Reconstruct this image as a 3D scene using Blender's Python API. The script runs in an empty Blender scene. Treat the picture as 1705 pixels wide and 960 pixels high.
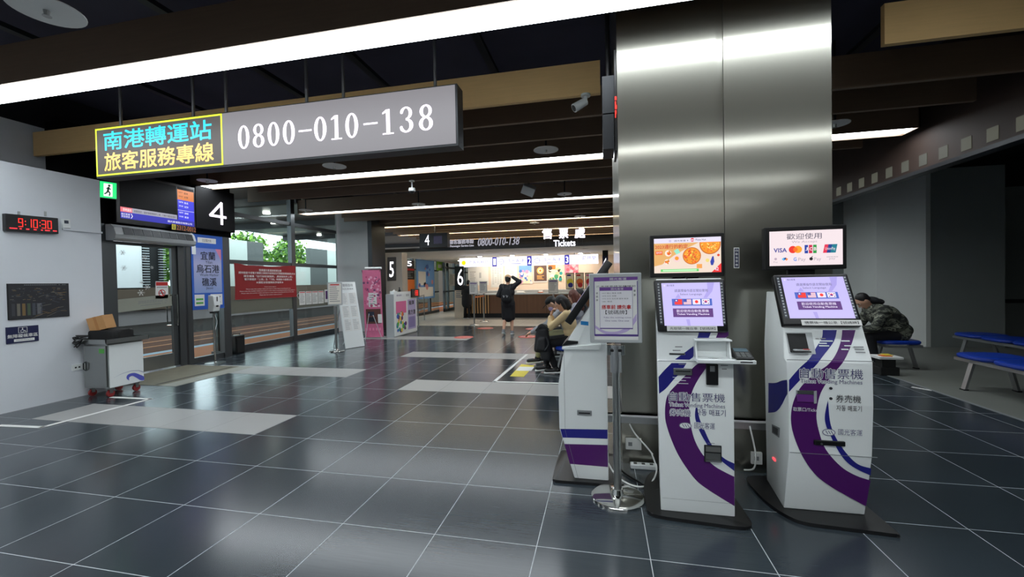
import bpy, bmesh, math, random
from mathutils import Vector, Matrix
S = bpy.context.scene
C = S.collection
random.seed(7)
PI = math.pi

# ------------------------------------------------------------------ camera, world, exposure
EYE = 1.4607                      # camera height above the floor
FPX = 691.563                     # focal length in pixels of the 1705 wide frame
RC = ((0.97753, 0.209993, -0.018397), (-0.210291, 0.977506, -0.016099), (0.014602, 0.019606, 0.999701))
cam_d = bpy.data.cameras.new('camera')
cam_d.sensor_width = 36.0
cam_d.lens = 36.0 * FPX / 1705.0
cam_d.clip_start = 0.05
cam = bpy.data.objects.new('camera', cam_d)
C.objects.link(cam)
cam.matrix_world = Matrix(((RC[0][0], RC[2][0], -RC[1][0], 0), (RC[0][1], RC[2][1], -RC[1][1], 0),
                           (RC[0][2], RC[2][2], -RC[1][2], EYE), (0, 0, 0, 1)))
S.camera = cam
S.view_settings.view_transform = 'Standard'
S.view_settings.look = 'None'
S.view_settings.gamma = 1.0
S.view_settings.use_curve_mapping = False
S.view_settings.exposure = 0.15
S.cycles.use_denoising = True
S.cycles.max_bounces = 7
S.cycles.diffuse_bounces = 4
S.cycles.glossy_bounces = 4
S.cycles.transparent_max_bounces = 10
S.cycles.sample_clamp_indirect = 6.0

world = bpy.data.worlds.new('sky')
S.world = world
world.use_nodes = True
wn = world.node_tree.nodes
bg = wn['Background']
bg.inputs['Color'].default_value = (0.80, 0.90, 1.0, 1)
bg.inputs['Strength'].default_value = 4.0      # overcast daylight outside the glass

STRIP = 15.0      # emission of the ceiling light diffusers
OFFICE = 2.6      # emission of the ticket office downlights


def U(px, py, ax, v):
    """the point on a wall, floor or front plane seen at a pixel of the 1705x960 photograph"""
    a, b = (px - 852.5) / FPX, -(py - 480.0) / FPX
    d = [RC[0][i] * a + RC[1][i] + RC[2][i] * b for i in range(3)]
    o = (0, 0, EYE)
    i = 'xyz'.index(ax)
    t = (v - o[i]) / d[i]
    return Vector([o[k] + d[k] * t for k in range(3)])


# ------------------------------------------------------------------ materials
def lin(c):
    return tuple(((x / 255.0) / 12.92 if x / 255.0 <= 0.04045 else ((x / 255.0 + 0.055) / 1.055) ** 2.4) for x in c[:3]) + (1.0,)


def mat(name, col, rough=0.5, metal=0.0, emit=0.0, spec=0.5, var=0.0, vscale=8.0, bump=0.0, stretch=(1, 1, 1), coat=0.0):
    m = bpy.data.materials.new(name)
    m.use_nodes = True
    nt = m.node_tree
    p = nt.nodes['Principled BSDF']
    c = lin(col)
    p.inputs['Base Color'].default_value = c
    p.inputs['Roughness'].default_value = rough
    p.inputs['Metallic'].default_value = metal
    p.inputs['Specular IOR Level'].default_value = spec
    p.inputs['Coat Weight'].default_value = coat
    if emit:
        p.inputs['Emission Color'].default_value = c
        p.inputs['Emission Strength'].default_value = emit
        p.inputs['Base Color'].default_value = (0.02, 0.02, 0.02, 1)
    if var or bump:
        tc = nt.nodes.new('ShaderNodeTexCoord')
        mp = nt.nodes.new('ShaderNodeMapping')
        mp.inputs['Scale'].default_value = stretch
        nz = nt.nodes.new('ShaderNodeTexNoise')
        nz.inputs['Scale'].default_value = vscale
        nz.inputs['Detail'].default_value = 4
        nt.links.new(tc.outputs['Object'], mp.inputs['Vector'])
        nt.links.new(mp.outputs['Vector'], nz.inputs['Vector'])
        if var:
            mx = nt.nodes.new('ShaderNodeMix')
            mx.data_type = 'RGBA'
            mx.inputs[6].default_value = tuple(max(0, x * (1 - var)) for x in c[:3]) + (1,)
            mx.inputs[7].default_value = tuple(min(1, x * (1 + var)) for x in c[:3]) + (1,)
            nt.links.new(nz.outputs['Fac'], mx.inputs[0])
            nt.links.new(mx.outputs[2], p.inputs['Base Color'])
        if bump:
            bp = nt.nodes.new('ShaderNodeBump')
            bp.inputs['Strength'].default_value = bump
            bp.inputs['Distance'].default_value = 0.01
            nt.links.new(nz.outputs['Fac'], bp.inputs['Height'])
            nt.links.new(bp.outputs['Normal'], p.inputs['Normal'])
    return m


def lamp_mat(name, col, strength):
    m = bpy.data.materials.new(name)
    m.use_nodes = True
    nt = m.node_tree
    nt.nodes.remove(nt.nodes['Principled BSDF'])
    e = nt.nodes.new('ShaderNodeEmission')
    e.inputs['Color'].default_value = lin(col)
    e.inputs['Strength'].default_value = strength
    nt.links.new(e.outputs[0], nt.nodes['Material Output'].inputs['Surface'])
    return m


def glass_mat(name, tint=(235, 242, 240), refl=0.06, haze=0.0):
    m = bpy.data.materials.new(name)
    m.use_nodes = True
    nt = m.node_tree
    nt.nodes.remove(nt.nodes['Principled BSDF'])
    t = nt.nodes.new('ShaderNodeBsdfTransparent')
    t.inputs['Color'].default_value = lin(tint)
    g = nt.nodes.new('ShaderNodeBsdfGlossy')
    g.inputs['Roughness'].default_value = 0.02
    lw = nt.nodes.new('ShaderNodeLayerWeight')
    lw.inputs['Blend'].default_value = 0.5
    pw = nt.nodes.new('ShaderNodeMath')
    pw.operation = 'POWER'
    nt.links.new(lw.outputs['Facing'], pw.inputs[0])
    pw.inputs[1].default_value = 4.0
    fr = nt.nodes.new('ShaderNodeMath')
    fr.operation = 'MULTIPLY_ADD'
    nt.links.new(pw.outputs[0], fr.inputs[0])
    fr.inputs[1].default_value = 0.22
    fr.inputs[2].default_value = 0.02
    mx = nt.nodes.new('ShaderNodeMixShader')
    nt.links.new(fr.outputs[0], mx.inputs[0])
    nt.links.new(t.outputs[0], mx.inputs[1])
    nt.links.new(g.outputs[0], mx.inputs[2])
    out = mx
    if haze:
        df = nt.nodes.new('ShaderNodeBsdfDiffuse')
        df.inputs['Color'].default_value = lin((225, 228, 220))
        m2 = nt.nodes.new('ShaderNodeMixShader')
        m2.inputs[0].default_value = haze
        nt.links.new(mx.outputs[0], m2.inputs[1])
        nt.links.new(df.outputs[0], m2.inputs[2])
        out = m2
    nt.links.new(out.outputs[0], nt.nodes['Material Output'].inputs['Surface'])
    return m


def tile_mat(name, ca, cb, grout, rough, size=0.6, ox=-0.3697, oy=2.242, gw=0.0035, spec=0.5, grain=0.35):
    """square tiles with thin pale joints, laid on the building's grid"""
    m = bpy.data.materials.new(name)
    m.use_nodes = True
    nt = m.node_tree
    N, L = nt.nodes.new, nt.links.new
    p = nt.nodes['Principled BSDF']
    geo = N('ShaderNodeNewGeometry')
    sep = N('ShaderNodeSeparateXYZ')
    L(geo.outputs['Position'], sep.inputs[0])

    def math_(op, a, b=None, c=None):
        n = N('ShaderNodeMath')
        n.operation = op
        for i, x in enumerate((a, b, c)):
            if x is None:
                continue
            if isinstance(x, (int, float)):
                n.inputs[i].default_value = x
            else:
                L(x, n.inputs[i])
        return n.outputs[0]
    cells, lines = [], []
    for k, off in (('X', ox), ('Y', oy)):
        q = math_('DIVIDE', math_('SUBTRACT', sep.outputs[k], off), size)
        cells.append(math_('FLOOR', q))
        fr = math_('SUBTRACT', q, math_('FLOOR', q))
        d = math_('MINIMUM', fr, math_('SUBTRACT', 1.0, fr))
        lines.append(math_('LESS_THAN', d, gw / size))
    line = math_('MAXIMUM', lines[0], lines[1])
    cx = N('ShaderNodeCombineXYZ')
    L(cells[0], cx.inputs[0])
    L(cells[1], cx.inputs[1])
    wn_ = N('ShaderNodeTexWhiteNoise')
    wn_.noise_dimensions = '3D'
    L(cx.outputs[0], wn_.inputs['Vector'])
    mp = N('ShaderNodeMapping')
    mp.inputs['Scale'].default_value = (1.5, 32.0, 1.0)
    L(geo.outputs['Position'], mp.inputs['Vector'])
    nz = N('ShaderNodeTexNoise')
    nz.inputs['Scale'].default_value = 2.5
    nz.inputs['Detail'].default_value = 5
    L(mp.outputs[0], nz.inputs['Vector'])
    mixf = math_('ADD', math_('MULTIPLY', wn_.outputs['Value'], 1 - grain), math_('MULTIPLY', nz.outputs['Fac'], grain))
    mx = N('ShaderNodeMix')
    mx.data_type = 'RGBA'
    mx.inputs[6].default_value = lin(ca)
    mx.inputs[7].default_value = lin(cb)
    L(mixf, mx.inputs[0])
    m2 = N('ShaderNodeMix')
    m2.data_type = 'RGBA'
    L(line, m2.inputs[0])
    L(mx.outputs[2], m2.inputs[6])
    m2.inputs[7].default_value = lin(grout)
    L(m2.outputs[2], p.inputs['Base Color'])
    rr = math_('ADD', math_('MULTIPLY', nz.outputs['Fac'], 0.01), rough - 0.005)
    L(math_('MAXIMUM', rr, math_('MULTIPLY', line, 0.6)), p.inputs['Roughness'])
    p.inputs['Specular IOR Level'].default_value = spec
    bp = N('ShaderNodeBump')
    bp.inputs['Strength'].default_value = 0.0
    bp.inputs['Distance'].default_value = 0.002
    L(nz.outputs['Fac'], bp.inputs['Height'])
    L(bp.outputs['Normal'], p.inputs['Normal'])
    return m


# ------------------------------------------------------------------ mesh builder
ORG = {}          # world origin of every object that can be a parent


class G:
    def __init__(self):
        self.bm = bmesh.new()
        self.mats = []
        self.cur = 0

    def m(self, material):
        if material not in self.mats:
            self.mats.append(material)
        self.cur = self.mats.index(material)
        return self

    def _f(self, vs):
        try:
            f = self.bm.faces.new(vs)
            f.material_index = self.cur
            return f
        except ValueError:
            return None

    def v(self, p):
        return self.bm.verts.new(p)

    def quad(self, pts):
        return self._f([self.v(p) for p in pts])

    def box(self, x0, y0, z0, x1, y1, z1, bev=0.0, seg=2):
        x0, x1 = sorted((x0, x1)); y0, y1 = sorted((y0, y1)); z0, z1 = sorted((z0, z1))
        return self.hexa([(x0, y0, z0), (x1, y0, z0), (x1, y1, z0), (x0, y1, z0),
                          (x0, y0, z1), (x1, y0, z1), (x1, y1, z1), (x0, y1, z1)], bev, seg)

    def hexa(self, p, bev=0.0, seg=2):
        vs = [self.v(q) for q in p]
        fs = [self._f([vs[i] for i in f]) for f in ((3, 2, 1, 0), (4, 5, 6, 7), (0, 1, 5, 4), (1, 2, 6, 5), (2, 3, 7, 6), (3, 0, 4, 7))]
        if bev:
            es = list({e for f in fs if f for e in f.edges})
            r = bmesh.ops.bevel(self.bm, geom=es, offset=bev, segments=seg, affect='EDGES', profile=0.5)
            for f in r['faces']:
                f.material_index = self.cur
        return self

    def prism(self, pts, ext, bev=0.0, seg=2):
        """polygon of 3D points pushed along ext"""
        ext = Vector(ext)
        a = [self.v(p) for p in pts]
        b = [self.v(Vector(p) + ext) for p in pts]
        n = len(pts)
        fs = [self._f(a[::-1]), self._f(b)]
        for i in range(n):
            fs.append(self._f([a[i], a[(i + 1) % n], b[(i + 1) % n], b[i]]))
        if bev:
            es = list({e for f in fs if f for e in f.edges})
            r = bmesh.ops.bevel(self.bm, geom=es, offset=bev, segments=seg, affect='EDGES', profile=0.5)
            for f in r['faces']:
                f.material_index = self.cur
        return self

    def cyl(self, p0, p1, r0, r1=None, seg=16, caps=True):
        p0, p1 = Vector(p0), Vector(p1)
        r1 = r0 if r1 is None else r1
        d = (p1 - p0).normalized()
        a = d.orthogonal().normalized()
        b = d.cross(a)
        A, B = [], []
        for i in range(seg):
            t = 2 * PI * i / seg
            o = a * math.cos(t) + b * math.sin(t)
            A.append(self.v(p0 + o * r0)); B.append(self.v(p1 + o * r1))
        for i in range(seg):
            self._f([A[i], A[(i + 1) % seg], B[(i + 1) % seg], B[i]])
        if caps:
            self._f(A[::-1]); self._f(B)
        return self

    def tube(self, pts, r, seg=8, sm=0):
        pts = [Vector(p) for p in pts]
        if sm:
            pts = smooth_path(pts, sm)
        rings = []
        ref = None
        for i, p in enumerate(pts):
            d = (pts[min(i + 1, len(pts) - 1)] - pts[max(i - 1, 0)]).normalized()
            if ref is None:
                ref = d.orthogonal().normalized()
            ref = (ref - d * ref.dot(d)).normalized()
            b = d.cross(ref)
            rings.append([self.v(p + (ref * math.cos(2 * PI * k / seg) + b * math.sin(2 * PI * k / seg)) * r) for k in range(seg)])
        for A, B in zip(rings, rings[1:]):
            for k in range(seg):
                self._f([A[k], A[(k + 1) % seg], B[(k + 1) % seg], B[k]])
        self._f(rings[0][::-1]); self._f(rings[-1])
        return self

    def lathe(self, c, prof, seg=32, axis=(0, 0, 1), sx=1.0, sy=1.0):
        c = Vector(c)
        z = Vector(axis).normalized()
        a = Vector((1, 0, 0)) if abs(z.z) > 0.9 else z.orthogonal().normalized()
        b = z.cross(a)
        rings = []
        for r, h in prof:
            if r < 1e-6:
                rings.append([self.v(c + z * h)])
            else:
                rings.append([self.v(c + z * h + (a * sx * math.cos(2 * PI * k / seg) + b * sy * math.sin(2 * PI * k / seg)) * r) for k in range(seg)])
        for A, B in zip(rings, rings[1:]):
            for k in range(seg):
                k2 = (k + 1) % seg
                if len(A) == 1 and len(B) == 1:
                    continue
                if len(A) == 1:
                    self._f([A[0], B[k2], B[k]])
                elif len(B) == 1:
                    self._f([A[k], A[k2], B[0]])
                else:
                    self._f([A[k], A[k2], B[k2], B[k]])
        if len(rings[0]) > 1:
            self._f(rings[0][::-1])
        if len(rings[-1]) > 1:
            self._f(rings[-1])
        return self

    def ell(self, c, rx, ry, rz, rot=None, seg=20, rings=12):
        mtx = Matrix.Translation(Vector(c)) @ ((rot or Matrix.Identity(3)).to_4x4()) @ Matrix.Diagonal((rx, ry, rz, 1))
        r = bmesh.ops.create_uvsphere(self.bm, u_segments=seg, v_segments=rings, radius=1.0, matrix=mtx)
        for f in {f for v in r['verts'] for f in v.link_faces}:
            f.material_index = self.cur
        return self

    def caps(self, p0, p1, r0, r1=None, seg=14):
        """tapered capsule"""
        r1 = r0 if r1 is None else r1
        p0, p1 = Vector(p0), Vector(p1)
        ax = (p1 - p0)
        L = ax.length
        if L < 1e-5:
            return self.ell(p0, r0, r0, r0)
        prof = [(0, -r0)] + [(r0 * math.cos(t), r0 * math.sin(t)) for t in (-1.1, -0.7, -0.3, 0)]
        prof += [(r1 * math.cos(t), L + r1 * math.sin(t)) for t in (0, 0.3, 0.7, 1.1)] + [(0, L + r1)]
        return self.lathe(p0, prof, seg, ax)

    def text(self, s, O, u, v, w, h, bold=0.0, n=None, depth=0.0, fit=True):
        """lettering centred on O in the plane u (right), v (up), filling w x h"""
        verts, faces, bb = glyphs(s)
        if not verts:
            return self
        x0, y0, x1, y1 = bb
        sx = w / max(1e-6, x1 - x0)
        sy = h / max(1e-6, y1 - y0)
        if not fit:
            sx = sy = min(sx, sy)
        cx, cy = (x0 + x1) / 2, (y0 + y1) / 2
        O, u, v = Vector(O), Vector(u), Vector(v)
        fs = []
        e = bold * h * 1.2
        nn_ = u.cross(v).normalized() * 0.00012
        for k, (ex, ey) in enumerate(((0, 0),) if not bold else ((-e, -e), (e, -e), (e, e), (-e, e))):
            vs = [self.v(O + nn_ * k + u * ((x - cx) * sx + ex) + v * ((y - cy) * sy + ey)) for x, y in verts]
            fs += [self._f([vs[i] for i in f]) for f in faces]
        if depth:
            nn = Vector(n) if n else u.cross(v)
            r = bmesh.ops.extrude_face_region(self.bm, geom=[f for f in fs if f])
            bmesh.ops.translate(self.bm, vec=nn * depth, verts=[g for g in r['geom'] if isinstance(g, bmesh.types.BMVert)])
            for g in r['geom']:
                if isinstance(g, bmesh.types.BMFace):
                    g.material_index = self.cur
        return self

    def xform(self, M4):
        bmesh.ops.transform(self.bm, matrix=M4, verts=self.bm.verts)
        return self

    def out(self, name, parent=None, at=None, smooth=False, normals=True):
        me = bpy.data.meshes.new(name)
        if normals:
            bmesh.ops.recalc_face_normals(self.bm, faces=self.bm.faces)
        if at is None:
            at = ORG.get(parent.name, Vector((0, 0, 0))) if parent else Vector((0, 0, 0))
        at = Vector(at)
        if at.length > 0:
            bmesh.ops.translate(self.bm, vec=-at, verts=self.bm.verts)
        self.bm.to_mesh(me)
        self.bm.free()
        for mm in self.mats:
            me.materials.append(mm)
        if smooth:
            me.polygons.foreach_set('use_smooth', [True] * len(me.polygons))
            try:
                me.set_sharp_from_angle(angle=math.radians(40))
            except Exception:
                pass
        o = bpy.data.objects.new(name, me)
        C.objects.link(o)
        if parent:
            o.parent = parent
            ORG[o.name] = ORG.get(parent.name, Vector((0, 0, 0)))
        else:
            o.location = at
            ORG[o.name] = at
        return o


def smooth_path(pts, n=6, closed=False):
    """Catmull-Rom through the points"""
    P = [Vector(p) for p in pts]
    out = []
    m = len(P)
    for i in range(m if closed else m - 1):
        g = lambda k: P[k % m] if closed else P[max(0, min(m - 1, k))]
        p0, p1, p2, p3 = g(i - 1), g(i), g(i + 1), g(i + 2)
        for k in range(n):
            t = k / n
            out.append(0.5 * ((2 * p1) + (p2 - p0) * t + (2 * p0 - 5 * p1 + 4 * p2 - p3) * t * t + (3 * p1 - p0 - 3 * p2 + p3) * t ** 3))
    if not closed:
        out.append(P[-1])
    return out


_gl = {}


def glyphs(s):
    key = s
    if key not in _gl:
        cu = bpy.data.curves.new('lettering', 'FONT')
        cu.body = s
        cu.resolution_u = 2
        ob = bpy.data.objects.new("lettering", cu)
        C.objects.link(ob)
        dg = bpy.context.evaluated_depsgraph_get()
        me = bpy.data.meshes.new_from_object(ob.evaluated_get(dg))
        vs = [(q.co.x, q.co.y) for q in me.vertices]
        fs = [tuple(p.vertices) for p in me.polygons]
        bb = (min(q[0] for q in vs), min(q[1] for q in vs), max(q[0] for q in vs), max(q[1] for q in vs)) if vs else (0, 0, 1, 1)
        bpy.data.objects.remove(ob)
        bpy.data.curves.remove(cu)
        bpy.data.meshes.remove(me)
        _gl[key] = (vs, fs, bb)
    return _gl[key]


class Panel:
    """a flat printed or lit face: x runs 0..1 to the viewer's right, y runs 0..1 downwards"""
    def __init__(self, g, TL, TR, BL, step=0.0008, BR=None):
        self.g = g
        self.BR = Vector(BR) if BR is not None else None
        TL, TR, BL = Vector(TL), Vector(TR), Vector(BL)
        self.O, self.W, self.H = TL, (TR - TL).length, (BL - TL).length
        self.u = (TR - TL).normalized()
        self.v = (TL - BL).normalized()
        self.n = self.u.cross(self.v).normalized()
        self.step = step

    def p(self, x, y, k=0):
        if self.BR is not None:
            TL, TR, BL = self.O, self.O + self.u * self.W, self.O - self.v * self.H
            return (TL * (1 - x) + TR * x) * (1 - y) + (BL * (1 - x) + self.BR * x) * y + self.n * (k * self.step)
        return self.O + self.u * (x * self.W) - self.v * (y * self.H) + self.n * (k * self.step)

    def slab(self, thick, material, bev=0.0, pad=0.0):
        self.g.m(material)
        e = pad
        q = [self.p(0, 0) - self.u * e + self.v * e, self.p(1, 0) + self.u * e + self.v * e,
             self.p(1, 1) + self.u * e - self.v * e, self.p(0, 1) - self.u * e - self.v * e]
        self.g.prism([x - self.n * thick for x in q], self.n * (thick - 0.0006), bev)
        return self

    def rect(self, x0, y0, x1, y1, material, k=1):
        self.g.m(material)
        self.g.quad([self.p(x0, y0, k), self.p(x0, y1, k), self.p(x1, y1, k), self.p(x1, y0, k)])
        return self

    def poly(self, pts, material, k=1):
        self.g.m(material)
        self.g.quad([self.p(x, y, k) for x, y in pts])
        return self

    def circ(self, cx, cy, r, material, k=1, seg=24, ry=None):
        self.g.m(material)
        a = self.W / self.H
        self.g.quad([self.p(cx + r / a * math.cos(2 * PI * i / seg), cy + (ry or r) * math.sin(2 * PI * i / seg), k) for i in range(seg)])
        return self

    def text(self, s, x0, y0, x1, y1, material, k=2, bold=0.0, fit=True):
        self.g.m(material)
        self.g.text(s, self.p((x0 + x1) / 2, (y0 + y1) / 2, k), self.u, self.v, (x1 - x0) * self.W, (y1 - y0) * self.H, bold, fit=fit)
        return self

    def lines(self, x0, y0, x1, y1, n, material, k=2, fill=0.55, seed=1, dash=0.0):
        """unreadably small print: rows of short strokes"""
        rr = random.Random(seed)
        h = (y1 - y0) / n
        for i in range(n):
            y = y0 + h * i
            if dash:
                x = x0
                while x < x1:
                    self.rect(x, y, min(x1, x + dash * 0.75), y + h * fill, material, k)
                    x += dash * (1 if rr.random() < 0.9 else 2)
            else:
                self.rect(x0, y, x1 - (x1 - x0) * rr.random() * 0.4, y + h * fill, material, k)
        return self


def tag(o, label, cat, group=None, kind=None):
    o['label'] = label
    o['category'] = cat
    if group:
        o['group'] = group
    if kind:
        o['kind'] = kind
    return o


def thing(name, label, cat, loc, group=None):
    o = bpy.data.objects.new(name, None)
    o.empty_display_size = 0.1
    C.objects.link(o)
    o.location = Vector(loc)
    ORG[o.name] = Vector(loc)
    return tag(o, label, cat, group)


def struct(o):
    o['kind'] = 'structure'
    return o


def sbox(name, material, *b, bev=0.0, parent=None):
    o = G().m(material).box(*b, bev=bev).out(name, parent)
    return struct(o) if not parent else o


# ------------------------------------------------------------------ palette
M = {}
def dm(k, *a, **kw):
    M[k] = mat(k, *a, **kw)
dm('wall', (218, 222, 228), 0.75, var=0.03, vscale=3, bump=0.02)
dm('wall_grey', (132, 138, 136), 0.8, var=0.05, vscale=2)
dm('wall_dark', (22, 22, 27), 0.8)
dm('slab', (62, 60, 76), 0.85, var=0.3, vscale=1.5)
dm('beam', (118, 97, 79), 0.55, var=0.12, vscale=3, stretch=(1, 20, 20))
dm('beam_lit', (236, 196, 134), 0.5, var=0.08, vscale=3, stretch=(1, 20, 20))  # lit copy of the beam wood, glow of the strip put into its colour
dm('steel', (165, 167, 165), 0.30, metal=1.0)
dm('chrome', (205, 205, 202), 0.10, metal=1.0)
dm('alu', (170, 172, 174), 0.35, metal=0.9)
dm('frame', (92, 95, 97), 0.38, metal=0.75)
dm('frame_dark', (44, 46, 49), 0.45, metal=0.4)
dm('rail', (118, 120, 108), 0.5, metal=0.3)
dm('black', (14, 14, 16), 0.35)
dm('black_matte', (18, 18, 19), 0.7)
dm('rubber', (24, 24, 25), 0.6)
dm('white', (232, 236, 236), 0.35, coat=0.2)
dm('white_matte', (225, 226, 224), 0.7)
dm('paper', (228, 228, 226), 0.8)
dm('grey', (128, 131, 133), 0.5)
dm('lgrey', (178, 182, 184), 0.5)
dm('purple', (76, 14, 98), 0.35)
dm('navy', (30, 30, 126), 0.35)
dm('navy_dark', (20, 26, 70), 0.5)
dm('ink', (40, 40, 46), 0.6)
dm('ink_grey', (128, 128, 132), 0.6)
dm('ink_purple', (90, 60, 130), 0.6)
dm('red', (196, 36, 34), 0.5)
dm('blue', (38, 92, 190), 0.5)
dm('orange', (226, 120, 50), 0.5)
dm('yellow', (226, 208, 70), 0.5)
dm('green', (84, 170, 70), 0.5)
dm('teal', (40, 150, 150), 0.5)
dm('pink', (222, 110, 160), 0.5)
dm('tape', (225, 226, 224), 0.6)
M['glass'] = glass_mat('glass')
M['frost'] = glass_mat('frost', haze=0.7)
M['brushed'] = mat('brushed', (186, 184, 174), 0.14, metal=1.0, bump=0.02, vscale=1.2, stretch=(1, 1, 1.6), var=0.05)
_nt = M['brushed'].node_tree
_tg = _nt.nodes.new('ShaderNodeTangent')
_tg.direction_type = 'RADIAL'
_tg.axis = 'Z'
_nt.nodes['Principled BSDF'].inputs['Anisotropic'].default_value = 0.6
_p = _nt.nodes['Principled BSDF']
_nt.links.new(_tg.outputs[0], _p.inputs['Tangent'])
# the grain of the sheet scatters most of the light widely, the polish keeps a sharper lobe
_q = _nt.nodes.new('ShaderNodeBsdfPrincipled')
_q.inputs['Base Color'].default_value = lin((142, 141, 132))
_q.inputs['Metallic'].default_value = 1.0
_q.inputs['Roughness'].default_value = 0.40
_q.inputs['Anisotropic'].default_value = 0.7
_nt.links.new(_tg.outputs[0], _q.inputs['Tangent'])
_mx = _nt.nodes.new('ShaderNodeMixShader')
_mx.inputs[0].default_value = 0.6
_nt.links.new(_p.outputs[0], _mx.inputs[1])
_nt.links.new(_q.outputs[0], _mx.inputs[2])
_nt.links.new(_mx.outputs[0], _nt.nodes['Material Output'].inputs['Surface'])
M['floor'] = tile_mat('floor', (36, 43, 49), (58, 67, 73), (172, 178, 182), 0.20, spec=0.62, gw=0.0023, grain=0.6)
M['inlay'] = tile_mat('inlay', (150, 150, 149), (163, 163, 161), (140, 140, 138), 0.38, oy=2.242)
M['floor_light'] = tile_mat('floor_light', (208, 202, 190), (218, 212, 200), (160, 155, 146), 0.3)
M['concrete'] = mat('concrete', (112, 114, 108), 0.55, var=0.12, vscale=1.8)
for k, c, s in (('e_white', (255, 255, 255), 1.0), ('e_lav', (206, 196, 255), 0.95), ('e_red', (255, 40, 30), 2.2),
                ('e_cyan', (20, 214, 245), 1.3), ('e_gold', (255, 214, 110), 1.3), ('e_lime', (220, 240, 50), 1.3),
                ('e_blue', (50, 50, 210), 1.1), ('e_green', (30, 220, 120), 1.2), ('e_orange', (235, 130, 40), 0.8),
                ('e_led', (128, 126, 130), 0.75), ('e_digit', (246, 236, 255), 2.0), ('e_sign', (245, 245, 255), 1.5),
                ('e_navy', (40, 40, 170), 1.0), ('e_grey', (175, 175, 190), 0.8), ('e_pink', (240, 120, 130), 0.9)):
    M[k] = mat(k, c, 0.4, emit=s)
M['strip'] = lamp_mat('strip', (238, 246, 251), STRIP)
M['strip_far'] = lamp_mat('strip_far', (255, 240, 205), STRIP * 0.6)
M['strip_near'] = lamp_mat('strip_near', (238, 246, 249), STRIP * 1.15)
M['down_out'] = lamp_mat('down_out', (255, 250, 240), 14.0)
M['down'] = lamp_mat('down', (255, 238, 214), 45.0)

# ================================================================== SETTING
HB = 3.4                                   # underside of the ceiling beams
GX = -8.1                                  # the glazed wall
g = G().m(M['floor'])
g.box(-8.1, -13, -0.1, 4.05, 13.4, 0)
struct(g.out('floor'))
sbox('floor_office', M['floor_light'], -8.1, 13.4, -0.1, 4.05, 18.4, 0.0)
sbox('floor_concrete', M['concrete'], 4.05, -13, -0.1, 13.0, 20.0, 0.0)
sbox('trim_1', M['grey'], 4.03, -13, 0.0, 4.07, 13.4, 0.004)
for x0, y0, n in ((-6.37, 3.442, 5), (-6.97, 5.842, 5), (-2.77, 5.242, 5), (-3.97, 7.642, 5), (-6.37, 10.042, 5), (-1.57, 10.642, 2)):
    sbox('floor_inlay', M['inlay'], x0, y0, 0.0, x0 + 0.6 * n, y0 + 0.6, 0.002)

sbox('wall_left', M['wall'], -9.6, -13, 0, -7.0, 4.6, 3.02)
sbox('wall_left_top', M['wall'], -9.6, -13, 3.02, -8.02, 4.6, 3.85)
sbox('wall_left_head', M['wall_dark'], -9.6, -13, 3.85, -8.0, 4.6, 4.4)
sbox('wall_back', M['wall_grey'], -9.6, -13.2, 0, 13.0, -13.0, 4.4)
sbox('ceiling', M['slab'], -9.6, -13, 4.4, 13.0, 22, 4.5)
sbox('wall_front', M['wall_dark'], -8.1, 18.6, 2.7, 4.3, 18.8, 4.4)
sbox('wall_office', mat('office_wall', (226, 208, 192), 0.7), -5.6, 18.4, 0, 4.3, 18.6, 2.7)
# ticket office soffit with recessed lights
gs = G().m(M['white_matte'])
gs.box(-8.1, 13.4, 2.55, 0.9, 18.4, 2.66)
gs.m(M['black']).box(-8.1, 13.36, 2.56, 0.9, 13.4, 2.68)
struct(gs.out('ceiling_office'))
# duct work and cable trays up in the dark plenum
for i, (x0, x1, y, w) in enumerate(((-6.8, 3.5, 2.1, 0.10), (-6.8, 0, 4.05, 0.06), (-6.5, 3.5, 1.3, 0.3), (-7.5, 3.5, 8.8, 0.12))):
    sbox('trim_%d' % (i + 2), M['frame_dark'], x0, y, 4.05, x1, y + w, 4.12)
for x in (-6.0, -4.2, -2.9, -1.35, 0.9, 3.0):
    sbox('trim_6', M['frame_dark'], x, -3, 4.15, x + 0.09, 13, 4.2)

# beams across the hall
def beam(x0, x1, y, w=0.05, h=0.34, m='beam'):
    sbox('ceiling_beam', M[m], x0, y - w / 2, HB, x1, y + w / 2, HB + h)
beam(-7.98, 0.02, 4.47, m='beam_lit'); beam(2.36, 4.2, 4.14, m='beam_lit')
for y, x0, x1 in ((5.04, -5.6, 0.04), (5.71, -6.6, 0.04), (4.99, 0.9, 4.1), (5.72, 0.9, 4.15),
                  (7.33, -6.9, 3.9), (8.1, -7.9, 3.7), (10.75, -7.3, 2.9), (11.45, -7.7, 2.9), (12.2, -7.9, 2.9), (14.3, -7.9, 2.5), (14.9, -7.9, 2.5),
                  (16.2, -7.9, 2.5), (17.0, -7.9, 2.5), (1.6, -6.9, 4.1), (0.9, -6.9, 4.1), (-.5, -6.9, 4.1), (-1.2, -6.9, 4.1), (-1.9, -6.9, 4.1),
                  (-3.2, -6.9, 4.1), (-4.0, -6.9, 4.1), (-6.0, -6.9, 4.1), (-8.2, -6.9, 4.1), (-9, -6.9, 4.1)):
    beam(x0, x1, y)

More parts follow.
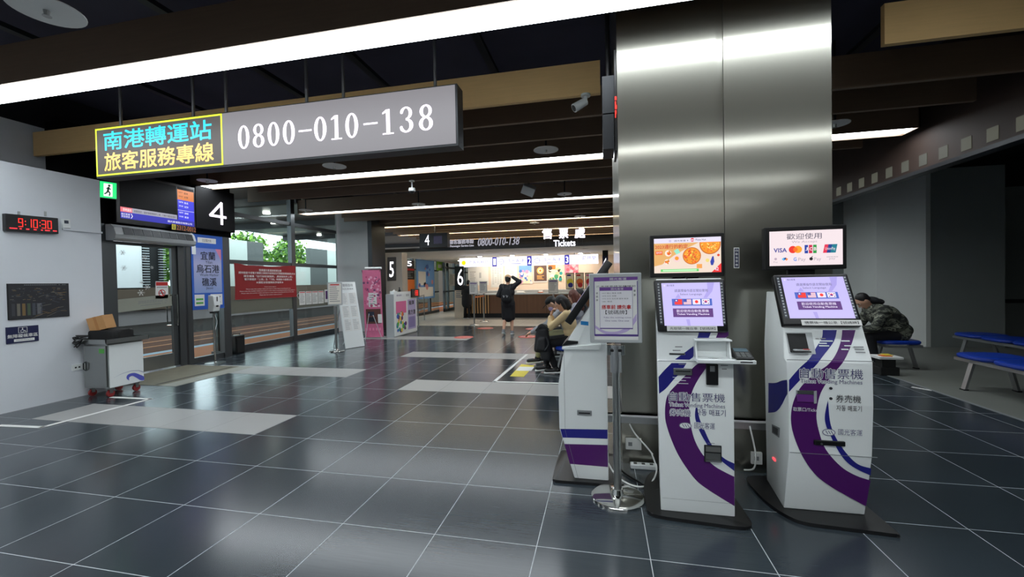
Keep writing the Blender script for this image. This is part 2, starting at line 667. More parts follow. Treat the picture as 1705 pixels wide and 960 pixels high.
def strip_light(x0, x1, y0, y1, label, m='strip', h=0.36, drop=-0.022):
    t = thing('linear_ceiling_light', label, 'ceiling light', (x0, (y0 + y1) / 2, HB), 'linear lights between the ceiling beams')
    g = G().m(M['beam'])
    g.box(x0, y0, HB, x1, y0 + 0.018, HB + h); g.box(x0, y1 - 0.018, HB, x1, y1, HB + h)
    g.box(x0, y0, HB, x0 + 0.018, y1, HB + h); g.box(x1 - 0.018, y0, HB, x1, y1, HB + h)
    g.box(x0 + 0.018, y0 + 0.018, HB + 0.1, x1 - 0.018, y1 - 0.018, HB + 0.12)
    g.out('housing', t)
    G().m(M[m]).box(x0 + 0.03, y0 + 0.03, HB - drop, x1 - 0.03, y1 - 0.03, HB + 0.095).out('diffuser', t)
strip_light(-6.95, 3.4, 2.84, 3.12, 'broad white strip light nearest the camera, crossing the top of the photo', drop=0.026)
strip_light(-7.95, 4.15, 6.53, 6.87, 'long white strip light just beyond the LED phone sign, second from the front')
strip_light(-7.98, 3.6, 9.78, 10.1, 'third strip light from the front, past the hanging dome camera')
strip_light(-7.98, 2.8, 12.98, 13.26, 'fourth strip light from the front, just before the ticket office fascia', 'strip_far')
strip_light(-7.98, 2.4, 15.35, 15.6, 'fifth strip light, above the ticket office ceiling behind the hanging letters', 'strip_far')
strip_light(-7.98, 2.2, 17.75, 18.0, 'farthest thin strip light, above the ticket office roof at the end wall', 'strip_far')
for y, nth in ((0.12, 'second'), (-2.6, 'third'), (-5.2, 'fourth'), (-7.5, 'fifth'), (-9.9, 'sixth')):
    strip_light(-6.95, 4.1, y, y + 0.28, 'strip light behind the camera, the %s bright band mirrored in the steel pillar' % nth, 'strip_near')

# right hand side: bulkhead with a row of little lit openings, far walls
g = G().m(mat('bulkhead', (52, 36, 28), 0.7, var=0.2, vscale=4))
g.box(4.28, -13, 2.87, 4.36, 14, 4.4)
g.m(M['frame_dark']).box(4.24, -13, 2.83, 4.40, 14, 2.88)
bh = struct(g.out('bulkhead'))
om = mat('opening', (150, 150, 132), 0.8, emit=0.22)
for i in range(26):
    y = 2.2 + i * 0.34
    G().m(om).box(4.274, y, 2.93, 4.282, y + 0.14, 3.08).out('opening', bh)
sbox('ceiling_right', M['wall_dark'], 4.36, -13, 3.95, 13, 20, 4.0)
sbox('wall_far', M['wall_grey'], 0.9, 11.6, 0, 13, 11.8, 3.4)
g = G().m(mat('pier_lit', (204, 206, 202), 0.8, var=0.04, vscale=3))  # face turned to the light, its brightness put into the colour
g.prism([(5.78, 11.6, 0), (5.80, 10.4, 0), (6.36, 9.88, 0), (6.44, 9.88, 0), (6.44, 11.6, 0)], (0, 0, 3.55))
struct(g.out('wall_pier'))
sbox('wall_grey_block', M['wall_grey'], 6.38, 9.89, 0, 7.66, 11.6, 3.55)
sbox('wall_far_top', M['wall_dark'], 0.9, 11.55, 3.4, 13, 11.8, 4.4)
sbox('wall_right', M['wall_grey'], 12.8, -13, 0, 13.0, 11.6, 4.0)
sbox('trim_7', M['frame_dark'], 7.7, 11.5, 0.78, 12.8, 11.58, 0.86)
sbox('wall_office_side', M['wall_dark'], 4.1, 11.8, 0, 4.3, 18.6, 4.4)

# stainless pillar
g = G().m(M['brushed'])
g.box(0.145, 3.40, 0.0, 0.866, 5.0, 4.4)
g.box(0.868, 3.412, 0.0, 0.914, 5.0, 4.4)
g.box(0.916, 3.40, 0.0, 1.625, 5.0, 4.4)
g.m(M['black']).box(0.8655, 3.42, 0.0, 0.9165, 4.9, 4.39)
struct(g.out('wall_pillar'))

# office corridor beyond the counter
sbox('floor_corridor', M['floor_light'], -8.1, 18.4, -0.1, -5.6, 26, 0.0)
sbox('ceiling_corridor', M['white_matte'], -8.1, 18.4, 2.55, -5.6, 26, 2.66)
sbox('wall_corridor_end', M['wall_grey'], -8.1, 26, 0, -5.6, 26.2, 2.7)
sbox('wall_corridor_side', M['wall_grey'], -5.6, 18.6, 0, -5.4, 26, 2.7)

# ------------------------------------------------------------------ glazed wall on the left
def window(n, y0, y1, x=GX, rails=(0.0, 0.12, 0.86, 1.16, 1.98, 2.07, 3.06, 3.15), top=3.95, olive=True, post=0.07):
    g = G().m(M['frame'])
    g.box(x - 0.06, y0 - post, 0, x + 0.06, y0 + post, top)
    for a, b in zip(rails[::2], rails[1::2]):
        g.m(M['rail'] if (0.8 < a < 1.0 and olive) else M['frame'])
        g.box(x - 0.04, y0 + post, a, x + 0.04, y1 - post, b)
    w = struct(g.out('window_%d' % n))
    p = G().m(M['glass']).box(x - 0.006, y0, 0.02, x + 0.006, y1, top).out('pane', w)
    return w
window(1, 7.42, 9.66)
window(2, 9.66, 11.62)
for i, (a, b) in enumerate(((12.6, 13.9), (13.9, 15.3), (15.3, 16.9), (16.9, 18.7), (18.7, 19.9), (22.2, 24), (24, 25.9))):
    window(3 + i, a, b, rails=(0, .12, 1.0, 1.06, 2.05, 2.12), top=2.55 if a > 13 else 3.95, olive=False)
sbox('wall_glazing_top', M['wall_dark'], GX - 0.1, 4.6, 3.9, GX + 0.1, 13.4, 4.4)
# concrete column between the glazing and gate 5
g = G().m(mat('column', (150, 152, 152), 0.7, var=0.03))
g.box(-8.2, 11.7, 0, -7.05, 12.5, 3.9)
g.m(M['frame_dark']).box(-7.07, 11.69, 0, -6.93, 12.5, 3.9)
struct(g.out('wall_column'))
sbox('wall_gate_pier', mat('pier', (205, 196, 184), 0.7), -7.35, 12.9, 0, -6.55, 13.3, 2.52)

# vestibule with the glass door of gate 4
VX = -7.7
g = G().m(M['frame'])
for y0, y1 in ((5.03, 5.2), (6.24, 6.36), (6.40, 6.50), (7.17, 7.34)):
    g.box(VX - 0.09, y0, 0, VX + 0.03, y1, 2.5)
g.box(VX - 0.08, 5.2, 2.25, VX + 0.02, 6.24, 2.5)
g.box(VX - 0.08, 6.5, 0, VX + 0.0, 7.17, 0.1)
g.box(GX, 7.24, 0, VX - 0.09, 7.34, 0.1); g.box(GX, 7.24, 2.2, VX - 0.09, 7.34, 2.5)
struct(g.out('door_frame'))
sbox('wall_over_door', mat('fascia', (14, 14, 16), .8, spec=.1), GX - 0.1, 4.6, 2.5, VX + 0.02, 7.4, 3.95)
p = G().m(M['glass']).box(VX - 0.05, 6.5, 0.1, VX - 0.04, 7.17, 2.5).out('window_20')
struct(p)
p = G().m(M['glass']).box(GX, 7.28, 0.1, VX - 0.09, 7.29, 2.2).out('window_21')
struct(p)
g = G().m(M['frame'])
dY0, dY1 = 5.21, 6.235
g.box(VX - 0.05, dY0, 0.03, VX, dY0 + 0.05, 2.24); g.box(VX - 0.05, dY1 - 0.09, 0.03, VX, dY1, 2.24)
g.box(VX - 0.05, dY0 + 0.05, 2.19, VX, dY1 - 0.09, 2.24)
g.m(M['steel']).box(VX - 0.05, dY0 + 0.05, 0.03, VX, dY1 - 0.09, 0.27)
door = struct(g.out('door_1'))
G().m(M['glass']).box(VX - 0.03, dY0 + 0.05, 0.27, VX - 0.02, dY1 - 0.09, 2.19).out('pane', door)
for dx in (0.05, -0.1):
    hy = dY1 - 0.045 if dx > 0 else dY1 - 0.12
    G().m(M['chrome']).tube([(VX, hy, 1.33), (VX + dx, hy, 1.33), (VX + dx, hy, 1.28), (VX + dx, hy, 0.83), (VX + dx, hy, 0.78), (VX, hy, 0.78)], 0.012, 8).out('handle', door)
g = G()
P_ = Panel(g, U(190, 499, 'x', VX - 0.017), U(288, 489, 'x', VX - 0.017), U(190, 521, 'x', VX - 0.017))
P_.rect(0, 0, 1, 1, mat('frosted_band', (150, 152, 140), 0.6), 0)
P_.text('請勿將手放置於自動門上', 0.38, 0.28, 0.9, 0.55, M['ink_grey'], 1)
P_.lines(0.42, 0.66, 0.88, 0.76, 1, M['ink_grey'], 1, dash=0.02)
g.out('frosted_band', door)
# snowflake stickers on the door glass
snow = M['white_matte']
for px, py, s in ((204, 420, .05), (240, 428, .05), (206, 446, .05), (245, 478, .05), (236, 470, .04), (235, 487, .06), (253, 445, .03)):
    c = U(px, py, 'x', VX - 0.018)
    g = G().m(snow)
    for k in range(6):
        t = k * PI / 3
        d = Vector((0, math.cos(t), math.sin(t))); q = Vector((0, -math.sin(t), math.cos(t)))
        g.quad([c - q * s * .09, c + d * s - q * s * .05, c + d * s + q * s * .05, c + q * s * .09])
        for a in (0.55,):
            for sg in (-1, 1):
                b0 = c + d * s * a
                e = (d * 0.6 + q * sg).normalized() * s * 0.35
                g.quad([b0, b0 + d * s * .1, b0 + e + d * s * .06, b0 + e])
    o = g.out('snowflake_sticker', at=c)
    tag(o, 'small white snowflake sticker on the glass of the left door', 'sticker', 'snowflake stickers on the door')
# no smoking notice
g = G()
P_ = Panel(g, U(259, 468, 'x', VX - 0.017), U(280, 468, 'x', VX - 0.017), U(259, 497, 'x', VX - 0.017))
P_.rect(0, 0, 1, 1, M['paper'], 0).rect(0.03, .05, .97, .25, M['red'], 1)
P_.circ(.5, .68, .2, M['red'], 1).circ(.5, .68, .155, M['paper'], 2).rect(.28, .66, .7, .71, M['ink'], 3).poly([(.34, .52), (.42, .48), (.68, .84), (.6, .88)], M['red'], 4)
P_.lines(.1, .32, .9, .42, 1, M['ink_grey'], 1, dash=.09)
tag(g.out('no_smoking_notice', at=P_.p(.5, 1)), 'white and red no smoking notice taped to the glass door', 'notice')

# entrance mat / threshold
g = G().m(mat('threshold', (120, 116, 100), 0.75, var=0.2, vscale=6))
g.box(-7.66, 4.95, 0.0, -6.5, 6.36, 0.006)
g.m(mat('threshold_strip', (150, 150, 140), 0.5, var=0.1)).box(-6.5, 4.95, 0.0, -6.2, 6.36, 0.004)
g.m(M['black_matte'])
g.box(-6.62, 4.98, 0.006, -6.58, 6.3, 0.0075)
tag(g.out('entrance_mat', at=(-7, 5.6, 0)), 'worn beige entrance mat in front of the glass door', 'mat')
for k, pts in enumerate((((0, 708), (70, 711), (250, 664), (187, 661)), ((930, 638), (823, 635), (877, 590)))):
    g = G().m(M['tape'])
    q = [U(px, py, 'z', 0.0) for px, py in pts]
    for a, b in zip(q, q[1:]):
        d = (b - a).normalized(); s = Vector((-d.y, d.x, 0)) * 0.025
        a2, b2 = a - d * 0.02, b + d * 0.02
        g.prism([a2 - s, b2 - s, b2 + s, a2 + s], (0, 0, 0.003))
    o = g.out('floor_tape', at=q[1])
    tag(o, ('white tape outline on the floor by the left wall, around the wheelchair waiting space', 'white tape outline on the floor under the seated women')[k], 'tape')

# air curtain
t = thing('air_curtain', 'long grey air curtain with black louvres mounted above the glass door', 'air curtain', (-7.6, 5.75, 2.22))
y0, y1 = 5.1, 6.43
g = G().m(M['lgrey'])
prof = [(-7.68, 2.24), (-7.52, 2.24), (-7.48, 2.27), (-7.46, 2.33), (-7.50, 2.44), (-7.56, 2.49), (-7.68, 2.49)]
g.prism([(x, y0, z) for x, z in prof], (0, y1 - y0, 0))
g.out('casing', t)
for k in range(8):
    a = y0 + 0.12 + k * (y1 - y0 - 0.16) / 8
    g = G().m(M['frame_dark'])
    g.hexa([(-7.47, a, 2.335), (-7.455, a, 2.335), (-7.455, a + .135, 2.335), (-7.47, a + .135, 2.335), (-7.515, a, 2.45), (-7.497, a, 2.45), (-7.497, a + .135, 2.45), (-7.515, a + .135, 2.45)])
    for j in range(6):
        z = 2.35 + j * 0.018
        x = -7.455 - (z - 2.335) * 0.37
        g.m(M['grey']).box(x - .004, a + .005, z, x + .003, a + .13, z + .003)
    g.out('louvre', t)

# display and gate number box over the door
t = thing('departure_display', 'wide black departure display with blue ticker over the glass door', 'display', (-7.6, 5.85, 2.55))
DX = -7.53
g = G().m(M['black'])
g.box(DX - 0.12, 5.16, 2.52, DX, 6.49, 3.36, bev=0.008)
g.out('housing', t)
g = G()
P_ = Panel(g, (DX + .002, 5.22, 3.31), (DX + .002, 6.46, 3.31), (DX + .002, 5.22, 2.60))
P_.rect(0, 0, 1, 1, mat('screen_off', (6, 8, 14), 0.5, spec=.2), 0)
P_.rect(0, .85, 1, 1, M['e_navy'], 1).rect(.14, .74, .74, .85, M['e_grey'], 1).rect(0, .74, .14, .85, M['e_pink'], 2)
P_.text('即時資訊', .03, .765, .13, .83, M['e_white'], 3)
P_.text('旅客您好，請依號碼牌順序上車，行動不便旅客優先', .16, .775, .72, .83, M['ink'], 2)
P_.text('國光客運', .01, .875, .11, .92, M['e_white'], 2).text('祝您旅途', .01, .93, .11, .975, M['e_white'], 2)
P_.poly([(.12, .87), (.128, .87), (.145, .925), (.128, .98), (.12, .98), (.137, .925)], M['e_white'], 2)
P_.text('國光客運股份有限公司', .6, .9, .96, .95, M['e_white'], 2)
P_.rect(.735, .0, .75, .85, M['black'], 2)
P_.rect(.75, .07, 1, .33, M['e_orange'], 1).rect(.75, .33, 1, .6, M['e_blue'], 1).rect(.75, .6, 1, .85, M['e_blue'], 1).rect(.75, .595, 1, .603, M['e_white'], 2)
for y, a, b in ((.12, '1877', '羅東'), (.22, '09:20', '宜蘭'), (.37, '1878', '礁溪'), (.47, '09:40', '烏石港'), (.64, '1879', '頭城'), (.74, '10:00', '蘇澳')):
    mm = M['ink'] if y < .3 else M['e_white']
    P_.text(a, .77, y, .83, y + .035, mm, 2).text(b, .85, y, .91, y + .05, mm, 2)
g.out('screen', t)
t = thing('gate_number_box', 'black box with a glowing white number 4 at the corner above the blue poster', 'sign', (-7.6, 6.95, 2.6))
G().m(mat('gate_box', (14, 14, 16), .7, spec=.2)).box(-7.67, 6.50, 2.60, -7.53, 7.36, 3.42, bev=0.008).out('housing', t)
g = G().m(M['e_digit'])
c = lambda y, z: Vector((-7.525, y, z))
def stroke(g, pts, w):
    for a, b in zip(pts, pts[1:]):
        d = (b - a).normalized(); s = Vector((0, -d.z, d.y)) * w / 2
        g.prism([a - s - d * w * .3, b - s + d * w * .3, b + s + d * w * .3, a + s - d * w * .3], (0.01, 0, 0))
stroke(g, [c(7.04, 2.74), c(7.04, 3.16), c(6.79, 2.885), c(7.13, 2.885)], 0.048)
g.out('digit', t)
g = G()
P_ = Panel(g, U(286, 372, 'x', -7.45), U(326, 378, 'x', -7.45), U(286, 382, 'x', -7.45))
P_.slab(0.02, M['black'])
P_.rect(0, .05, .16, .95, M['yellow'], 1).text('2312-0012', .2, .1, 1, .9, mat('phone_orange', (225, 130, 70), .5, emit=.5), 1)
P_.text('☎', .03, .2, .13, .8, M['ink'], 2)
tag(g.out('phone_number_strip', at=P_.p(0.5, 1)), 'thin strip with the number 2312-0012 under the departure display', 'sign')
# exit sign
t = thing('exit_sign', 'green lit running man exit sign left of the departure display', 'exit sign', U(180, 328, 'x', -7.5))
g = G()
P_ = Panel(g, U(166, 301, 'x', -7.5), U(194, 305, 'x', -7.5), U(166, 328, 'x', -7.5))
P_.slab(0.05, M['frame_dark'], pad=.012); g.out('case', t)
g = G()
P_ = Panel(g, P_.p(0, 0, 2), P_.p(1, 0, 2), P_.p(0, 1, 2))
P_.rect(0, 0, 1, 1, M['e_green'], 0).rect(.22, .1, .75, .9, M['e_white'], 1)
for a, b, w in (((.52, .3), (.47, .55), .12), ((.47, .55), (.6, .68), .09), ((.6, .68), (.55, .85), .08), ((.47, .55), (.38, .7), .09), ((.38, .7), (.26, .75), .08), ((.5, .36), (.64, .45), .07), ((.5, .36), (.38, .42), .07)):
    dx, dy = b[0] - a[0], b[1] - a[1]; l = math.hypot(dx, dy); nx, ny = -dy / l * w / 2, dx / l * w / 2
    P_.poly([(a[0] - nx, a[1] - ny), (b[0] - nx, b[1] - ny), (b[0] + nx, b[1] + ny), (a[0] + nx, a[1] + ny)], mat('exit_green', (20, 130, 80), .5), 2)
P_.circ(.55, .22, .07, bpy.data.materials['exit_green'], 2)
g.out('pictogram', t)

# blue destination poster on the glass
t = thing('destination_poster', 'blue poster listing Yilan, Wushi Harbor and Jiaoxi on the glass beside the door', 'poster', U(345, 517, 'x', -7.66))
g = G()
X = -7.66
P_ = Panel(g, (X, 6.49, 2.50), (X, 7.17, 2.50), (X, 6.49, 1.03))
P_.slab(0.02, M['blue'])
gm = bpy.data.materials.new('poster_blue'); gm.use_nodes = True
nt = gm.node_tree
tc = nt.nodes.new('ShaderNodeTexCoord'); sp = nt.nodes.new('ShaderNodeSeparateXYZ'); rp = nt.nodes.new('ShaderNodeValToRGB')
nt.links.new(tc.outputs['Generated'], sp.inputs[0]); nt.links.new(sp.outputs['Z'], rp.inputs[0])
rp.color_ramp.elements[0].color = lin((112, 150, 208)); rp.color_ramp.elements[1].color = lin((60, 110, 190))
e = rp.color_ramp.elements.new(0.6); e.color = lin((176, 178, 214)); e = rp.color_ramp.elements.new(0.76); e.color = lin((140, 150, 205))
nt.links.new(rp.outputs[0], nt.nodes['Principled BSDF'].inputs['Base Color'])
P_.rect(.06, .18, .94, .78, gm, 1)
P_.poly([(.75, .18), (.94, .18), (.94, .34)], mat('poster_pink', (214, 130, 160), .5), 2)
P_.rect(.2, .04, .78, .11, M['paper'], 1).text('往宜蘭方向', .34, .055, .62, .095, M['ink'], 2)
P_.rect(.02, .16, .14, .27, M['white'], 2)
dk = mat('poster_ink', (24, 32, 58), .5)
P_.text('宜蘭', .28, .225, .74, .335, dk, 3, bold=.012).text('Yilan', .42, .345, .64, .385, dk, 3)
P_.text('烏石港', .14, .40, .86, .51, dk, 3, bold=.012).text('Wushi Harbor', .24, .52, .84, .555, dk, 3)
P_.text('礁溪', .3, .58, .76, .69, dk, 3, bold=.012).text('Jiaoxi', .42, .70, .64, .74, dk, 3)
P_.rect(.06, .80, .36, .95, M['paper'], 2).rect(.55, .80, .94, .95, M['paper'], 2)
P_.rect(.1, .85, .32, .875, M['green'], 3).rect(.1, .9, .32, .925, M['green'], 3)
P_.lines(.6, .83, .9, .93, 4, M['ink_grey'], 3)
g.out('sheet', t)
# hand sanitizer on its stand
b = U(350, 600, 'z', 0)
sx, sy = -7.32, 6.62
t = thing('sanitizer_stand', 'white automatic hand sanitizer on a slim chrome pole before the blue poster', 'hand sanitizer', (sx, sy, 0))
G().m(M['steel']).lathe((sx, sy, 0), [(0, 0), (.17, 0), (.17, .008), (.03, .014), (.016, .03), (0, .03)]).out('base', t, smooth=True)
G().m(M['chrome']).cyl((sx, sy, .02), (sx, sy, .98), .016).out('pole', t, smooth=True)
g = G().m(M['frame_dark']); g.box(sx - .05, sy - .05, .96, sx + .05, sy + .05, .99, bev=.01); g.out('drip_tray', t)
g = G().m(M['white']); g.prism([(sx + .06, sy - .07, 1.0), (sx + .09, sy - .07, 1.12), (sx + .07, sy - .07, 1.3), (sx - .05, sy - .07, 1.31), (sx - .06, sy - .07, 1.0)], (0, .14, 0), bev=.012); g.out('dispenser', t)
g = G().m(M['black']); g.box(sx + .083, sy - .006, 1.19, sx + .092, sy + .006, 1.28); g.ell((sx + .085, sy, 1.1), .012, .03, .018); g.out('sensor_window', t)
G().m(M['white']).tube([(sx - .04, sy + .02, 1.0), (sx - .03, sy + .09, .8), (sx - .02, sy + .02, .55), (sx - .02, sy + .02, .2)], .004, 6, sm=5).out('cable', t)
# black speaker box on the floor behind the glass frame
c = U(386, 583, 'z', 0)
t = thing('portable_speaker', 'small black portable speaker standing on the floor against the window', 'speaker', (-7.85, 7.62, 0))
g = G().m(M['black']); g.box(-7.99, 7.52, .0, -7.76, 7.76, .40, bev=.02); g.out('cabinet', t)
g = G().m(M['black_matte']); g.box(-7.765, 7.545, .03, -7.752, 7.735, .33); g.out('grille', t)
g = G().m(M['frame_dark']); g.tube([(-7.87, 7.55, .4), (-7.87, 7.55, .43), (-7.87, 7.73, .43), (-7.87, 7.73, .4)], .01, 6); g.out('handle', t)

# red banner tied across the window
g = G()
X = GX + 0.08
rb = mat('banner_red', (150, 30, 34), 0.6, var=.12, vscale=2)
t = thing('red_banner', 'long dark red cloth banner of white notices stretched across the window frame', 'banner', (X, 8.7, 1.1))
c0, c1, c2 = Vector((X, 7.78, 2.0)), Vector((X, 9.7, 1.995)), Vector((X, 7.78, 1.17))
nv, nh = 24, 8
vv = []
g.m(rb)
for j in range(nh + 1):
    for i in range(nv + 1):
        a, bb = i / nv, j / nh
        p = c0 + (c1 - c0) * a + (c2 - c0) * bb
        sag = 0.05 * math.sin(PI * a) ** 2 * (1 - bb) + (0.03 * math.exp(-(a * 9 - 1.5) ** 2) * (1 - bb))
        vv.append(g.v(p + Vector((0.012 * math.sin(a * 17 + bb * 3), 0, -sag))))
for j in range(nh):
    for i in range(nv):
        g._f([vv[j * (nv + 1) + i], vv[j * (nv + 1) + i + 1], vv[(j + 1) * (nv + 1) + i + 1], vv[(j + 1) * (nv + 1) + i]])
ob = g.out('cloth', t, smooth=True, normals=False)
g = G()
X += 0.02
P_ = Panel(g, (X, 7.78, 1.96), (X, 9.7, 1.955), (X, 7.78, 1.17))
bt = mat('banner_print', (232, 214, 214), .6)
P_.text('搭乘國光客運旅客請注意', .35, .10, .72, .17, bt, 0, bold=.02)
P_.text('請持悠遊卡或電子票證之乘客於候車前先行確認搭乘路線及月台', .05, .19, .97, .255, bt, 0, bold=.02)
P_.text('請至櫃檯「自行抽取號碼牌」,憑號碼依序上車」', .12, .29, .92, .355, bt, 0, bold=.02)
P_.text('電子票證於「上車」及「下車」時請刷卡感應以免', .13, .38, .91, .445, bt, 0, bold=.02)
P_.text('★請配合取號碼依序候車★', .30, .475, .75, .54, bt, 0, bold=.02)
P_.text('Dear passengers', .43, .63, .62, .66, bt, 0, bold=.01)
for y, a, bb in ((.69, .15, .88), (.75, .06, .96), (.81, .08, .94), (.87, .35, .72)):
    P_.text('Please take the number ticket and wait in order before boarding the bus at the platform'[:int(88 * (bb - a)) + 8], a, y, bb, y + .035, bt, 0, bold=.01)
g.out('lettering', t)
G().m(M['white']).tube([(X, 9.7, 1.2), (X, 9.78, 1.1), (X, 9.82, 1.2), (X, 9.75, 1.25), (X, 9.7, 1.2)], .005, 5, sm=4).out('cord', t)
# row of paper notices on the second window
names = ('first', 'second', 'third', 'fourth')
for k in range(4):
    g = G()
    a = 9.84 + k * .26
    P_ = Panel(g, (GX + .05, a, 1.30), (GX + .05, a + .24, 1.30), (GX + .05, a, .93))
    P_.rect(0, 0, 1, 1, M['paper'], 0).rect(.06, .04, .94, .1, M['red'], 1).lines(.08, .16, .92, .9, 9, M['ink_grey'], 1, fill=.3, seed=k)
    tag(g.out('paper_notice', at=P_.p(.5, 1)), 'white timetable sheet taped to the window, %s in the row from the banner' % names[k], 'notice', 'timetable sheets on the window')
g = G(); P_ = Panel(g, (GX + .05, 10.9, 1.33), (GX + .05, 11.08, 1.33), (GX + .05, 10.9, .95))
P_.rect(0, 0, 1, 1, M['paper'], 0).rect(.25, .1, .8, .75, M['purple'], 1)
tag(g.out('paper_notice', at=P_.p(.5, 1)), 'white sheet with a dark purple block at the end of the notices row', 'notice')

# ------------------------------------------------------------------ outside: bus bays under a canopy
sbox('ground_platform', mat('platform', (200, 116, 60), 0.6, spec=.12, var=.2, vscale=2), -9.85, -6, -.12, -8.1, 40, -.02)
sbox('ground_kerb', mat('kerb', (170, 196, 214), 0.6), -10.15, -6, -.12, -9.85, 40, -.02)
sbox('ground_lane', mat('lane', (104, 62, 38), 0.7, spec=.08, var=.3, vscale=1.2, stretch=(3, .3, 1)), -13.5, -6, -.14, -10.15, 40, -.05)
sbox('ground_road', mat('road', (42, 38, 36), 0.8, spec=.05, var=.2, vscale=1, stretch=(3, .3, 1)), -19, -6, -.14, -13.5, 40, -.05)
for x in (-11.4, -12.4):
    sbox('ground_line', mat('road_line', (208, 128, 56), .6), x - .06, -6, -.05, x + .06, 40, -.045)
sbox('wall_outer_low', mat('low_wall', (150, 142, 142), .7), -19.4, -6, -.1, -19, 40, 0.55)
sbox('ceiling_canopy', mat('canopy', (140, 146, 150), .35, metal=.6), -15.6, 4.7, 3.95, -8.2, 30, 4.1)
g = G().m(M['frame_dark'])
for y in (6, 10, 14, 18, 24, 29):
    g.box(-15.6, y, 3.75, -8.2, y + .2, 3.95)
struct(g.out('canopy_beams'))
for k, (x, y) in enumerate(((-11, 12), (-12.5, 14), (-10.5, 17), (-12, 20), (-10.5, 9.5), (-13.5, 18))):
    o = G().m(M['down_out']).cyl((x, y, 3.94), (x, y, 3.9), .11).out('canopy_downlight', at=(x, y, 3.92))
    tag(o, 'small round downlight in the metal canopy outside the window', 'downlight', 'canopy downlights')
# outer screen: white panel, louvres, piers with gaps that show the trees
sbox('wall_outer_white', mat('outer_white', (238, 240, 240), .7), -19.2, 11.6, 1.45, -18.9, 13.85, 3.95)
g = G().m(M['black_matte'])
g.box(-19.2, 13.86, .5, -19.0, 14.8, 3.95)
g.m(M['lgrey'])
for i in range(22):
    g.box(-18.95, 13.86, 1.5 + i * .11, -18.85, 14.12, 1.54 + i * .11)
    g.box(-18.95, 14.55, 1.5 + i * .11, -18.85, 14.8, 1.53 + i * .11)
struct(g.out('wall_outer_louvre'))
sbox('wall_outer_beam', mat('outer_beam', (92, 76, 62), .7), -19.2, -6, .55, -18.9, 40, 1.5)
sbox('wall_outer_pale', mat('outer_pale', (205, 214, 206), .7), -19.2, 17.2, 1.5, -18.9, 19.2, 3.95)
sbox('wall_outer_mid', mat('outer_mid', (96, 100, 98), .7), -19.2, 19.2, 1.5, -18.9, 20.3, 3.95)
sbox('wall_outer_low_pale', bpy.data.materials['outer_pale'], -19.2, 20.3, 1.5, -18.9, 24.2, 2.75)
sbox('wall_outer_mid', bpy.data.materials['outer_mid'], -19.2, 24.2, 1.5, -18.9, 26.0, 3.95)
sbox('wall_outer_pale', bpy.data.materials['outer_pale'], -19.2, 26.0, 1.5, -18.9, 28.5, 3.95)
sbox('outer_sky_block', mat('outer_dark', (120, 112, 100), .7), -19.2, 28.5, .5, -18.9, 36, 3.95)  # added wall, shuts out bright sky beyond the corridor glass
sbox('outer_end_block', bpy.data.materials['outer_dark'], -19.2, 31.0, -.1, -8.2, 31.2, 3.95)  # added end wall, keeps sky out of the far view
sbox('ground_far', mat('far_ground', (90, 110, 70), .9), -40, -6, -.3, -19.4, 40, -.15)

leaf = [mat('leaf_%d' % i, c, .6) for i, c in enumerate(((96, 140, 52), (130, 172, 60), (64, 104, 44)))]
def tree(x, y, h, r, seed, label):
    rr = random.Random(seed)
    t = thing('tree', label, 'tree', (x, y, -.15), 'trees beyond the bus lane')
    G().m(mat('bark', (80, 66, 52), .9)).tube([(x, y, -.15), (x + .1, y, h * .3), (x, y + .1, h * .7)], .12, 8).out('trunk', t)
    g = G()
    for k in range(1500):
        a, b = rr.random() * 2 * PI, math.acos(2 * rr.random() - 1)
        q = r * (0.55 + .5 * rr.random()) * (1 + .25 * math.sin(3 * a + seed) * math.sin(2 * b))
        c = Vector((x + q * math.sin(b) * math.cos(a), y + q * math.sin(b) * math.sin(a), h * .68 + q * 1.1 * math.cos(b)))
        s = .10 + .12 * rr.random()
        u = Vector((rr.uniform(-1, 1), rr.uniform(-1, 1), rr.uniform(-1, 1))).normalized(); w = u.orthogonal().normalized()
        g.m(leaf[min(2, int(rr.random() * 3))])
        g.quad([c - u * s, c - w * s * .5, c + u * s, c + w * s * .5])
    g.out('foliage', t, normals=False)
for k, (x, y, h, r, l) in enumerate(((-20.9, 15.7, 4.2, 1.3, 'bright green tree seen through the door glass beside the dark louvres'),
                                     (-21.2, 21.4, 4.8, 1.25, 'bright green leafy tree above the red banner, left of two'),
                                     (-21.4, 25.2, 4.8, 1.25, 'bright green leafy tree above the red banner, right of two'),
                                     (-24.0, 12.2, 5.0, 1.6, 'green tree mostly hidden by the white outer panel behind the door'))):
    tree(x, y, h, r, k + 3, l)

# ------------------------------------------------------------------ left wall fittings
WX = -7.0
def on_wall(px0, py0, px1, py1, px2, py2, off=0.03):
    return U(px0, py0, 'x', WX + off), U(px1, py1, 'x', WX + off), U(px2, py2, 'x', WX + off)
SEG = {'0': 'abcdef', '1': 'bc', '2': 'abged', '3': 'abgcd', '4': 'fgbc', '5': 'afgcd', '6': 'afgedc', '7': 'abc', '8': 'abcdefg', '9': 'abcdfg'}
def seven(P_, s, x0, y0, w, h, material, k=2, gap=.35, t=.16):
    x = x0
    for ch in s:
        if ch == ':':
            for yy in (.3, .7):
                P_.rect(x + w * .1, y0 + h * (yy - .06), x + w * .28, y0 + h * (yy + .06), material, k)
            x += w * .55
            continue
        a = t * w
        b = t * w * P_.W / P_.H
        R_ = {'a': (0, 0, w, b), 'd': (0, h - b, w, h), 'g': (0, h / 2 - b / 2, w, h / 2 + b / 2), 'f': (0, 0, a, h / 2), 'b': (w - a, 0, w, h / 2),
              'e': (0, h / 2, a, h), 'c': (w - a, h / 2, w, h)}
        for sname in SEG.get(ch, ''):
            q = R_[sname]
            P_.rect(x + q[0], y0 + q[1], x + q[2], y0 + q[3], material, k)
        x += w * (1 + gap)
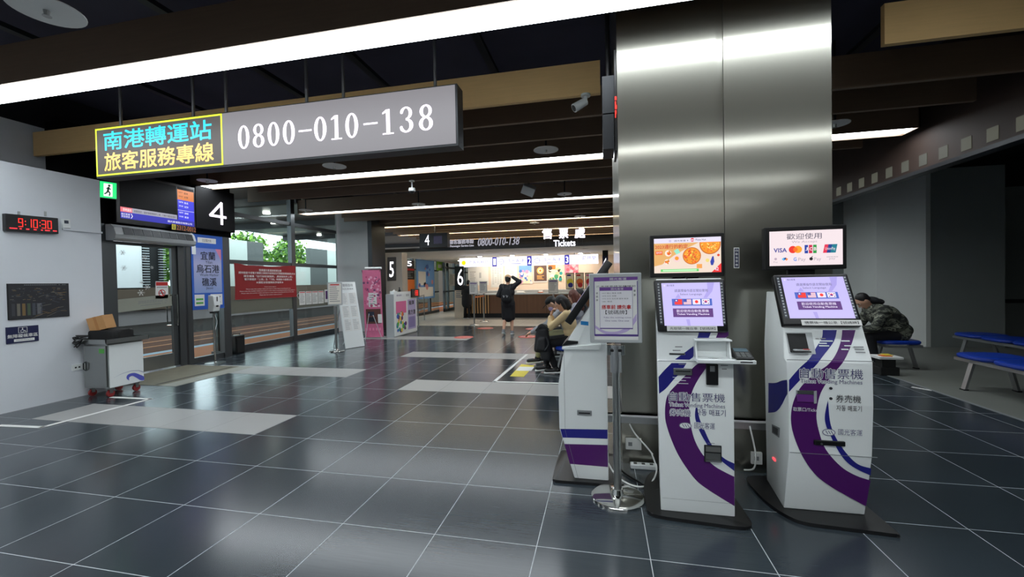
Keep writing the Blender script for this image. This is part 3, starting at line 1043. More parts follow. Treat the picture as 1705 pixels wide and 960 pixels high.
t = thing('led_clock', 'black LED wall clock showing 9:10:30 in red on the white wall', 'clock', U(50, 386, 'x', WX))
g = G(); TL, TR, BL = on_wall(9, 355, 97, 363, 10, 381, .06)
P_ = Panel(g, TL, TR, (TL.x, TL.y, TL.z - .205)); P_.slab(.06, M['black'], bev=.004); g.out('case', t)
g = G(); P_ = Panel(g, TL, TR, (TL.x, TL.y, TL.z - .205))
seven(P_, '9:10:30', .22, .22, .085, .5, M['e_red'], 2)
er = mat('e_red_dim', (235, 50, 60), .4, emit=1.3)
for a, b in ((.06, .2), (.24, .28), (.36, .42), (.5, .56), (.64, .68), (.72, .82), (.88, .96)):
    P_.rect(a, .8, b, .87, er, 1)
g.out('digits', t)
for px in (34, 78):
    q = U(px, 357, 'x', WX + .03)
    G().m(M['steel']).box(q.x - .03, q.y - .01, q.z - .02, q.x - .02, q.y + .01, q.z + .04).out('hanger', t)
t = thing('thermostat', 'small white thermostat box beside the LED clock', 'thermostat', U(111, 380, 'x', WX))
g = G(); TL, TR, BL = on_wall(104, 364, 117, 365, 105, 379, .03)
P_ = Panel(g, TL, TR, BL); P_.slab(.03, M['white'], bev=.004); g.out('case', t)
g = G(); P_ = Panel(g, TL, TR, BL); P_.rect(.2, .15, .75, .5, mat('lcd', (30, 40, 60), .2), 1); g.out('display', t)
a, b = U(104, 381, 'x', WX + .01), U(170, 386, 'x', WX + .01)
o = G().m(M['wall']).box(WX, a.y, a.z - .012, WX + .02, b.y, a.z + .012).out('wall_conduit', at=a)
tag(o, 'thin white cable trunking running along the wall from the clock', 'conduit')
t = thing('route_map', 'large dark printed route map on the white wall', 'map', U(65, 529, 'x', WX))
g = G(); TL, TR, BL = on_wall(12, 472, 114, 468, 14, 529, .015)
TR.z = TL.z
P_ = Panel(g, TL, TR, (TL.x, TL.y, TL.z - .44)); P_.slab(.015, M['black_matte'])
rr = random.Random(4)
cols = [mat('map_%d' % i, c, .6) for i, c in enumerate(((110, 106, 96), (70, 74, 84), (120, 96, 60), (60, 60, 66), (70, 86, 66)))]
P_.rect(.01, .02, .99, .98, mat('map_bg', (40, 41, 46), .6), 1)
for k in range(90):
    x, y = rr.uniform(.02, .9), rr.uniform(.1, .5)
    P_.rect(x, y, x + rr.uniform(.01, .07), y + .012, cols[k % 4], 2)
for k in range(26):
    x, y = rr.uniform(.5, .95), rr.uniform(.15, .9)
    l, an = rr.uniform(.05, .2), rr.uniform(-.7, .7)
    P_.poly([(x, y), (x - l, y + l * an), (x - l, y + l * an + .012), (x, y + .012)], cols[k % 3], 3)
for k in range(6):
    P_.rect(.05 + k * .08, .56, .1 + k * .08, .9, cols[(k * 2 + 3) % 5], 2)
P_.rect(.44, .56, .53, .9, cols[1], 2).lines(.45, .58, .52, .88, 8, M['grey'], 3)
P_.lines(.25, .03, .95, .06, 1, M['grey'], 2, dash=.03)
g.out('print', t)
t = thing('wheelchair_sign', 'navy blue wheelchair waiting area sign low on the white wall', 'sign', U(37, 573, 'x', WX))
g = G(); TL, TR, BL = on_wall(10, 545, 64, 543, 11, 574, .012)
TR.z = TL.z
P_ = Panel(g, TL, TR, (TL.x, TL.y, TL.z - .2)); P_.slab(.012, M['navy_dark'])
wt = M['paper']
P_.rect(.36, .05, .64, .40, wt, 1).rect(.375, .07, .625, .38, M['navy_dark'], 2)
P_.circ(.49, .12, .03, wt, 3).poly([(.475, .15), (.505, .15), (.51, .25), (.57, .25), (.6, .34), (.575, .35), (.555, .28), (.485, .28)], wt, 3)
P_.circ(.48, .29, .085, wt, 3).circ(.48, .29, .062, M['navy_dark'], 4)
P_.text('無障礙候車區', .03, .46, .97, .68, wt, 1, bold=.01).rect(.22, .76, .86, .92, wt, 1).text('Accessible Waiting Area', .28, .8, .8, .88, M['ink'], 2)
g.out('print', t)
t = thing('wall_socket', 'white double power socket low on the wall behind the steel cart', 'socket', U(128, 617, 'x', WX))
g = G(); q = U(128, 611, 'x', WX); g.m(M['white']).box(WX, q.y - .06, q.z - .04, WX + .012, q.y + .06, q.z + .04, bev=.004)
g.m(M['black']); g.box(WX + .0125, q.y - .03, q.z - .01, WX + .014, q.y - .01, q.z + .01); g.box(WX + .0125, q.y + .01, q.z - .01, WX + .014, q.y + .03, q.z + .01)
g.out('plate', t)

# stainless cart
cx0, cx1, cy0, cy1 = -6.93, -6.5, 4.30, 4.73
t = thing('steel_cart', 'stainless steel cart on red casters with a white front by the left wall', 'cart', ((cx0 + cx1) / 2, (cy0 + cy1) / 2, 0))
G().m(M['steel']).box(cx0, cy0, .12, cx1, cy1, .72, bev=.006).out('cabinet', t)
d = G().m(M['steel']).box(cx0 + .02, cy0 - .014, .14, cx1 - .02, cy0, .70, bev=.004).out('door', t)
G().m(M['black']).tube([(cx0 + .06, cy0 - .016, .36), (cx0 + .04, cy0 - .03, .38), (cx0 + .04, cy0 - .03, .46), (cx0 + .06, cy0 - .016, .48), (cx0 + .09, cy0 - .03, .46), (cx0 + .09, cy0 - .03, .38), (cx0 + .06, cy0 - .016, .36)], .006, 6).out('handle', d)
G().m(M['green']).box(cx1 - .13, cy0 - .0155, .60, cx1 - .04, cy0 - .0142, .66).out('sticker', d)
g = G(); P_ = Panel(g, (cx1 + .012, cy0 + .01, .705), (cx1 + .012, cy1, .705), (cx1 + .012, cy0 + .01, .13)); P_.slab(.012, M['white'])
sw = [(.08, .78), (.35, .72), (.62, .70), (.84, .73), (1, .8), (1, .77), (.84, .71), (.62, .685), (.35, .71)]
P_.poly(sw, mat('swoosh_grey', (176, 180, 200), .5), 1)
P_.poly([(q.x, q.y) for q in smooth_path([(.55, .92), (.47, .86), (.48, .79), (.56, .755), (.72, .76), (.9, .84), (1, .9), (1, .98), (.88, .965), (.75, .88), (.64, .82), (.55, .84), (.54, .89)], 4)], mat('swoosh_blue', (86, 92, 190), .5), 2)
g.out('front_panel', t)
g = G().m(M['steel']); g.box(cx0 - .05, cy0 - .06, .73, cx1 + .06, cy1 + .05, .745); g.box(cx0 - .05, cy0 - .06, .745, cx1 + .06, cy0 - .05, .79); g.box(cx1 + .05, cy0 - .06, .745, cx1 + .06, cy1 + .05, .79); g.box(cx0 - .05, cy1 + .04, .745, cx1 + .06, cy1 + .05, .79); g.box(cx0 - .05, cy0 - .06, .745, cx0 - .04, cy1 + .05, .79)
g.box(cx0 + .05, cy0 + .05, .72, cx1 - .05, cy1 - .05, .73)
g.out('tray', t)
for x in (cx0 + .06, cx1 - .05):
    for y in (cy0 + .05, cy1 - .06):
        c = G().m(M['steel']); c.box(x - .03, y - .03, .108, x + .03, y + .03, .12); c.box(x - .022, y - .02, .05, x - .017, y + .02, .11); c.box(x + .017, y - .02, .05, x + .022, y + .02, .11)
        co = c.out('caster', t)
        w = G().m(mat('caster_red', (140, 40, 40), .5)); w.cyl((x - .014, y, .045), (x + .014, y, .045), .045, seg=20); w.out('wheel', co, smooth=True)
t = thing('cable_bag', 'black tool bag with a tangle of cables on top of the steel cart', 'bag', (-6.72, 4.5, .746))
g = G().m(M['black_matte']); g.prism([(q.x, q.y, .747) for q in smooth_path([(-6.9, 4.34, 0), (-6.52, 4.36, 0), (-6.49, 4.5, 0), (-6.55, 4.66, 0), (-6.85, 4.66, 0), (-6.93, 4.5, 0)], 5, True)], (0, 0, .15), bev=.03); g.out('bag_body', t, smooth=True)
rr = random.Random(2)
for k in range(7):
    p = [(-6.92 + rr.uniform(-.02, .04), 4.36 + rr.uniform(-.05, .05), .82)]
    p += [(-6.98 + rr.uniform(-.06, .05), 4.27 + rr.uniform(-.05, .04), .80 - .04 * j + rr.uniform(-.03, .05)) for j in range(3)]
    p += [(-6.88 + rr.uniform(-.05, .05), 4.2 + rr.uniform(-.03, .02), .68 + rr.uniform(-.03, .08)), (-6.8, 4.215, .8)]
    G().m(M['black']).tube(p, .007, 6, sm=4).out('cable', t)
t = thing('cardboard_box', 'brown cardboard box tilted on top of the black bag on the cart', 'cardboard box', (-6.78, 4.5, .9))
g = G().m(mat('cardboard', (190, 142, 92), .8, var=.08)); g.box(-.10, -.09, 0, .10, .09, .19)
g.xform(Matrix.Translation((-6.80, 4.46, .90)) @ Matrix.Rotation(-.22, 4, 'Y') @ Matrix.Rotation(.10, 4, 'X') @ Matrix.Rotation(.35, 4, 'Z')); g.out('carton', t)
g = G().m(mat('packing_tape', (176, 122, 70), .4)); g.box(-.018, -.0912, -.001, .018, .0912, .1912)
g.xform(Matrix.Translation((-6.80, 4.46, .90)) @ Matrix.Rotation(-.22, 4, 'Y') @ Matrix.Rotation(.10, 4, 'X') @ Matrix.Rotation(.35, 4, 'Z')); g.out('packing_tape', t)

# ------------------------------------------------------------------ hanging LED sign
LY = 3.75
t = thing('led_phone_sign', 'long hanging LED sign with cyan and yellow characters and the number 0800-010-138', 'LED sign', (-3.5, LY + .08, 2.77))
x0, x1, xm, zt, zb = -5.735, -1.32, -3.958, 3.325, 2.775
G().m(M['frame_dark']).box(x0 - .01, LY, zb - .02, x1 + .02, LY + .16, zt + .01).out('housing', t)
g = G(); P_ = Panel(g, (x0, LY - .004, zt), (xm, LY - .004, zt), (x0, LY - .004, zb), step=.002)
P_.rect(0, 0, 1, 1, mat('e_led_dark', (92, 84, 80), .5, emit=.75), 0)
for q in ((0, 0, 1, .035), (0, .965, 1, 1), (0, 0, .012, 1), (.988, 0, 1, 1)):
    P_.rect(*q, M['e_lime'], 1)
P_.text('南港轉運站', .07, .09, .92, .47, M['e_cyan'], 1, bold=.014).text('旅客服務專線', .07, .53, .93, .90, M['e_gold'], 1, bold=.014)
g.out('title_panel', t)
g = G(); P_ = Panel(g, (xm, LY - .004, zt), (x1, LY - .004, zt), (xm, LY - .004, zb), step=.002)
lm = mat('e_led_grey', (142, 139, 144), .5, emit=.85)
P_.rect(0, 0, 1, 1, lm, 0)
g.out('number_panel', t)
g = G(); P_.g = g
dm_ = M['e_digit']
P_.g.m(dm_)
def ringp(cx, cy, ro, ri, so=1.0, a0=0, a1=2 * PI, n=40):
    """stressed ring: outer ellipse ro, inner ellipse ri"""
    for i in range(n):
        t0, t1 = a0 + (a1 - a0) * i / n, a0 + (a1 - a0) * (i + 1) / n
        q = []
        for tt, r in ((t0, ro), (t1, ro), (t1, ri), (t0, ri)):
            q.append((cx + r[0] * math.cos(tt), cy + r[1] * math.sin(tt)))
        P_.poly(q, dm_, 1)
def digit(ch, x, y0, w, h):
    cx, cy = x + w / 2, y0 + h / 2
    if ch == '0':
        ringp(cx, cy, (w * .5, h * .5), (w * .22, h * .43))
    elif ch == '8':
        ringp(cx, y0 + h * .25, (w * .44, h * .25), (w * .2, h * .18)); ringp(cx, y0 + h * .73, (w * .5, h * .27), (w * .23, h * .2))
    elif ch == '1':
        P_.rect(cx - w * .14, y0 + h * .02, cx + w * .14, y0 + h, dm_, 1)
        P_.poly([(cx - w * .14, y0 + h * .02), (cx - w * .14, y0 + h * .14), (cx - w * .42, y0 + h * .2), (cx - w * .42, y0 + h * .14)], dm_, 1)
        P_.rect(cx - w * .42, y0 + h * .945, cx + w * .42, y0 + h, dm_, 1)
    elif ch == '3':
        ringp(cx - w * .05, y0 + h * .25, (w * .45, h * .25), (w * .2, h * .19), a0=-PI * .88, a1=PI * .52)
        ringp(cx - w * .05, y0 + h * .73, (w * .52, h * .27), (w * .24, h * .2), a0=-PI * .52, a1=PI * .85)
        P_.circ(cx - w * .36, y0 + h * .2, h * .065, dm_, 2); P_.circ(cx - w * .4, y0 + h * .8, h * .065, dm_, 2)
    elif ch == '-':
        P_.rect(x + w * .02, y0 + h * .47, x + w * 1.1, y0 + h * .54, dm_, 1)
xs = [.063, .130, .203, .275, .345, .416, .490, .562, .636, .716, .784, .862]
for ch, x in zip('0800-010-138', [.075, .145, .215, .285, .355, .425, .495, .56, .635, .71, .785, .86]):
    digit(ch, x, .28, .054, .45)
g.out('phone_number', t)
for x, zz in ((-5.47, 4.4), (-4.43, 4.4), (-3.99, 4.4), (-2.98, 4.4), (-2.55, 4.4), (-1.55, 4.4)):
    G().m(M['alu']).cyl((x, LY + .08, zt), (x, LY + .08, zz), .016, seg=10).out('hanger_rod', t, smooth=True)
# narrow LED board beside the pillar, seen edge on
t = thing('led_board', 'narrow black LED board hanging edge-on beside the pillar with red glow', 'LED board', (.08, 3.62, 2.55))
g = G().m(M['frame_dark']); g.box(.03, 3.5, 2.82, .125, 3.78, 3.12); g.box(.03, 3.5, 2.53, .12, 3.78, 2.81); g.out('housing', t)
G().m(M['black']).box(.126, 3.46, 2.5, .142, 3.8, 3.3).out('back_plate', t)
g = G().m(M['e_red'])
for k, (z, w) in enumerate(((2.9, .012), (2.86, .008), (2.83, .014), (2.79, .01), (2.76, .006))):
    g.box(.126 + .002, 3.457, z, .128 + w, 3.46, z + .03)
g.out('red_display', t)
G().m(M['black']).cyl((.08, 3.64, 3.12), (.08, 3.64, 4.4), .02).out('hanger_rod', t)

# ------------------------------------------------------------------ small things on the ceiling
def plate(px, py, label, z=3.36, r=.16):
    c = U(px, py, 'z', z)
    t = thing('sprinkler_plate', label, 'sprinkler', c, 'white sprinkler plates')
    G().m(M['white_matte']).lathe(c, [(0, 0), (r, 0), (r, .008), (0, .02)], 32).out('disc', t, smooth=True)
    g = G().m(M['steel']); g.cyl(c - Vector((0, 0, .035)), c, .014, .02, 10); g.cyl(c - Vector((0, 0, .04)), c - Vector((0, 0, .035)), .025, seg=12); g.out('sprinkler_head', t)
    G().m(M['frame_dark']).cyl(c + Vector((0, 0, .015)), (c.x, c.y, 4.4), .014, seg=8).out('drop_pipe', t)
plate(78, 18, 'large round white plate at the top left corner of the photo', 3.4, .2)
plate(909, 250, 'round white sprinkler plate left of the pillar above the second strip light', 3.36, .18)
plate(557, 277, 'round white sprinkler plate just under the LED sign, above the second strip light', 3.36, .18)
plate(697, 340, 'small white sprinkler plate near the middle of the third strip light')
plate(940, 323, 'small white sprinkler plate at the third strip light near the pillar')
plate(509, 350, 'white sprinkler plate at the left end of the third strip light, near the window')
plate(966, 360, 'tiny white sprinkler plate over the fourth strip light by the pillar')
plate(890, 371, 'tiny sprinkler plate over the fourth strip light, left of the Tickets letters')
plate(1390, 207, 'white sprinkler plate just right of the pillar, half hidden by it')
plate(345, 301, 'white sprinkler plate at the left end of the second strip light', 3.42, .16)
# bullet camera
c = U(974, 146, 'z', 3.39)
t = thing('security_camera', 'white bullet security camera under the lit tan beam', 'security camera', c)
c = Vector((c.x, 4.44, 3.4))
G().m(M['white']).cyl(c, c - Vector((0, 0, .02)), .05, seg=20).out('mount', t, smooth=True)
G().m(M['white']).tube([c, c - Vector((0, 0, .06)), c + Vector((-.03, -.02, -.1))], .018, 10).out('arm', t, smooth=True)
a, b = c + Vector((.0, 0, -.07)), c + Vector((-.12, -.05, -.15))
g = G().m(M['white']); g.cyl(a, b, .04, .045, 18); g.out('camera_body', t, smooth=True)
g = G().m(M['black']); g.cyl(b, b + (b - a).normalized() * .003, .034, seg=18); g.out('lens', t)
c = U(686, 318, 'z', 3.2)
t = thing('dome_camera', 'small white dome camera hanging on a short stem in mid ceiling', 'security camera', c)
G().m(M['white']).cyl(c + Vector((0, 0, .05)), (c.x, c.y, 3.41), .014, seg=8).out('stem', t)
g = G().m(M['white']); g.lathe(c, [(0, 0.06), (.06, .055), (.065, .0), (.05, -.01), (0, -.01)][::-1]); g.out('shell', t, smooth=True)
g = G().m(M['black']); g.ell(c - Vector((0, 0, .01)), .045, .045, .035); g.out('dome', t, smooth=True)
g = G().m(M['white']); g.lathe((c.x, c.y, 3.38), [(0, 0), (.05, 0), (.05, .02), (0, .02)]); g.out('mount', t)
c = U(880, 316, 'z', 3.3)
t = thing('projector_spotlight', 'boxy grey spotlight tilted on the ceiling between beams, right of the dome camera', 'spotlight', c)
g = G().m(M['lgrey']); g.box(-.13, -.1, -.09, .13, .1, .09, bev=.015); g.xform(Matrix.Translation(c) @ Matrix.Rotation(.5, 4, 'X') @ Matrix.Rotation(.45, 4, 'Y')); g.out('lamp_body', t)
G().m(M['frame_dark']).cyl(c + Vector((0, .05, .05)), (c.x, c.y + .05, 3.74), .015).out('bracket', t)

# ------------------------------------------------------------------ ticket office
OY = 16.5
t = thing('ticket_counter', 'long ticket counter with walnut front, pale top and black plinth', 'counter', (-2.5, OY, 0))
wal = mat('walnut', (118, 82, 56), .5, var=.25, vscale=2, stretch=(14, 14, .4))
g = G().m(wal); g.box(-4.5, OY, .18, 0.9, OY + .06, .94)
g.m(M['black_matte'])
for k in range(1, 7):
    g.box(-4.5 + k * .78 - .004, OY - .001, .18, -4.5 + k * .78 + .004, OY, .94)
g.out('front_panel', t)
G().m(M['black_matte']).box(-5.85, OY + .03, 0, .9, OY + .07, .18).out('plinth', t)
G().m(M['black_matte']).box(-5.85, OY + .02, .18, -4.5, OY + .06, .94).out('dark_panel', t)
for k in range(12):
    x = -5.83 + k * .113
    G().m(mat('slat_wood', (205, 160, 110), .5) if 'slat_wood' not in bpy.data.materials else bpy.data.materials['slat_wood']).box(x, OY - .02, .18, x + .055, OY + .02, .94).out('slat', t)
G().m(M['white']).box(-5.95, OY - .08, .94, .9, OY + .6, 1.0, bev=.008).out('counter_top', t)
G().m(M['white_matte']).box(-5.85, OY + .25, 1.0, .9, OY + .55, 1.12, bev=.008).out('upper_shelf', t)
G().m(M['white_matte']).box(-5.85, OY + .07, 0, -5.8, OY + .6, .94).out('side_panel', t)
# white lit sign band with counter numbers
t = thing('counter_sign_band', 'long glowing white sign band with window numbers above the ticket counter', 'sign', (-2.9, OY - .1, 2.08))
SY = 16.38
G().m(M['white_matte']).box(-5.73, SY, 2.10, -.1, SY + .12, 2.47).out('light_box', t)
G().m(M['alu']).cyl((-5, SY + .06, 2.47), (-5, SY + .06, 2.56), .02).out('hanger_rod', t)
G().m(M['alu']).cyl((-1, SY + .06, 2.47), (-1, SY + .06, 2.56), .02).out('hanger_rod', t)
g = G(); P_ = Panel(g, (-5.73, SY - .003, 2.47), (-.1, SY - .003, 2.47), (-5.73, SY - .003, 2.10), step=.002)
ef = mat('e_band', (240, 238, 255), .5, emit=1.7)
P_.rect(0, 0, 1, 1, ef, 0)
lt = mat('band_text', (130, 130, 214), .5, emit=.7)
P_.circ(.033, .52, .25, mat('e_yellow', (250, 230, 20), .5, emit=1.1), 1)
P_.text('旅客服務台', .07, .28, .22, .68, lt, 1)
for k, (x, n) in enumerate(((.25, '1'), (.505, '2'), (.77, '3'))):
    P_.rect(x, .0, x + .033, 1, mat('e_num_blue', (56, 52, 196), .5, emit=.8) if k == 0 else bpy.data.materials['e_num_blue'], 1).text(n, x + .008, .16, x + .026, .84, M['e_sign'], 2, bold=.02)
for x in (.295, .555):
    P_.circ(x + .022, .5, .3, lt, 1).circ(x + .022, .5, .25, ef, 2)
    P_.text('www', x + .008, .4, x + .036, .6, lt, 3)
    P_.text('國光客運', x + .065, .2, x + .19, .62, lt, 1).rect(x + .09, .74, x + .165, .8, lt, 1)
P_.text('葛瑪蘭', .81, .5, .87, .7, mat('band_cyan', (150, 205, 230), .5, emit=.9), 1).text('葛瑪蘭', .89, .15, .985, .6, lt, 1)
g.out('lit_face', t)
# free standing letters on the roof edge
def letters(name, label, s, px0, py0, px1, py1, m, bold=0.0, slant=0.0, n=None, Y=13.32):
    a, b = U(px0, py0, 'y', Y), U(px1, py1, 'y', Y)
    g = G().m(M[m])
    v = Vector((slant, 0, 1))
    g.text(s, (a + b) / 2, (1, 0, 0), v, abs(b.x - a.x), abs(a.z - b.z), bold, n=(0, -1, 0), depth=.04)
    zl = min(a.z, b.z)
    if zl > 2.6:
        g.m(M['frame_dark'])
        for f in (.25, .75):
            x = a.x + (b.x - a.x) * f
            g.box(x - .008, Y + .001, 2.6, x + .008, Y + .03, zl + .06)
    o = g.out(name, at=((a.x + b.x) / 2, Y, min(a.z, b.z)))
    return tag(o, label, 'lettering')
for k, (ch, x0, x1) in enumerate((('售', 903, 919), ('票', 931, 946), ('處', 957, 974))):
    letters('sign_letter', 'glowing white character %s in the ticket office title, %s of three' % (ch, ('first', 'second', 'third')[k]), ch, x0, 381 - k * .8, x1, 397 - k * .8, 'e_digit', .02)
letters('sign_lettering', 'white word Tickets standing below the three glowing characters', 'Tickets', 922, 400, 958, 409, 'e_sign', .02)
letters('sign_lettering', 'white slanted number 0800-010-138 standing above the ticket office roof', '0800-010-138', 796, 396.5, 865, 407, 'e_grey', 0.0, .18)
letters('sign_lettering', 'small white characters left of the slanted phone number', '旅客服務專線', 749, 399, 789, 405, 'e_grey')
letters('sign_lettering', 'tiny white words Passenger Service Line under the small characters', 'Passenger Service Line', 750, 408, 789, 411, 'e_grey')
t = thing('gate_number_box', 'small dark box standing in for a mirrored gate 4 sign, left of the roof letters', 'sign', U(730, 411, 'y', 13.0))  # reflection of the gate sign and display, built as a solid box
a, b = U(698, 389, 'y', 13.0), U(745, 411, 'y', 13.0)
G().m(M['black']).box(a.x, 13.0, b.z, b.x, 13.25, a.z, bev=.006).out('housing', t)
g = G().m(M['e_sign']); a, b = U(707, 391, 'y', 12.995), U(715, 408, 'y', 12.995)
g.text('4', (a + b) / 2 , (1, 0, 0), (0, 0, 1), b.x - a.x, a.z - b.z); g.out('digit', t)
a, b = U(722, 393, 'y', 12.997), U(736, 405, 'y', 12.997)
G().m(mat('mirrored_screen', (46, 40, 70), .3, emit=.5)).box(a.x, 12.995, b.z, b.x, 13.0, a.z).out('screen', t)
G().m(M['black']).cyl((a.x, 13.12, 2.9), (a.x, 13.12, 3.4), .02).out('hanger_rod', t)
# roof soffit downlights
for k, (px, py) in enumerate(((893, 416), (975, 414), (907, 422), (814, 419), (837, 424.6), (771, 426.7), (978, 420), (755, 435), (739, 422), (699, 430), (657, 425), (730, 433))):
    c = U(px, py, 'z', 2.548)
    t = thing('downlight', 'round recessed downlight in the white ticket office ceiling', 'downlight', c, 'downlights of the ticket office ceiling')
    G().m(M['white_matte']).lathe((c.x, c.y, 2.538), [(.085, 0), (.11, 0), (.11, .012), (.085, .012)], 24).out('ring', t)
    G().m(M['down']).cyl((c.x, c.y, 2.54), (c.x, c.y, 2.549), .082, seg=20).out('lens', t)
for k in range(4):
    for x in (-5.0, -3.6, -2.2, -.8):
        if k in (1, 3):
            c = Vector((x, 16.9 + (k - 1) * .45, 2.548))
            t = thing('downlight', 'round recessed downlight in the white ticket office ceiling', 'downlight', c, 'downlights of the ticket office ceiling')
            G().m(M['down']).cyl((c.x, c.y, 2.54), (c.x, c.y, 2.549), .082, seg=20).out('lens', t)
for y in (19.5, 22):
    c = Vector((-6.8, y, 2.548))
    t = thing('downlight', 'round recessed downlight in the white ticket office ceiling', 'downlight', c, 'downlights of the ticket office ceiling')
    G().m(M['down']).cyl((c.x, c.y, 2.54), (c.x, c.y, 2.549), .082, seg=20).out('lens', t)
t = thing('office_fill_light', 'long added fill light hidden inside the ticket office behind the glowing sign band', 'ceiling light', (-2.9, 17.7, 2.5))  # added lamp, hidden behind the sign band to brighten the office
G().m(M['white_matte']).box(-5.45, 17.52, 2.52, -.25, 17.88, 2.549).out('housing', t)
G().m(lamp_mat('office_fill', (255, 240, 220), 16.0)).box(-5.4, 17.55, 2.50, -.3, 17.85, 2.52).out('diffuser', t)
# posters on the office wall
BY = 18.38
def poster(name, label, px0, py0, px1, py1, draw, Y=BY, cat='poster', frame=None, n=None):
    g = G()
    TL, TR, BL = U(px0, py0, 'y', Y), U(px1, py0, 'y', Y), U(px0, py1, 'y', Y)
    TR.z = TL.z; BL.x = TL.x
    if name == 'menu_stand':
        BL.z = 1.121
    P_ = Panel(g, TL, TR, BL, step=.003)
    if frame:
        P_.slab(.02, frame, pad=.03)
    draw(P_)
    return tag(g.out(name, at=P_.p(.5, 1)), label, cat)
rr = random.Random(11)
def dots(P_, ms, n, x0=.05, y0=.05, x1=.95, y1=.95, r=(.03, .1), k=2):
    for i in range(n):
        P_.circ(rr.uniform(x0, x1), rr.uniform(y0, y1), rr.uniform(*r), ms[i % len(ms)], k + .1 * i, 10)
sky_b, brown, cream = mat('p_sky', (110, 160, 220), .6), mat('p_brown', (92, 70, 66), .6), mat('p_cream', (240, 226, 196), .6)
poster('poster', 'poster with blue sky and white flowers on the office wall', 863, 441, 886, 472, lambda P_: (P_.rect(0, 0, 1, 1, cream, 0), P_.rect(.03, .03, .97, .4, sky_b, 1), dots(P_, [M['white_matte'], mat('p_blue', (60, 110, 200), .6), mat('p_lil', (200, 150, 190), .6)], 34, .08, .3, .92, .95)))
poster('poster', 'dark brown poster with a glowing round emblem on the office wall', 888, 441, 911, 470, lambda P_: (P_.rect(0, 0, 1, 1, M['white_matte'], 0), P_.rect(.04, .04, .96, .93, brown, 1), P_.circ(.5, .33, .2, mat('p_gold', (226, 170, 96), .6), 2), P_.circ(.5, .33, .12, cream, 3), P_.circ(.5, .33, .07, M['orange'], 4), P_.lines(.25, .6, .8, .85, 4, bpy.data.materials['p_gold'], 2)))
poster('poster', 'orange and green poster with round shapes on the office wall', 913, 440, 937, 468, lambda P_: (P_.rect(0, 0, 1, 1, cream, 0), P_.rect(0, 0, .5, .3, M['orange'], 1), dots(P_, [M['teal'], mat('p_g', (70, 160, 110), .6), mat('p_dk', (70, 56, 50), .6), M['white_matte'], mat('p_peach', (240, 190, 150), .6)], 22, .1, .2, .9, .9, (.05, .14))))
poster('poster', 'pink poster with pale characters on the office wall', 940, 440, 963, 470, lambda P_: (P_.rect(0, 0, 1, 1, mat('p_pink', (232, 130, 150), .6), 0), P_.rect(0, .6, 1, 1, cream, 1), dots(P_, [mat('p_rose', (214, 90, 110), .6), mat('p_lp', (246, 180, 190), .6)], 20, .05, .05, .95, .6, (.03, .1))))
poster('notice_board', 'large pale notice sheet with faint print at the left of the office wall', 779, 445, 813, 475, lambda P_: (P_.rect(0, 0, 1, 1, M['white_matte'], 0), P_.lines(.1, .25, .4, .9, 6, M['ink_grey'], 1, .25), P_.rect(.55, .3, .65, .6, M['lgrey'], 1)), cat='notice')
poster('notice_board', 'pale timetable sheet of rows, middle of the office wall', 817, 443, 838, 478, lambda P_: (P_.rect(0, 0, 1, 1, M['white_matte'], 0), P_.lines(.1, .1, .9, .9, 11, M['lgrey'], 1, .4, dash=.2)), cat='notice')
poster('notice_board', 'blank pale panel right of the timetable on the office wall', 840, 442, 861, 480, lambda P_: (P_.rect(0, 0, 1, 1, M['paper'], 0), P_.lines(.15, .1, .85, .4, 5, M['lgrey'], 1, .3)), cat='notice')
def drinks(P_, c1, c2):
    P_.rect(0, 0, 1, 1, M['black'], 0); P_.rect(.06, .04, .94, .96, cream, 1); P_.circ(.5, .55, .2, c1, 2); P_.circ(.55, .75, .15, c2, 3); P_.rect(.15, .1, .6, .2, c2, 2)
for k, (a, b, c1, c2, l) in enumerate(((942, 956, M['yellow'], M['navy'], 'yellow'), (958, 972, M['orange'], M['red'], 'orange'), (974, 988, M['red'], M['pink'], 'red'))):
    poster('menu_stand', 'small black framed card with a %s picture standing on the counter' % l, a, 454, b, 477, lambda P_, c1=c1, c2=c2: drinks(P_, c1, c2), Y=OY + .3, cat='display card')
# counter clutter
for k, (x, w, m, l) in enumerate(((-3.4, .35, 'paper', 'flat white tray of leaflets on the counter, right of the standing woman'), (-2.5, .2, 'orange', 'orange leaflet holder on the counter under the brown poster'), (-4.9, .25, 'lgrey', 'grey card terminal on the counter near the wooden slats'))):
    t = thing('counter_item', l, 'counter item', (x, OY + .1, 1.0))
    G().m(M[m]).box(x, OY + .02, 1.0, x + w, OY + .2, 1.03, bev=.004).out('base', t)
    G().m(M['white_matte']).prism([(x + .02, OY + .08, 1.03), (x + .02, OY + .18, 1.03), (x + .02, OY + .18, 1.09)], (w - .04, 0, 0)).out('sloped_top', t)
# pillar and window four beside the counter
sbox('trim_10', M['black'], .06, 15.6, 0, .26, 15.8, 2.55)
sbox('wall_office_end', mat('office_end', (190, 196, 200), .6), .62, 15.9, 0, 1.1, 16.5, 2.55)
g = G(); P_ = Panel(g, U(1003, 426, 'y', 15.55), U(1012, 426, 'y', 15.55), U(1003, 444, 'y', 15.55))
P_.slab(.03, M['navy_dark']); P_.text('4', .25, .2, .75, .8, M['e_white'], 2, bold=.02)
tag(g.out('window_number_sign', at=P_.p(.5, 1)), 'small navy number 4 sign right of the black post by the counter', 'sign')

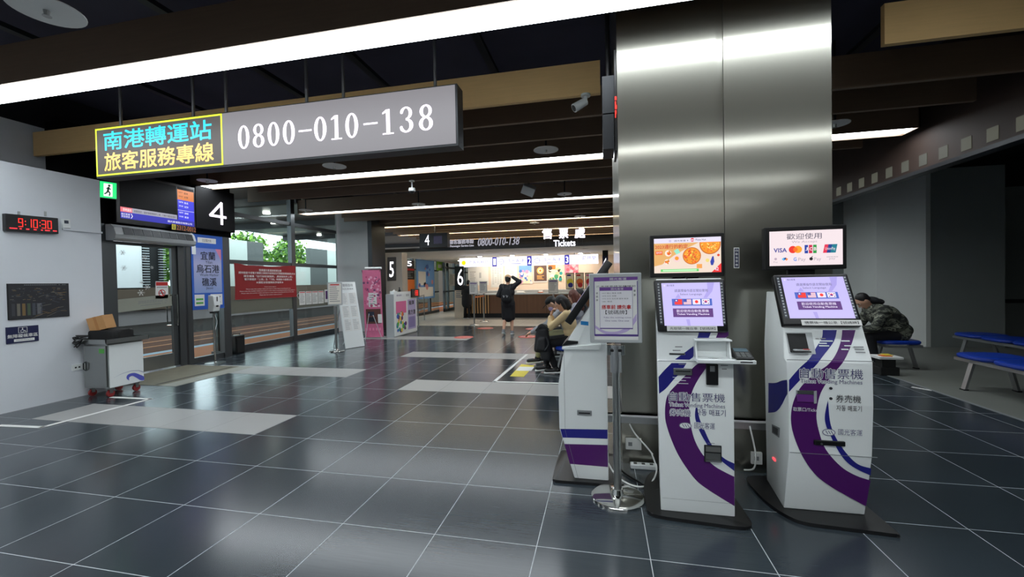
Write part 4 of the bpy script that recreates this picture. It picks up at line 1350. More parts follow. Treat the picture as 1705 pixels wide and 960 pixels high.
# queue posts with small boards in front of the counter
def post_sign(x, y, h, label, bw=.3, bh=.42, top=None, draw=None, yaw=0.0, r=.17, name='post_sign', bracket=True, group=None):
    t = thing(name, label, 'sign stand', (x, y, 0), group)
    G().m(M['chrome']).lathe((x, y, 0), [(0, 0), (r, 0), (r, .012), (r * .9, .022), (.04, .028), (.03, .06), (0, .06)], 40).out('base', t, smooth=True)
    G().m(M['steel']).cyl((x, y, .03), (x, y, h - .12), .026, seg=20).out('pole', t, smooth=True)
    G().m(M['alu']).cyl((x, y, h - .20), (x, y, h - .02), .038, seg=20).out('post_head', t, smooth=True)
    u = Vector((math.cos(yaw), math.sin(yaw), 0)); nn = Vector((math.sin(yaw), -math.cos(yaw), 0))
    g = G(); c = Vector((x, y, h)) + nn * .03
    P_ = Panel(g, c - u * bw / 2 + Vector((0, 0, bh)), c + u * bw / 2 + Vector((0, 0, bh)), c - u * bw / 2)
    P_.slab(.018, M['lgrey'], bev=.006)
    if draw:
        draw(P_)
    g.out('sign_board', t)
    return t
def sheet(P_):
    P_.rect(.06, .05, .94, .95, M['paper'], 1); P_.rect(.1, .08, .9, .16, M['ink_purple'], 2); P_.lines(.14, .22, .86, .86, 8, M['ink_grey'], 2, .35)
post_sign(-4.27, 13.62, 1.06, 'chrome post with a small white notice before the person in black at the counter', draw=sheet)
post_sign(-4.29, 14.9, 1.08, 'chrome post with a white notice further back at the counter, behind the nearer one', draw=sheet)
g = G().m(M['orange'])
g.box(-4.3, 13.7, .93, -4.26, 14.85, .98)
tag(g.out('queue_belt', at=(-4.28, 14.2, .93)), 'orange belt stretched between the two posts at the counter', 'belt')
post_sign(-1.8, 15.9, 1.0, 'grey notice stand before the counter behind the woman in the cap', .38, .52, draw=sheet)
# notices on the left
post_sign(-5.72, 8.1, 1.02, 'chrome post with a paper notice left of the leaning white board', .3, .5, draw=lambda P_: (P_.rect(.07, .05, .93, .95, mat('p_ivory', (226, 220, 210), .7), 1), P_.lines(.14, .1, .86, .9, 9, M['ink_grey'], 2, .3), P_.rect(.2, .08, .8, .13, M['red'], 3)), yaw=.5)
t = thing('timetable_board', 'tall narrow white board of timetables leaning back near the window', 'notice board', (-5.6, 8.6, 0))
g = G(); A, B_ = Vector((-5.70, 8.42, .01)), Vector((-5.50, 8.86, .01)); bk = Vector((-.30, .13, 1.52))
P_ = Panel(g, A + bk, B_ + bk, A); P_.slab(.03, M['white'])
P_.text('宜蘭縣路線', .15, .03, .85, .075, M['ink_grey'], 1).text('時刻及票價表', .15, .095, .85, .125, M['ink_grey'], 1)
for cx in (.1, .53):
    for k in range(3):
        P_.rect(cx, .17 + k * .2, cx + .38, .35 + k * .2, M['paper'], 1).lines(cx + .04, .18 + k * .2, cx + .34, .34 + k * .2, 7, M['lgrey'], 2, .35, seed=k)
g.out('board', t)
m_ = (A + B_) / 2
for q in (A, B_):
    G().m(M['alu']).tube([q + bk * .6 - Vector((.03, -.03, 0)), q * .5 + m_ * .5 + Vector((-.62, .25, 0))], .01, 6).out('strut', t)
t = thing('pink_banner_stand', 'tall pink blossom banner on an X stand before the grey column', 'banner', (-6.0, 10.3, 0))
g = G(); A, B_ = Vector((-6.26, 10.12, .03)), Vector((-5.80, 10.27, .03)); bk = Vector((-.06, .02, 1.82))
P_ = Panel(g, A + bk, B_ + bk, A); pk = mat('banner_pink', (216, 112, 150), .6, var=.2, vscale=6)
P_.slab(.006, pk)
dots(P_, [mat('b1', (236, 170, 200), .6), mat('b2', (190, 80, 120), .6), mat('b3', (120, 70, 110), .6), mat('b4', (240, 200, 220), .6)], 70, .05, .1, .95, .55, (.008, .022), 1)
P_.rect(.1, .58, .9, .8, mat('b5', (96, 56, 48), .6), 3).rect(.2, .62, .55, .68, mat('b6', (30, 40, 60), .6), 4).rect(.25, .7, .6, .77, mat('b7', (26, 30, 44), .6), 4)
P_.rect(.28, .34, .72, .55, M['paper'], 4).lines(.33, .37, .67, .53, 5, M['ink_grey'], 5, .3).rect(.74, .66, .96, .79, M['paper'], 5)
for k in range(5):
    P_.rect(.05 + k * .18, .86, .16 + k * .18, .9, mat('b8', (240, 140, 180), .6) if k == 0 else bpy.data.materials['b8'], 4)
g.out('print', t)
G().m(M['white']).cyl(A + bk + Vector((.03, .1, .05)), B_ + bk + Vector((.03, 0, .05)), .03).out('lamp_tube', t)
cn = (A + B_) / 2 + bk * .45 + Vector((-.12, .05, 0))
for q in (A + bk, B_ + bk, A, B_):
    G().m(M['black']).tube([cn, q - Vector((.008, 0, 0))], .008, 6).out('frame_rod', t)
for q in (Vector((-6.1, 9.85, .0)), Vector((-5.72, 10.05, 0)), Vector((-6.2, 10.75, 0))):
    G().m(M['alu']).tube([cn, q], .008, 6).out('stand_foot', t)
t = thing('promo_counter', 'grey box counter faced with colourful white posters by gate 5', 'counter', (-5.7, 11.0, 0))
g = G().m(M['lgrey']); g.box(-5.765, 10.36, 0, -5.53, 11.75, 1.18, bev=.006); g.out('box', t)
g = G(); P_ = Panel(g, (-5.51, 10.36, 1.24), (-5.51, 11.76, 1.24), (-5.51, 10.36, .03)); P_.slab(.015, M['white'])
P_.text('國光客運', .1, .06, .3, .1, M['ink_purple'], 1).text('購票', .5, .06, .64, .12, M['ink_grey'], 1)
P_.rect(.06, .22, .5, .94, M['white_matte'], 1).rect(.06, .22, .5, .5, M['pink'], 2)
dots(P_, [M['teal'], M['yellow'], M['purple'], M['green'], M['blue'], M['white_matte'], M['orange']], 40, .1, .5, .46, .9, (.02, .06), 3)
P_.rect(.56, .2, .94, .92, mat('pc_l', (186, 176, 214), .6), 2).text('龍潭', .62, .23, .86, .33, M['ink'], 3, bold=.02).text('南方澳', .58, .45, .92, .57, M['ink'], 3, bold=.02).rect(.6, .62, .9, .88, mat('pc_p', (140, 130, 186), .6), 3)
g.out('poster_front', t)
g = G(); P_ = Panel(g, (-5.46, 11.35, 1.30), (-5.46, 11.87, 1.30), (-5.46, 11.35, 1.06)); P_.slab(.04, M['black']); seven(P_, '138', .3, .2, .13, .6, M['e_red'], 1)
tag(g.out('led_counter', at=P_.p(.5, 1)), 'small black box with red LED digits on the promo counter', 'LED display')
for k, (x, y, z, h, l) in enumerate(((-5.65, 10.6, 1.181, .12, 'small white tissue box at the near end of the promo counter'), (-5.65, 10.95, 1.181, .16, 'dark bottle on the promo counter beside the tissue box'))):
    if k == 0:
        t = thing('tissue_box', l, 'tissue box', (x, y, z)); G().m(M['white']).box(x - .06, y - .1, z, x + .06, y + .1, z + .08, bev=.006).out('box', t); g = G().m(M['paper']); g.prism([(x - .02, y - .04, z + .08), (x, y + .03, z + .13), (x + .02, y + .05, z + .08)], (.01, 0, 0)); g.out('tissue', t)
    else:
        t = thing('spray_bottle', l, 'bottle', (x, y, z)); G().m(M['frame_dark']).lathe((x, y, z), [(0, 0), (.035, 0), (.035, .1), (.014, .13), (.014, .15), (0, .15)], 16).out('bottle_body', t, smooth=True); G().m(M['black']).box(x - .012, y - .03, z + .15, x + .012, y + .015, z + .18, bev=.004).out('spray_head', t)
# gate 5 sign plate on the beige pier, gate 6 plate and gate boards
g = G(); TL, TR, BL = U(645, 428, 'y', 12.87), U(659, 428, 'y', 12.87), U(645, 467, 'y', 12.87)
TR.z = TL.z
P_ = Panel(g, TL, TR, BL); P_.slab(.03, mat('plate5', (92, 90, 90), .5)); P_.text('5', .25, .2, .75, .85, M['e_sign'], 1, bold=.01)
tag(g.out('gate_plate', at=P_.p(.5, 1)), 'grey plate with a white number 5 on the beige pier', 'sign')
g = G(); P_ = Panel(g, U(757, 443, 'y', 16.3), U(772, 443, 'y', 16.3), U(757, 483, 'y', 16.3)); P_.slab(.04, M['black']); P_.text('6', .3, .1, .95, .8, M['e_sign'], 1)
tag(g.out('gate_plate', at=P_.p(.5, 1)), 'black plate with a white number 6 at the left end of the ticket counter', 'sign')
g = G(); P_ = Panel(g, U(757, 482, 'y', 16.32), U(773, 482, 'y', 16.32), U(757, 530, 'y', 16.32)); P_.slab(.04, mat('plate_beige', (206, 190, 170), .6)); P_.lines(.15, .05, .85, .3, 4, M['ink_grey'], 1)
tag(g.out('gate_notice', at=P_.p(.5, 1)), 'beige panel below the number 6 plate beside the counter', 'panel')
def gate_poster(name, label, ya, yb, za, zb, draw, x=-8.03):
    g = G(); P_ = Panel(g, (x, ya, zb), (x, yb, zb), (x, ya, za), step=.004); P_.slab(.03, M['black']); draw(P_)
    return tag(g.out(name, at=P_.p(.5, 1)), label, 'poster')
gate_poster('gate_board', 'narrow black board numbered 5 with orange timetable panels at gate 5', 15.9, 17.0, .8, 2.48, lambda P_: (P_.text('5', .35, .03, .75, .16, M['e_sign'], 1, bold=.02), P_.rect(.04, .22, .96, .27, M['red'], 1), P_.lines(.1, .3, .9, .48, 4, M['grey'], 1), P_.rect(.04, .5, .96, .8, M['orange'], 1), P_.rect(.04, .82, .96, .98, mat('gb_g', (130, 190, 150), .6), 1)))
gate_poster('gate_poster', 'blue sky poster with white notices on the glass at gate 5', 17.15, 19.2, .75, 2.55, lambda P_: (P_.rect(0, 0, 1, 1, sky_b, 0), P_.rect(.1, .3, .5, .65, M['paper'], 1), P_.rect(.1, .7, .9, .95, M['paper'], 2), dots(P_, [mat('gp1', (60, 100, 180), .6), mat('gp2', (220, 150, 150), .6)], 14, .1, .1, .95, .7, (.03, .08), 1)))
gate_poster('gate_poster', 'small bright green poster high on the glass past gate 5', 19.5, 20.5, 2.1, 2.55, lambda P_: (P_.rect(0, 0, 1, 1, mat('gp3', (150, 210, 70), .6), 0), P_.rect(.2, .3, .7, .7, M['paper'], 1)))
t = thing('exit_sign', 'small green exit sign hanging near gate 5', 'exit sign', U(666, 438, 'y', 13.6))
a = U(663, 428, 'y', 13.6); b = U(669, 441, 'y', 13.6)
G().m(M['e_green']).box(a.x, 13.6, b.z, b.x, 13.63, a.z).out('lit_face', t)
G().m(M['frame_dark']).box(a.x - .02, 13.63, a.z, b.x + .02, 13.66, 2.56).out('bracket', t)
# glass doors at gate 6 at the far left corridor
g = G().m(M['frame'])
for y in (19.9, 20.4, 22.05, 22.2):
    g.box(-7.88, y, 0, -7.76, y + .08, 2.5)
g.box(-7.86, 19.9, 1.0, -7.78, 22.2, 1.06); g.box(-7.86, 19.9, 2.2, -7.78, 22.2, 2.3); g.box(-7.86, 19.9, 0, -7.78, 22.2, .15)
d6 = struct(g.out('door_2'))
G().m(M['glass']).box(-7.83, 19.95, .15, -7.82, 22.2, 2.5).out('pane', d6)
g = G(); P_ = Panel(g, (-7.818, 20.75, 1.95), (-7.818, 21.6, 1.95), (-7.818, 20.75, 1.3)); P_.rect(0, 0, 1, 1, M['paper'], 0).lines(.1, .1, .9, .9, 8, M['ink_grey'], 1, .3)
tag(g.out('paper_notice', at=P_.p(.5, 1)), 'white paper notice on the glass door at the far end', 'notice')
# queue barrier rail before gate 5
t = thing('steel_barrier', 'low steel barrier rail standing by gate 5 behind the promo counter', 'barrier', (-6.1, 13.9, 0))
G().m(M['steel']).tube([(-6.05, 13.0, 0), (-6.05, 13.0, 1.0), (-6.9, 15.4, 1.0), (-6.9, 15.4, 0)], .02, 8).out('rail', t, smooth=True)
G().m(M['steel']).tube([(-6.05, 13.0, .5), (-6.9, 15.4, .5)], .014, 8).out('crossbar', t, smooth=True)
# red floor stickers
for k, (px, py, l) in enumerate(((808, 546, 'red oval queue sticker on the dark floor near the posts'), (889, 547, 'red oval queue sticker on the floor behind the seated women'), (879, 560, 'faded red sticker on the pale inlay beside the walking woman'), (772, 561, 'red sticker at the end of the far pale inlay'))):
    c = U(px, py, 'z', .003)
    g = G().m(mat('sticker_red', (206, 92, 84), .6) if k == 0 else bpy.data.materials['sticker_red']); g.lathe((c.x, c.y, .0022), [(0, 0), (.26, 0), (.26, .001), (0, .001)], 24)
    g.m(M['paper']); g.text('請排隊', (c.x, c.y, .0042), (1, 0, 0), (0, 1, 0), .36, .12)
    tag(g.out('floor_sticker', at=(c.x, c.y, .002)), l, 'floor sticker')
c0 = U(850, 625, 'z', 0)
g = G().m(M['yellow']); q = [U(849, 626, 'z', .002), U(872, 627, 'z', .002), U(890, 608, 'z', .002), U(868, 606, 'z', .002)]
g.prism([(p.x, p.y, .001) for p in q], (0, 0, .002)); g.m(M['paper']); cc = sum(q, Vector()) / 4
g.prism([(cc.x + .02 + a * .13, cc.y + .12 + b * .16, .0032) for a, b in ((-1, -1), (1, -1), (1, 1), (-1, 1))], (0, 0, .0004))
tag(g.out('floor_sticker', at=(cc.x, cc.y, .001)), 'yellow and white floor sticker under the feet of the woman in beige', 'floor sticker')

# ================================================================== TICKET VENDING MACHINES
def decal(name, parent, px, m, yp, creases=(), lift=.0012, sm=0, zcap=None):
    """vinyl graphic lying on a front whose depth is yp(z)"""
    pts = []
    for a, b in px:
        y = yp(.6)
        for _ in range(8):
            p = U(a, b, 'y', y)
            y = yp(p.z)
        pts.append((p.x, p.z))
    g = G().m(m)
    f = g.quad([(x, 0, z) for x, z in pts])
    f.normal_update()
    bmesh.ops.triangulate(g.bm, faces=[f])
    for z in creases:
        bmesh.ops.bisect_plane(g.bm, geom=g.bm.verts[:] + g.bm.edges[:] + g.bm.faces[:], plane_co=(0, 0, z), plane_no=(0, 0, 1))
    for v in g.bm.verts:
        v.co.y = yp(v.co.z) - lift
    for ff in g.bm.faces:
        ff.normal_update()
        if ff.normal.y > 0:
            ff.normal_flip()
    return g.out(name, parent, normals=False)


def curve_px(*chains):
    out = []
    for c in chains:
        out += [(q.x, q.y) for q in smooth_path([(a, b, 0) for a, b in c], 5)]
    return out


def lett(name, parent, s, px0, py0, px1, py1, m, yp, halo=None, lift=.002, bold=0.0):
    y = yp(U((px0 + px1) / 2, (py0 + py1) / 2, 'y', yp(.6)).z)
    a, b = U(px0, (py0 + py1) / 2, 'y', y), U(px1, (py0 + py1) / 2, 'y', y)
    h = abs(U((px0 + px1) / 2, py0, 'y', y).z - U((px0 + px1) / 2, py1, 'y', y).z)
    c = (a + b) / 2
    g = G()
    if halo:
        g.m(halo)
        for k in range(8):
            t = k * PI / 4
            g.text(s, (c.x + .003 * math.cos(t), c.y - lift - k * .00007, c.z + .003 * math.sin(t)), (1, 0, 0), (0, 0, 1), b.x - a.x, h)
    g.m(m)
    g.text(s, (c.x, c.y - lift - .0006, c.z), (1, 0, 0), (0, 0, 1), b.x - a.x, h, bold)
    return g.out(name, parent)


def logo(name, parent, px, py, rx, ry, yp, m, lift=.002):
    y = yp(U(px, py, 'y', yp(.6)).z)
    c = U(px, py, 'y', y); a = U(px + rx, py, 'y', y).x - c.x; b = c.z - U(px, py + ry, 'y', y).z
    g = G().m(m)
    n = 30
    for i in range(n):
        t0, t1 = 2 * PI * i / n, 2 * PI * (i + 1) / n
        g.quad([(c.x + a * k * math.cos(t), c.y - lift, c.z + b * k2 * math.sin(t)) for t, k, k2 in ((t0, 1, 1), (t1, 1, 1), (t1, .88, .78), (t0, .88, .78))])
    g.m(M['white']).quad([(c.x + a * .88 * math.cos(2 * PI * i / n), c.y - lift + .0003, c.z + b * .78 * math.sin(2 * PI * i / n)) for i in range(n)])
    g.m(m)
    for k in (-.5, -.1, .3):
        g.quad([(c.x + a * (k - .06), c.y - lift - .0004, c.z + b * .45), (c.x + a * (k + .1), c.y - lift - .0004, c.z + b * .45), (c.x + a * (k + .42), c.y - lift - .0004, c.z - b * .5), (c.x + a * (k + .28), c.y - lift - .0004, c.z - b * .5)])
    return g.out(name, parent)


halo = M['white']
ink = mat('letter_navy', (48, 44, 104), .5)
lav = [mat('e_lav%d' % i, c, .3, emit=e) for i, (c, e) in enumerate((((200, 190, 250), .95), ((178, 166, 238), .9), ((222, 214, 255), 1.0)))]
fl_red, fl_wh, fl_bl = mat('flag_red', (250, 50, 40), .4, emit=1.0), mat('flag_white', (236, 228, 248), .4, emit=.95), mat('flag_blue', (60, 80, 190), .4, emit=.75)
scr_ink = mat('scr_ink', (104, 98, 150), .4, emit=.55)
scr_bar, scr_pur = mat('scr_bar', (74, 104, 205), .4, emit=.85), mat('scr_pur', (112, 60, 150), .4, emit=.65)
scr_txt = mat('scr_txt', (240, 230, 255), .4, emit=1.0)


def touch_screen(P_):
    P_.rect(0, 0, 1, 1, lav[0], 0)
    P_.poly([(.78, 0), (.9, 0), (.86, .2), (.76, .36), (.7, .36), (.78, .18)], lav[1], 1)
    P_.poly([(.22, .36), (.28, .25), (.32, .36)], lav[1], 1).poly([(.38, .85), (.44, .85), (.45, 1), (.4, 1)], lav[1], 1)
    P_.circ(.05, .06, .02, lav[2], 1).text('國光客運', .09, .035, .22, .08, scr_ink, 2)
    P_.text('請選擇操作語言開始使用', .22, .15, .78, .22, scr_ink, 2).text('Select Language', .31, .245, .68, .305, scr_ink, 2)
    P_.rect(.16, .375, .84, .535, scr_bar, 1)
    for k, x in enumerate((.205, .36, .515, .67)):
        if k == 0:
            P_.rect(x, .385, x + .13, .51, fl_red, 2).rect(x, .385, x + .06, .445, flag_b := fl_bl, 3).circ(x + .03, .415, .018, fl_wh, 4)
        if k == 1:
            P_.rect(x, .385, x + .13, .51, fl_wh, 2)
            for j in range(4):
                P_.rect(x, .385 + j * .0345, x + .13, .4 + j * .0345, mat('stripe', (226, 130, 140), .4, emit=.9) if 'stripe' not in bpy.data.materials else bpy.data.materials['stripe'], 3)
            P_.rect(x, .385, x + .055, .45, fl_bl, 4)
        if k == 2:
            P_.rect(x, .385, x + .13, .51, fl_wh, 2).circ(x + .065, .447, .036, fl_red, 3)
        if k == 3:
            P_.rect(x, .385, x + .13, .51, fl_wh, 2).circ(x + .065, .447, .03, fl_red, 3)
            P_.circ(x + .062, .455, .02, fl_bl, 4)
            for dx, dy in ((.02, .41), (.1, .41), (.02, .475), (.1, .475)):
                P_.rect(x + dx, dy, x + dx + .015, dy + .02, M['ink'], 4)
    P_.rect(.165, .60, .845, .80, scr_pur, 1).text('歡迎使用自動售票機', .23, .625, .77, .69, scr_txt, 2).text('Ticket Vending Machine', .235, .71, .775, .765, scr_txt, 2, bold=.01)


def bezel_screen(t, TL, TR, BL, BR, inset, thick=.05):
    """black slanted touch screen with tinted glass front"""
    TL, TR, BL, BR = map(Vector, (TL, TR, BL, BR))
    TL.z = TR.z = (TL.z + TR.z) / 2
    BL.z = BR.z = (BL.z + BR.z) / 2
    n = (TR - TL).cross(TL - BL).normalized()
    g = G().m(M['black'])
    g.prism([p - n * thick for p in (BL, BR, TR, TL)], n * thick, bev=.012, seg=3)
    b = g.out('screen_bezel', t, smooth=True)
    l, tt, r, bb = inset
    bl = lambda x, y: (TL * (1 - x) + TR * x) * (1 - y) + (BL * (1 - x) + BR * x) * y + n * .001
    g = G()
    P_ = Panel(g, bl(l, tt), bl(1 - r, tt), bl(l, 1 - bb), step=.0006, BR=bl(1 - r, 1 - bb))
    touch_screen(P_)
    g.out('touch_screen', t)
    # printed strips down both edges and the paper slip under the screen
    g = G()
    for a, c in ((.035, .075), (.925, .965)):
        Q = Panel(g, bl(a, .06), bl(c, .06), bl(a, .86), step=.0006)
        Q.rect(0, 0, 1, 1, mat('edge_strip', (52, 54, 70), .4) if 'edge_strip' not in bpy.data.materials else bpy.data.materials['edge_strip'], 0)
        for k in range(14):
            Q.rect(.2, .02 + k * .07, .8, .055 + k * .07, M['lgrey'], 1)
    g.out('edge_lettering', t)
    return bl, n


def base_plate(t, pts, h=.02):
    g = G().m(M['black'])
    g.prism([(q.x, q.y, 0.001) for q in smooth_path([(x, y, 0) for x, y in pts], 6, True)], (0, 0, h), bev=.005)
    g.out('base_plate', t, smooth=True)


def loft(rows_l, rows_r):
    g = G().m(M['white'])
    L_, R_ = [g.v(p) for p in rows_l], [g.v(p) for p in rows_r]
    n = len(L_)
    for i in range(n):
        g._f([L_[i], R_[i], R_[(i + 1) % n], L_[(i + 1) % n]])
    g._f(L_); g._f(R_[::-1])
    bmesh.ops.recalc_face_normals(g.bm, faces=g.bm.faces)
    bmesh.ops.bevel(g.bm, geom=g.bm.edges[:], offset=.006, segments=2, affect='EDGES', profile=.5)
    return g


# ---------------------------------------------------------- machine A, in front of the middle of the pillar
t = thing('ticket_vending_machine', 'white ticket machine with purple swooshes and a pizza advert on its top screen', 'ticket machine', (.557, 2.95, 0))
pa = lambda z: 2.70 if z < .957 else (2.722 if z < 1.14 else 2.722 + (z - 1.14) * .24)
base_plate(t, [(.26, 2.74), (.27, 2.67), (.34, 2.635), (.55, 2.615), (.76, 2.60), (.83, 2.625), (.845, 2.70), (.83, 3.0), (.80, 3.2), (.72, 3.26), (.42, 3.26), (.33, 3.2), (.27, 3.0)])
xl, xr = .343, .768
prof = [(2.700, .021, 0), (2.700, .957, .0), (2.722, .958, .003), (2.722, 1.14, .003), (2.80, 1.46, .008), (2.95, 1.46, .03), (3.12, 1.2, .05), (3.14, .021, .055)]
xls = [.343, .332, .334, .332, .345, .36, .375, .39]
g = loft([(xls[i], y, z) for i, (y, z, d) in enumerate(prof)], [(.768 - d - (.028 if z > .957 else 0), y, z) for y, z, d in prof])
g.out('cabinet', t, smooth=True)
g = G().m(M['grey']); g.box(.338, 2.6985, .953, .766, 2.70, .956); g.box(.352, 2.6988, .10, .7545, 2.70, .101)
g.out('panel_seam', t)
decal('purple_swoosh', t, curve_px([(1169, 601), (1158, 608), (1146, 620), (1128, 638), (1113, 655), (1108, 672), (1107.5, 695), (1112, 715), (1120.5, 738), (1130, 758), (1144, 780), (1160, 800), (1178, 814), (1200, 828), (1223, 842)],
      [(1222.5, 793), (1210, 787), (1192, 777), (1178, 765), (1167, 752), (1157, 733), (1151, 712), (1148, 690), (1148, 670), (1153, 650), (1162, 632), (1175, 613), (1186, 601)]), M['purple'], pa)
decal('blue_swoosh', t, curve_px([(1160, 668), (1157, 690), (1160, 705), (1166, 720), (1175, 736), (1186, 752), (1200, 766), (1222.5, 783.5)], [(1222.5, 771), (1208, 764), (1194, 752), (1182, 735), (1174, 718), (1166, 700), (1162, 685)]), M['navy'], pa)
decal('blue_swoosh', t, [(1157, 574), (1157, 592), (1143, 602), (1098, 602), (1118, 600), (1135, 590)][:3] + [(1133, 602), (1118, 602), (1135, 590)], M['navy'], lambda z: 2.722)
decal('blue_swoosh', t, curve_px([(1096.5, 627), (1105, 617), (1118, 604)], [(1143, 604), (1134, 618), (1122, 631), (1109, 646), (1097.5, 655)]), M['navy'], pa)
decal('purple_swoosh', t, [(1196, 552), (1213, 552), (1213, 558), (1208, 562), (1192, 562)], M['purple'], lambda z: 2.722)
decal('blue_swoosh', t, [(1164, 552), (1184, 552), (1180, 562), (1161, 562)], M['navy'], lambda z: 2.722)
lett('lettering', t, '自動售票機', 1114, 653.5, 1207, 668, ink, pa, halo)
lett('lettering', t, 'Ticket Vending Machines', 1114, 671, 1207, 679.5, ink, pa, halo)
lett('lettering', t, '券売機', 1115, 680.5, 1150, 692, ink, pa, halo)
lett('lettering', t, '자동 매표기', 1158, 681, 1208, 692, ink, pa)
logo('company_logo', t, 1141, 708, 10.5, 5.5, pa, mat('logo_grey', (120, 116, 140), .5))
lett('lettering', t, '國光客運', 1156, 703, 1190, 713.5, ink, pa, halo)
g = G().m(M['ink_grey'])
for k, (x0, x1, py) in enumerate(((1124, 1136, 577), (1120, 1133, 583), (1130, 1142, 606), (1120, 1150, 628), (1122, 1142, 633), (1122, 1146, 638), (1178, 1190, 737.5), (1200, 1212, 608), (1202, 1210, 614), (1196, 1216, 598))):
    yy = pa(U(x0, py, 'y', 2.7).z)
    a, b = U(x0, py - .8, 'y', yy - .0018), U(x1, py + .8, 'y', yy - .0018)
    g.m(halo if k in (3, 4, 5) else M['ink_grey'])
    g.quad([(a.x, yy - .0018, a.z), (b.x, yy - .0018, a.z), (b.x, yy - .0018, b.z), (a.x, yy - .0018, b.z)])
g.out('small_print', t)
def inset(nm, px0, py0, px1, py1, m, y, depth, m2=None, cut=None):
    a, b = U(px0, py0, 'y', y), U(px1, py1, 'y', y)
    g = G().m(m); g.box(a.x, y - depth, b.z, b.x, y + .004, a.z, bev=.003)
    if m2:
        w, h = b.x - a.x, a.z - b.z
        c = cut or (.08, .1, .92, .9)
        g.m(m2).box(a.x + w * c[0], y - depth - .0012, a.z - h * c[3], a.x + w * c[2], y - depth + .001, a.z - h * c[1])
    return g.out(nm, t)
inset('card_slot', 1114, 587, 1141, 591, M['grey'], 2.722, .004, M['black'], (.05, .3, .95, .7))
inset('bill_slot', 1121, 612, 1152, 624, M['steel'], 2.70, .012, M['black'], (.1, .35, .9, .5))
inset('code_reader', 1175, 605, 1195, 640, M['black'], 2.70, .018, M['grey'], (.3, .08, .7, .35))
a, b = U(1172, 739.5, 'y', 2.70), U(1201.5, 769.5, 'y', 2.70)
g = G().m(M['frame_dark'])
g.box(a.x, 2.694, b.z, b.x, 2.699, a.z, bev=.003)
g.m(mat('tray_back', (78, 80, 80), .4)).box(a.x + .008, 2.6925, b.z + .012, b.x - .008, 2.694, b.z + .055)
g.m(mat('tray_flap', (120, 120, 118), .35, metal=.5)).box(a.x + .008, 2.685, b.z + .066, b.x - .008, 2.694, a.z - .008)
g.m(M['steel']).box(a.x + .006, 2.682, b.z + .006, b.x - .006, 2.6935, b.z + .016)
g.out('ticket_tray', t)
# reader hood and pin pad shelf on the right
a, b = U(1157, 560, 'y', 2.70), U(1218, 590, 'y', 2.64)
g = G().m(M['white'])
g.box(.545, 2.60, .963, .86, 2.73, .985, bev=.004)
g.prism([(.548, 2.722, 1.09), (.548, 2.69, 1.085), (.548, 2.655, .985), (.548, 2.722, .985)], (.01, 0, 0)); g.prism([(.735, 2.722, 1.09), (.735, 2.69, 1.085), (.735, 2.655, .985), (.735, 2.722, .985)], (.01, 0, 0))
g.box(.545, 2.65, 1.085, .748, 2.724, 1.095, bev=.003)
g.out('reader_shelf', t)
g = G().m(M['ink'])
for r in (.012, .022, .032):
    for k in range(8):
        t0, t1 = -.8 + k * .2, -.6 + k * .2
        g.quad([(.645 + (r + e) * math.sin(tt) * 1.3, 2.645 + (r + e) * math.cos(tt) * 1.3 - .02, .9856) for tt, e in ((t0, 0), (t1, 0), (t1, .003), (t0, .003))])
g.out('contactless_mark', t)
g = G().m(M['black']); g.prism([(.755, 2.605, .987), (.755, 2.72, .987), (.755, 2.72, 1.04), (.755, 2.605, .998)], (.095, 0, 0), bev=.004)
pp = g.out('pin_pad', t)
g = G().m(M['grey'])
for i in range(3):
    for j in range(4):
        y = 2.615 + j * .013; z = .999 + (y - 2.605) * .365
        g.box(.765 + i * .027, y, z, .785 + i * .027, y + .009, z + .004)
g.m(mat('pin_lcd', (90, 110, 120), .2)).hexa([(.765, 2.675, 1.022), (.84, 2.675, 1.022), (.84, 2.71, 1.035), (.765, 2.71, 1.035), (.765, 2.675, 1.025), (.84, 2.675, 1.025), (.84, 2.71, 1.038), (.765, 2.71, 1.038)])
g.out('keypad', pp)
G().m(M['black']).box(.775, 2.598, .972, .84, 2.601, .978).out('shelf_slot', t)
# touch screen
bl, n = bezel_screen(t, U(1089, 465, 'y', 2.755), U(1207, 464, 'y', 2.755), U(1096, 552, 'y', 2.69), U(1214, 553, 'y', 2.69), (.10, .07, .07, .115))
g = G(); Q = Panel(g, bl(.13, .885) + n * .002, bl(.84, .885) + n * .002, bl(.13, .985) + n * .002, step=.0008); Q.slab(.001, M['paper']); Q.text('先取號一機台車【號碼牌】', .06, .25, .96, .75, M['ink'], 1)
g.out('paper_slip', t)
# advert monitor on top
def monitor(t, TLp, TRp, BLp, y, draw, ins=(.05, .09, .05, .1)):
    TL, TR, BL = U(*TLp, 'y', y), U(*TRp, 'y', y), U(*BLp, 'y', y)
    zt, zb = (TL.z + TR.z) / 2, BL.z
    x0, x1 = (TL.x + BL.x) / 2, TR.x
    g = G().m(M['black']); g.box(x0, y, zb, x1, y + .05, zt, bev=.006); g.out('advert_monitor', t)
    g = G(); P_ = Panel(g, (x0 + (x1 - x0) * ins[0], y - .001, zt - (zt - zb) * ins[1]), (x1 - (x1 - x0) * ins[2], y - .001, zt - (zt - zb) * ins[1]), (x0 + (x1 - x0) * ins[0], y - .001, zb + (zt - zb) * ins[3]), step=.0005)
    draw(P_)
    g.out('advert_screen', t)
    g = G().m(M['black_matte']); g.box((x0 + x1) / 2 - .08, y + .05, zb - .14, (x0 + x1) / 2 + .08, y + .08, zt - .06); g.out('monitor_bracket', t)
em = {}
def E_(k, c, e=1.0):
    if k not in em:
        em[k] = mat('scr_' + k, c, .4, emit=e)
    return em[k]
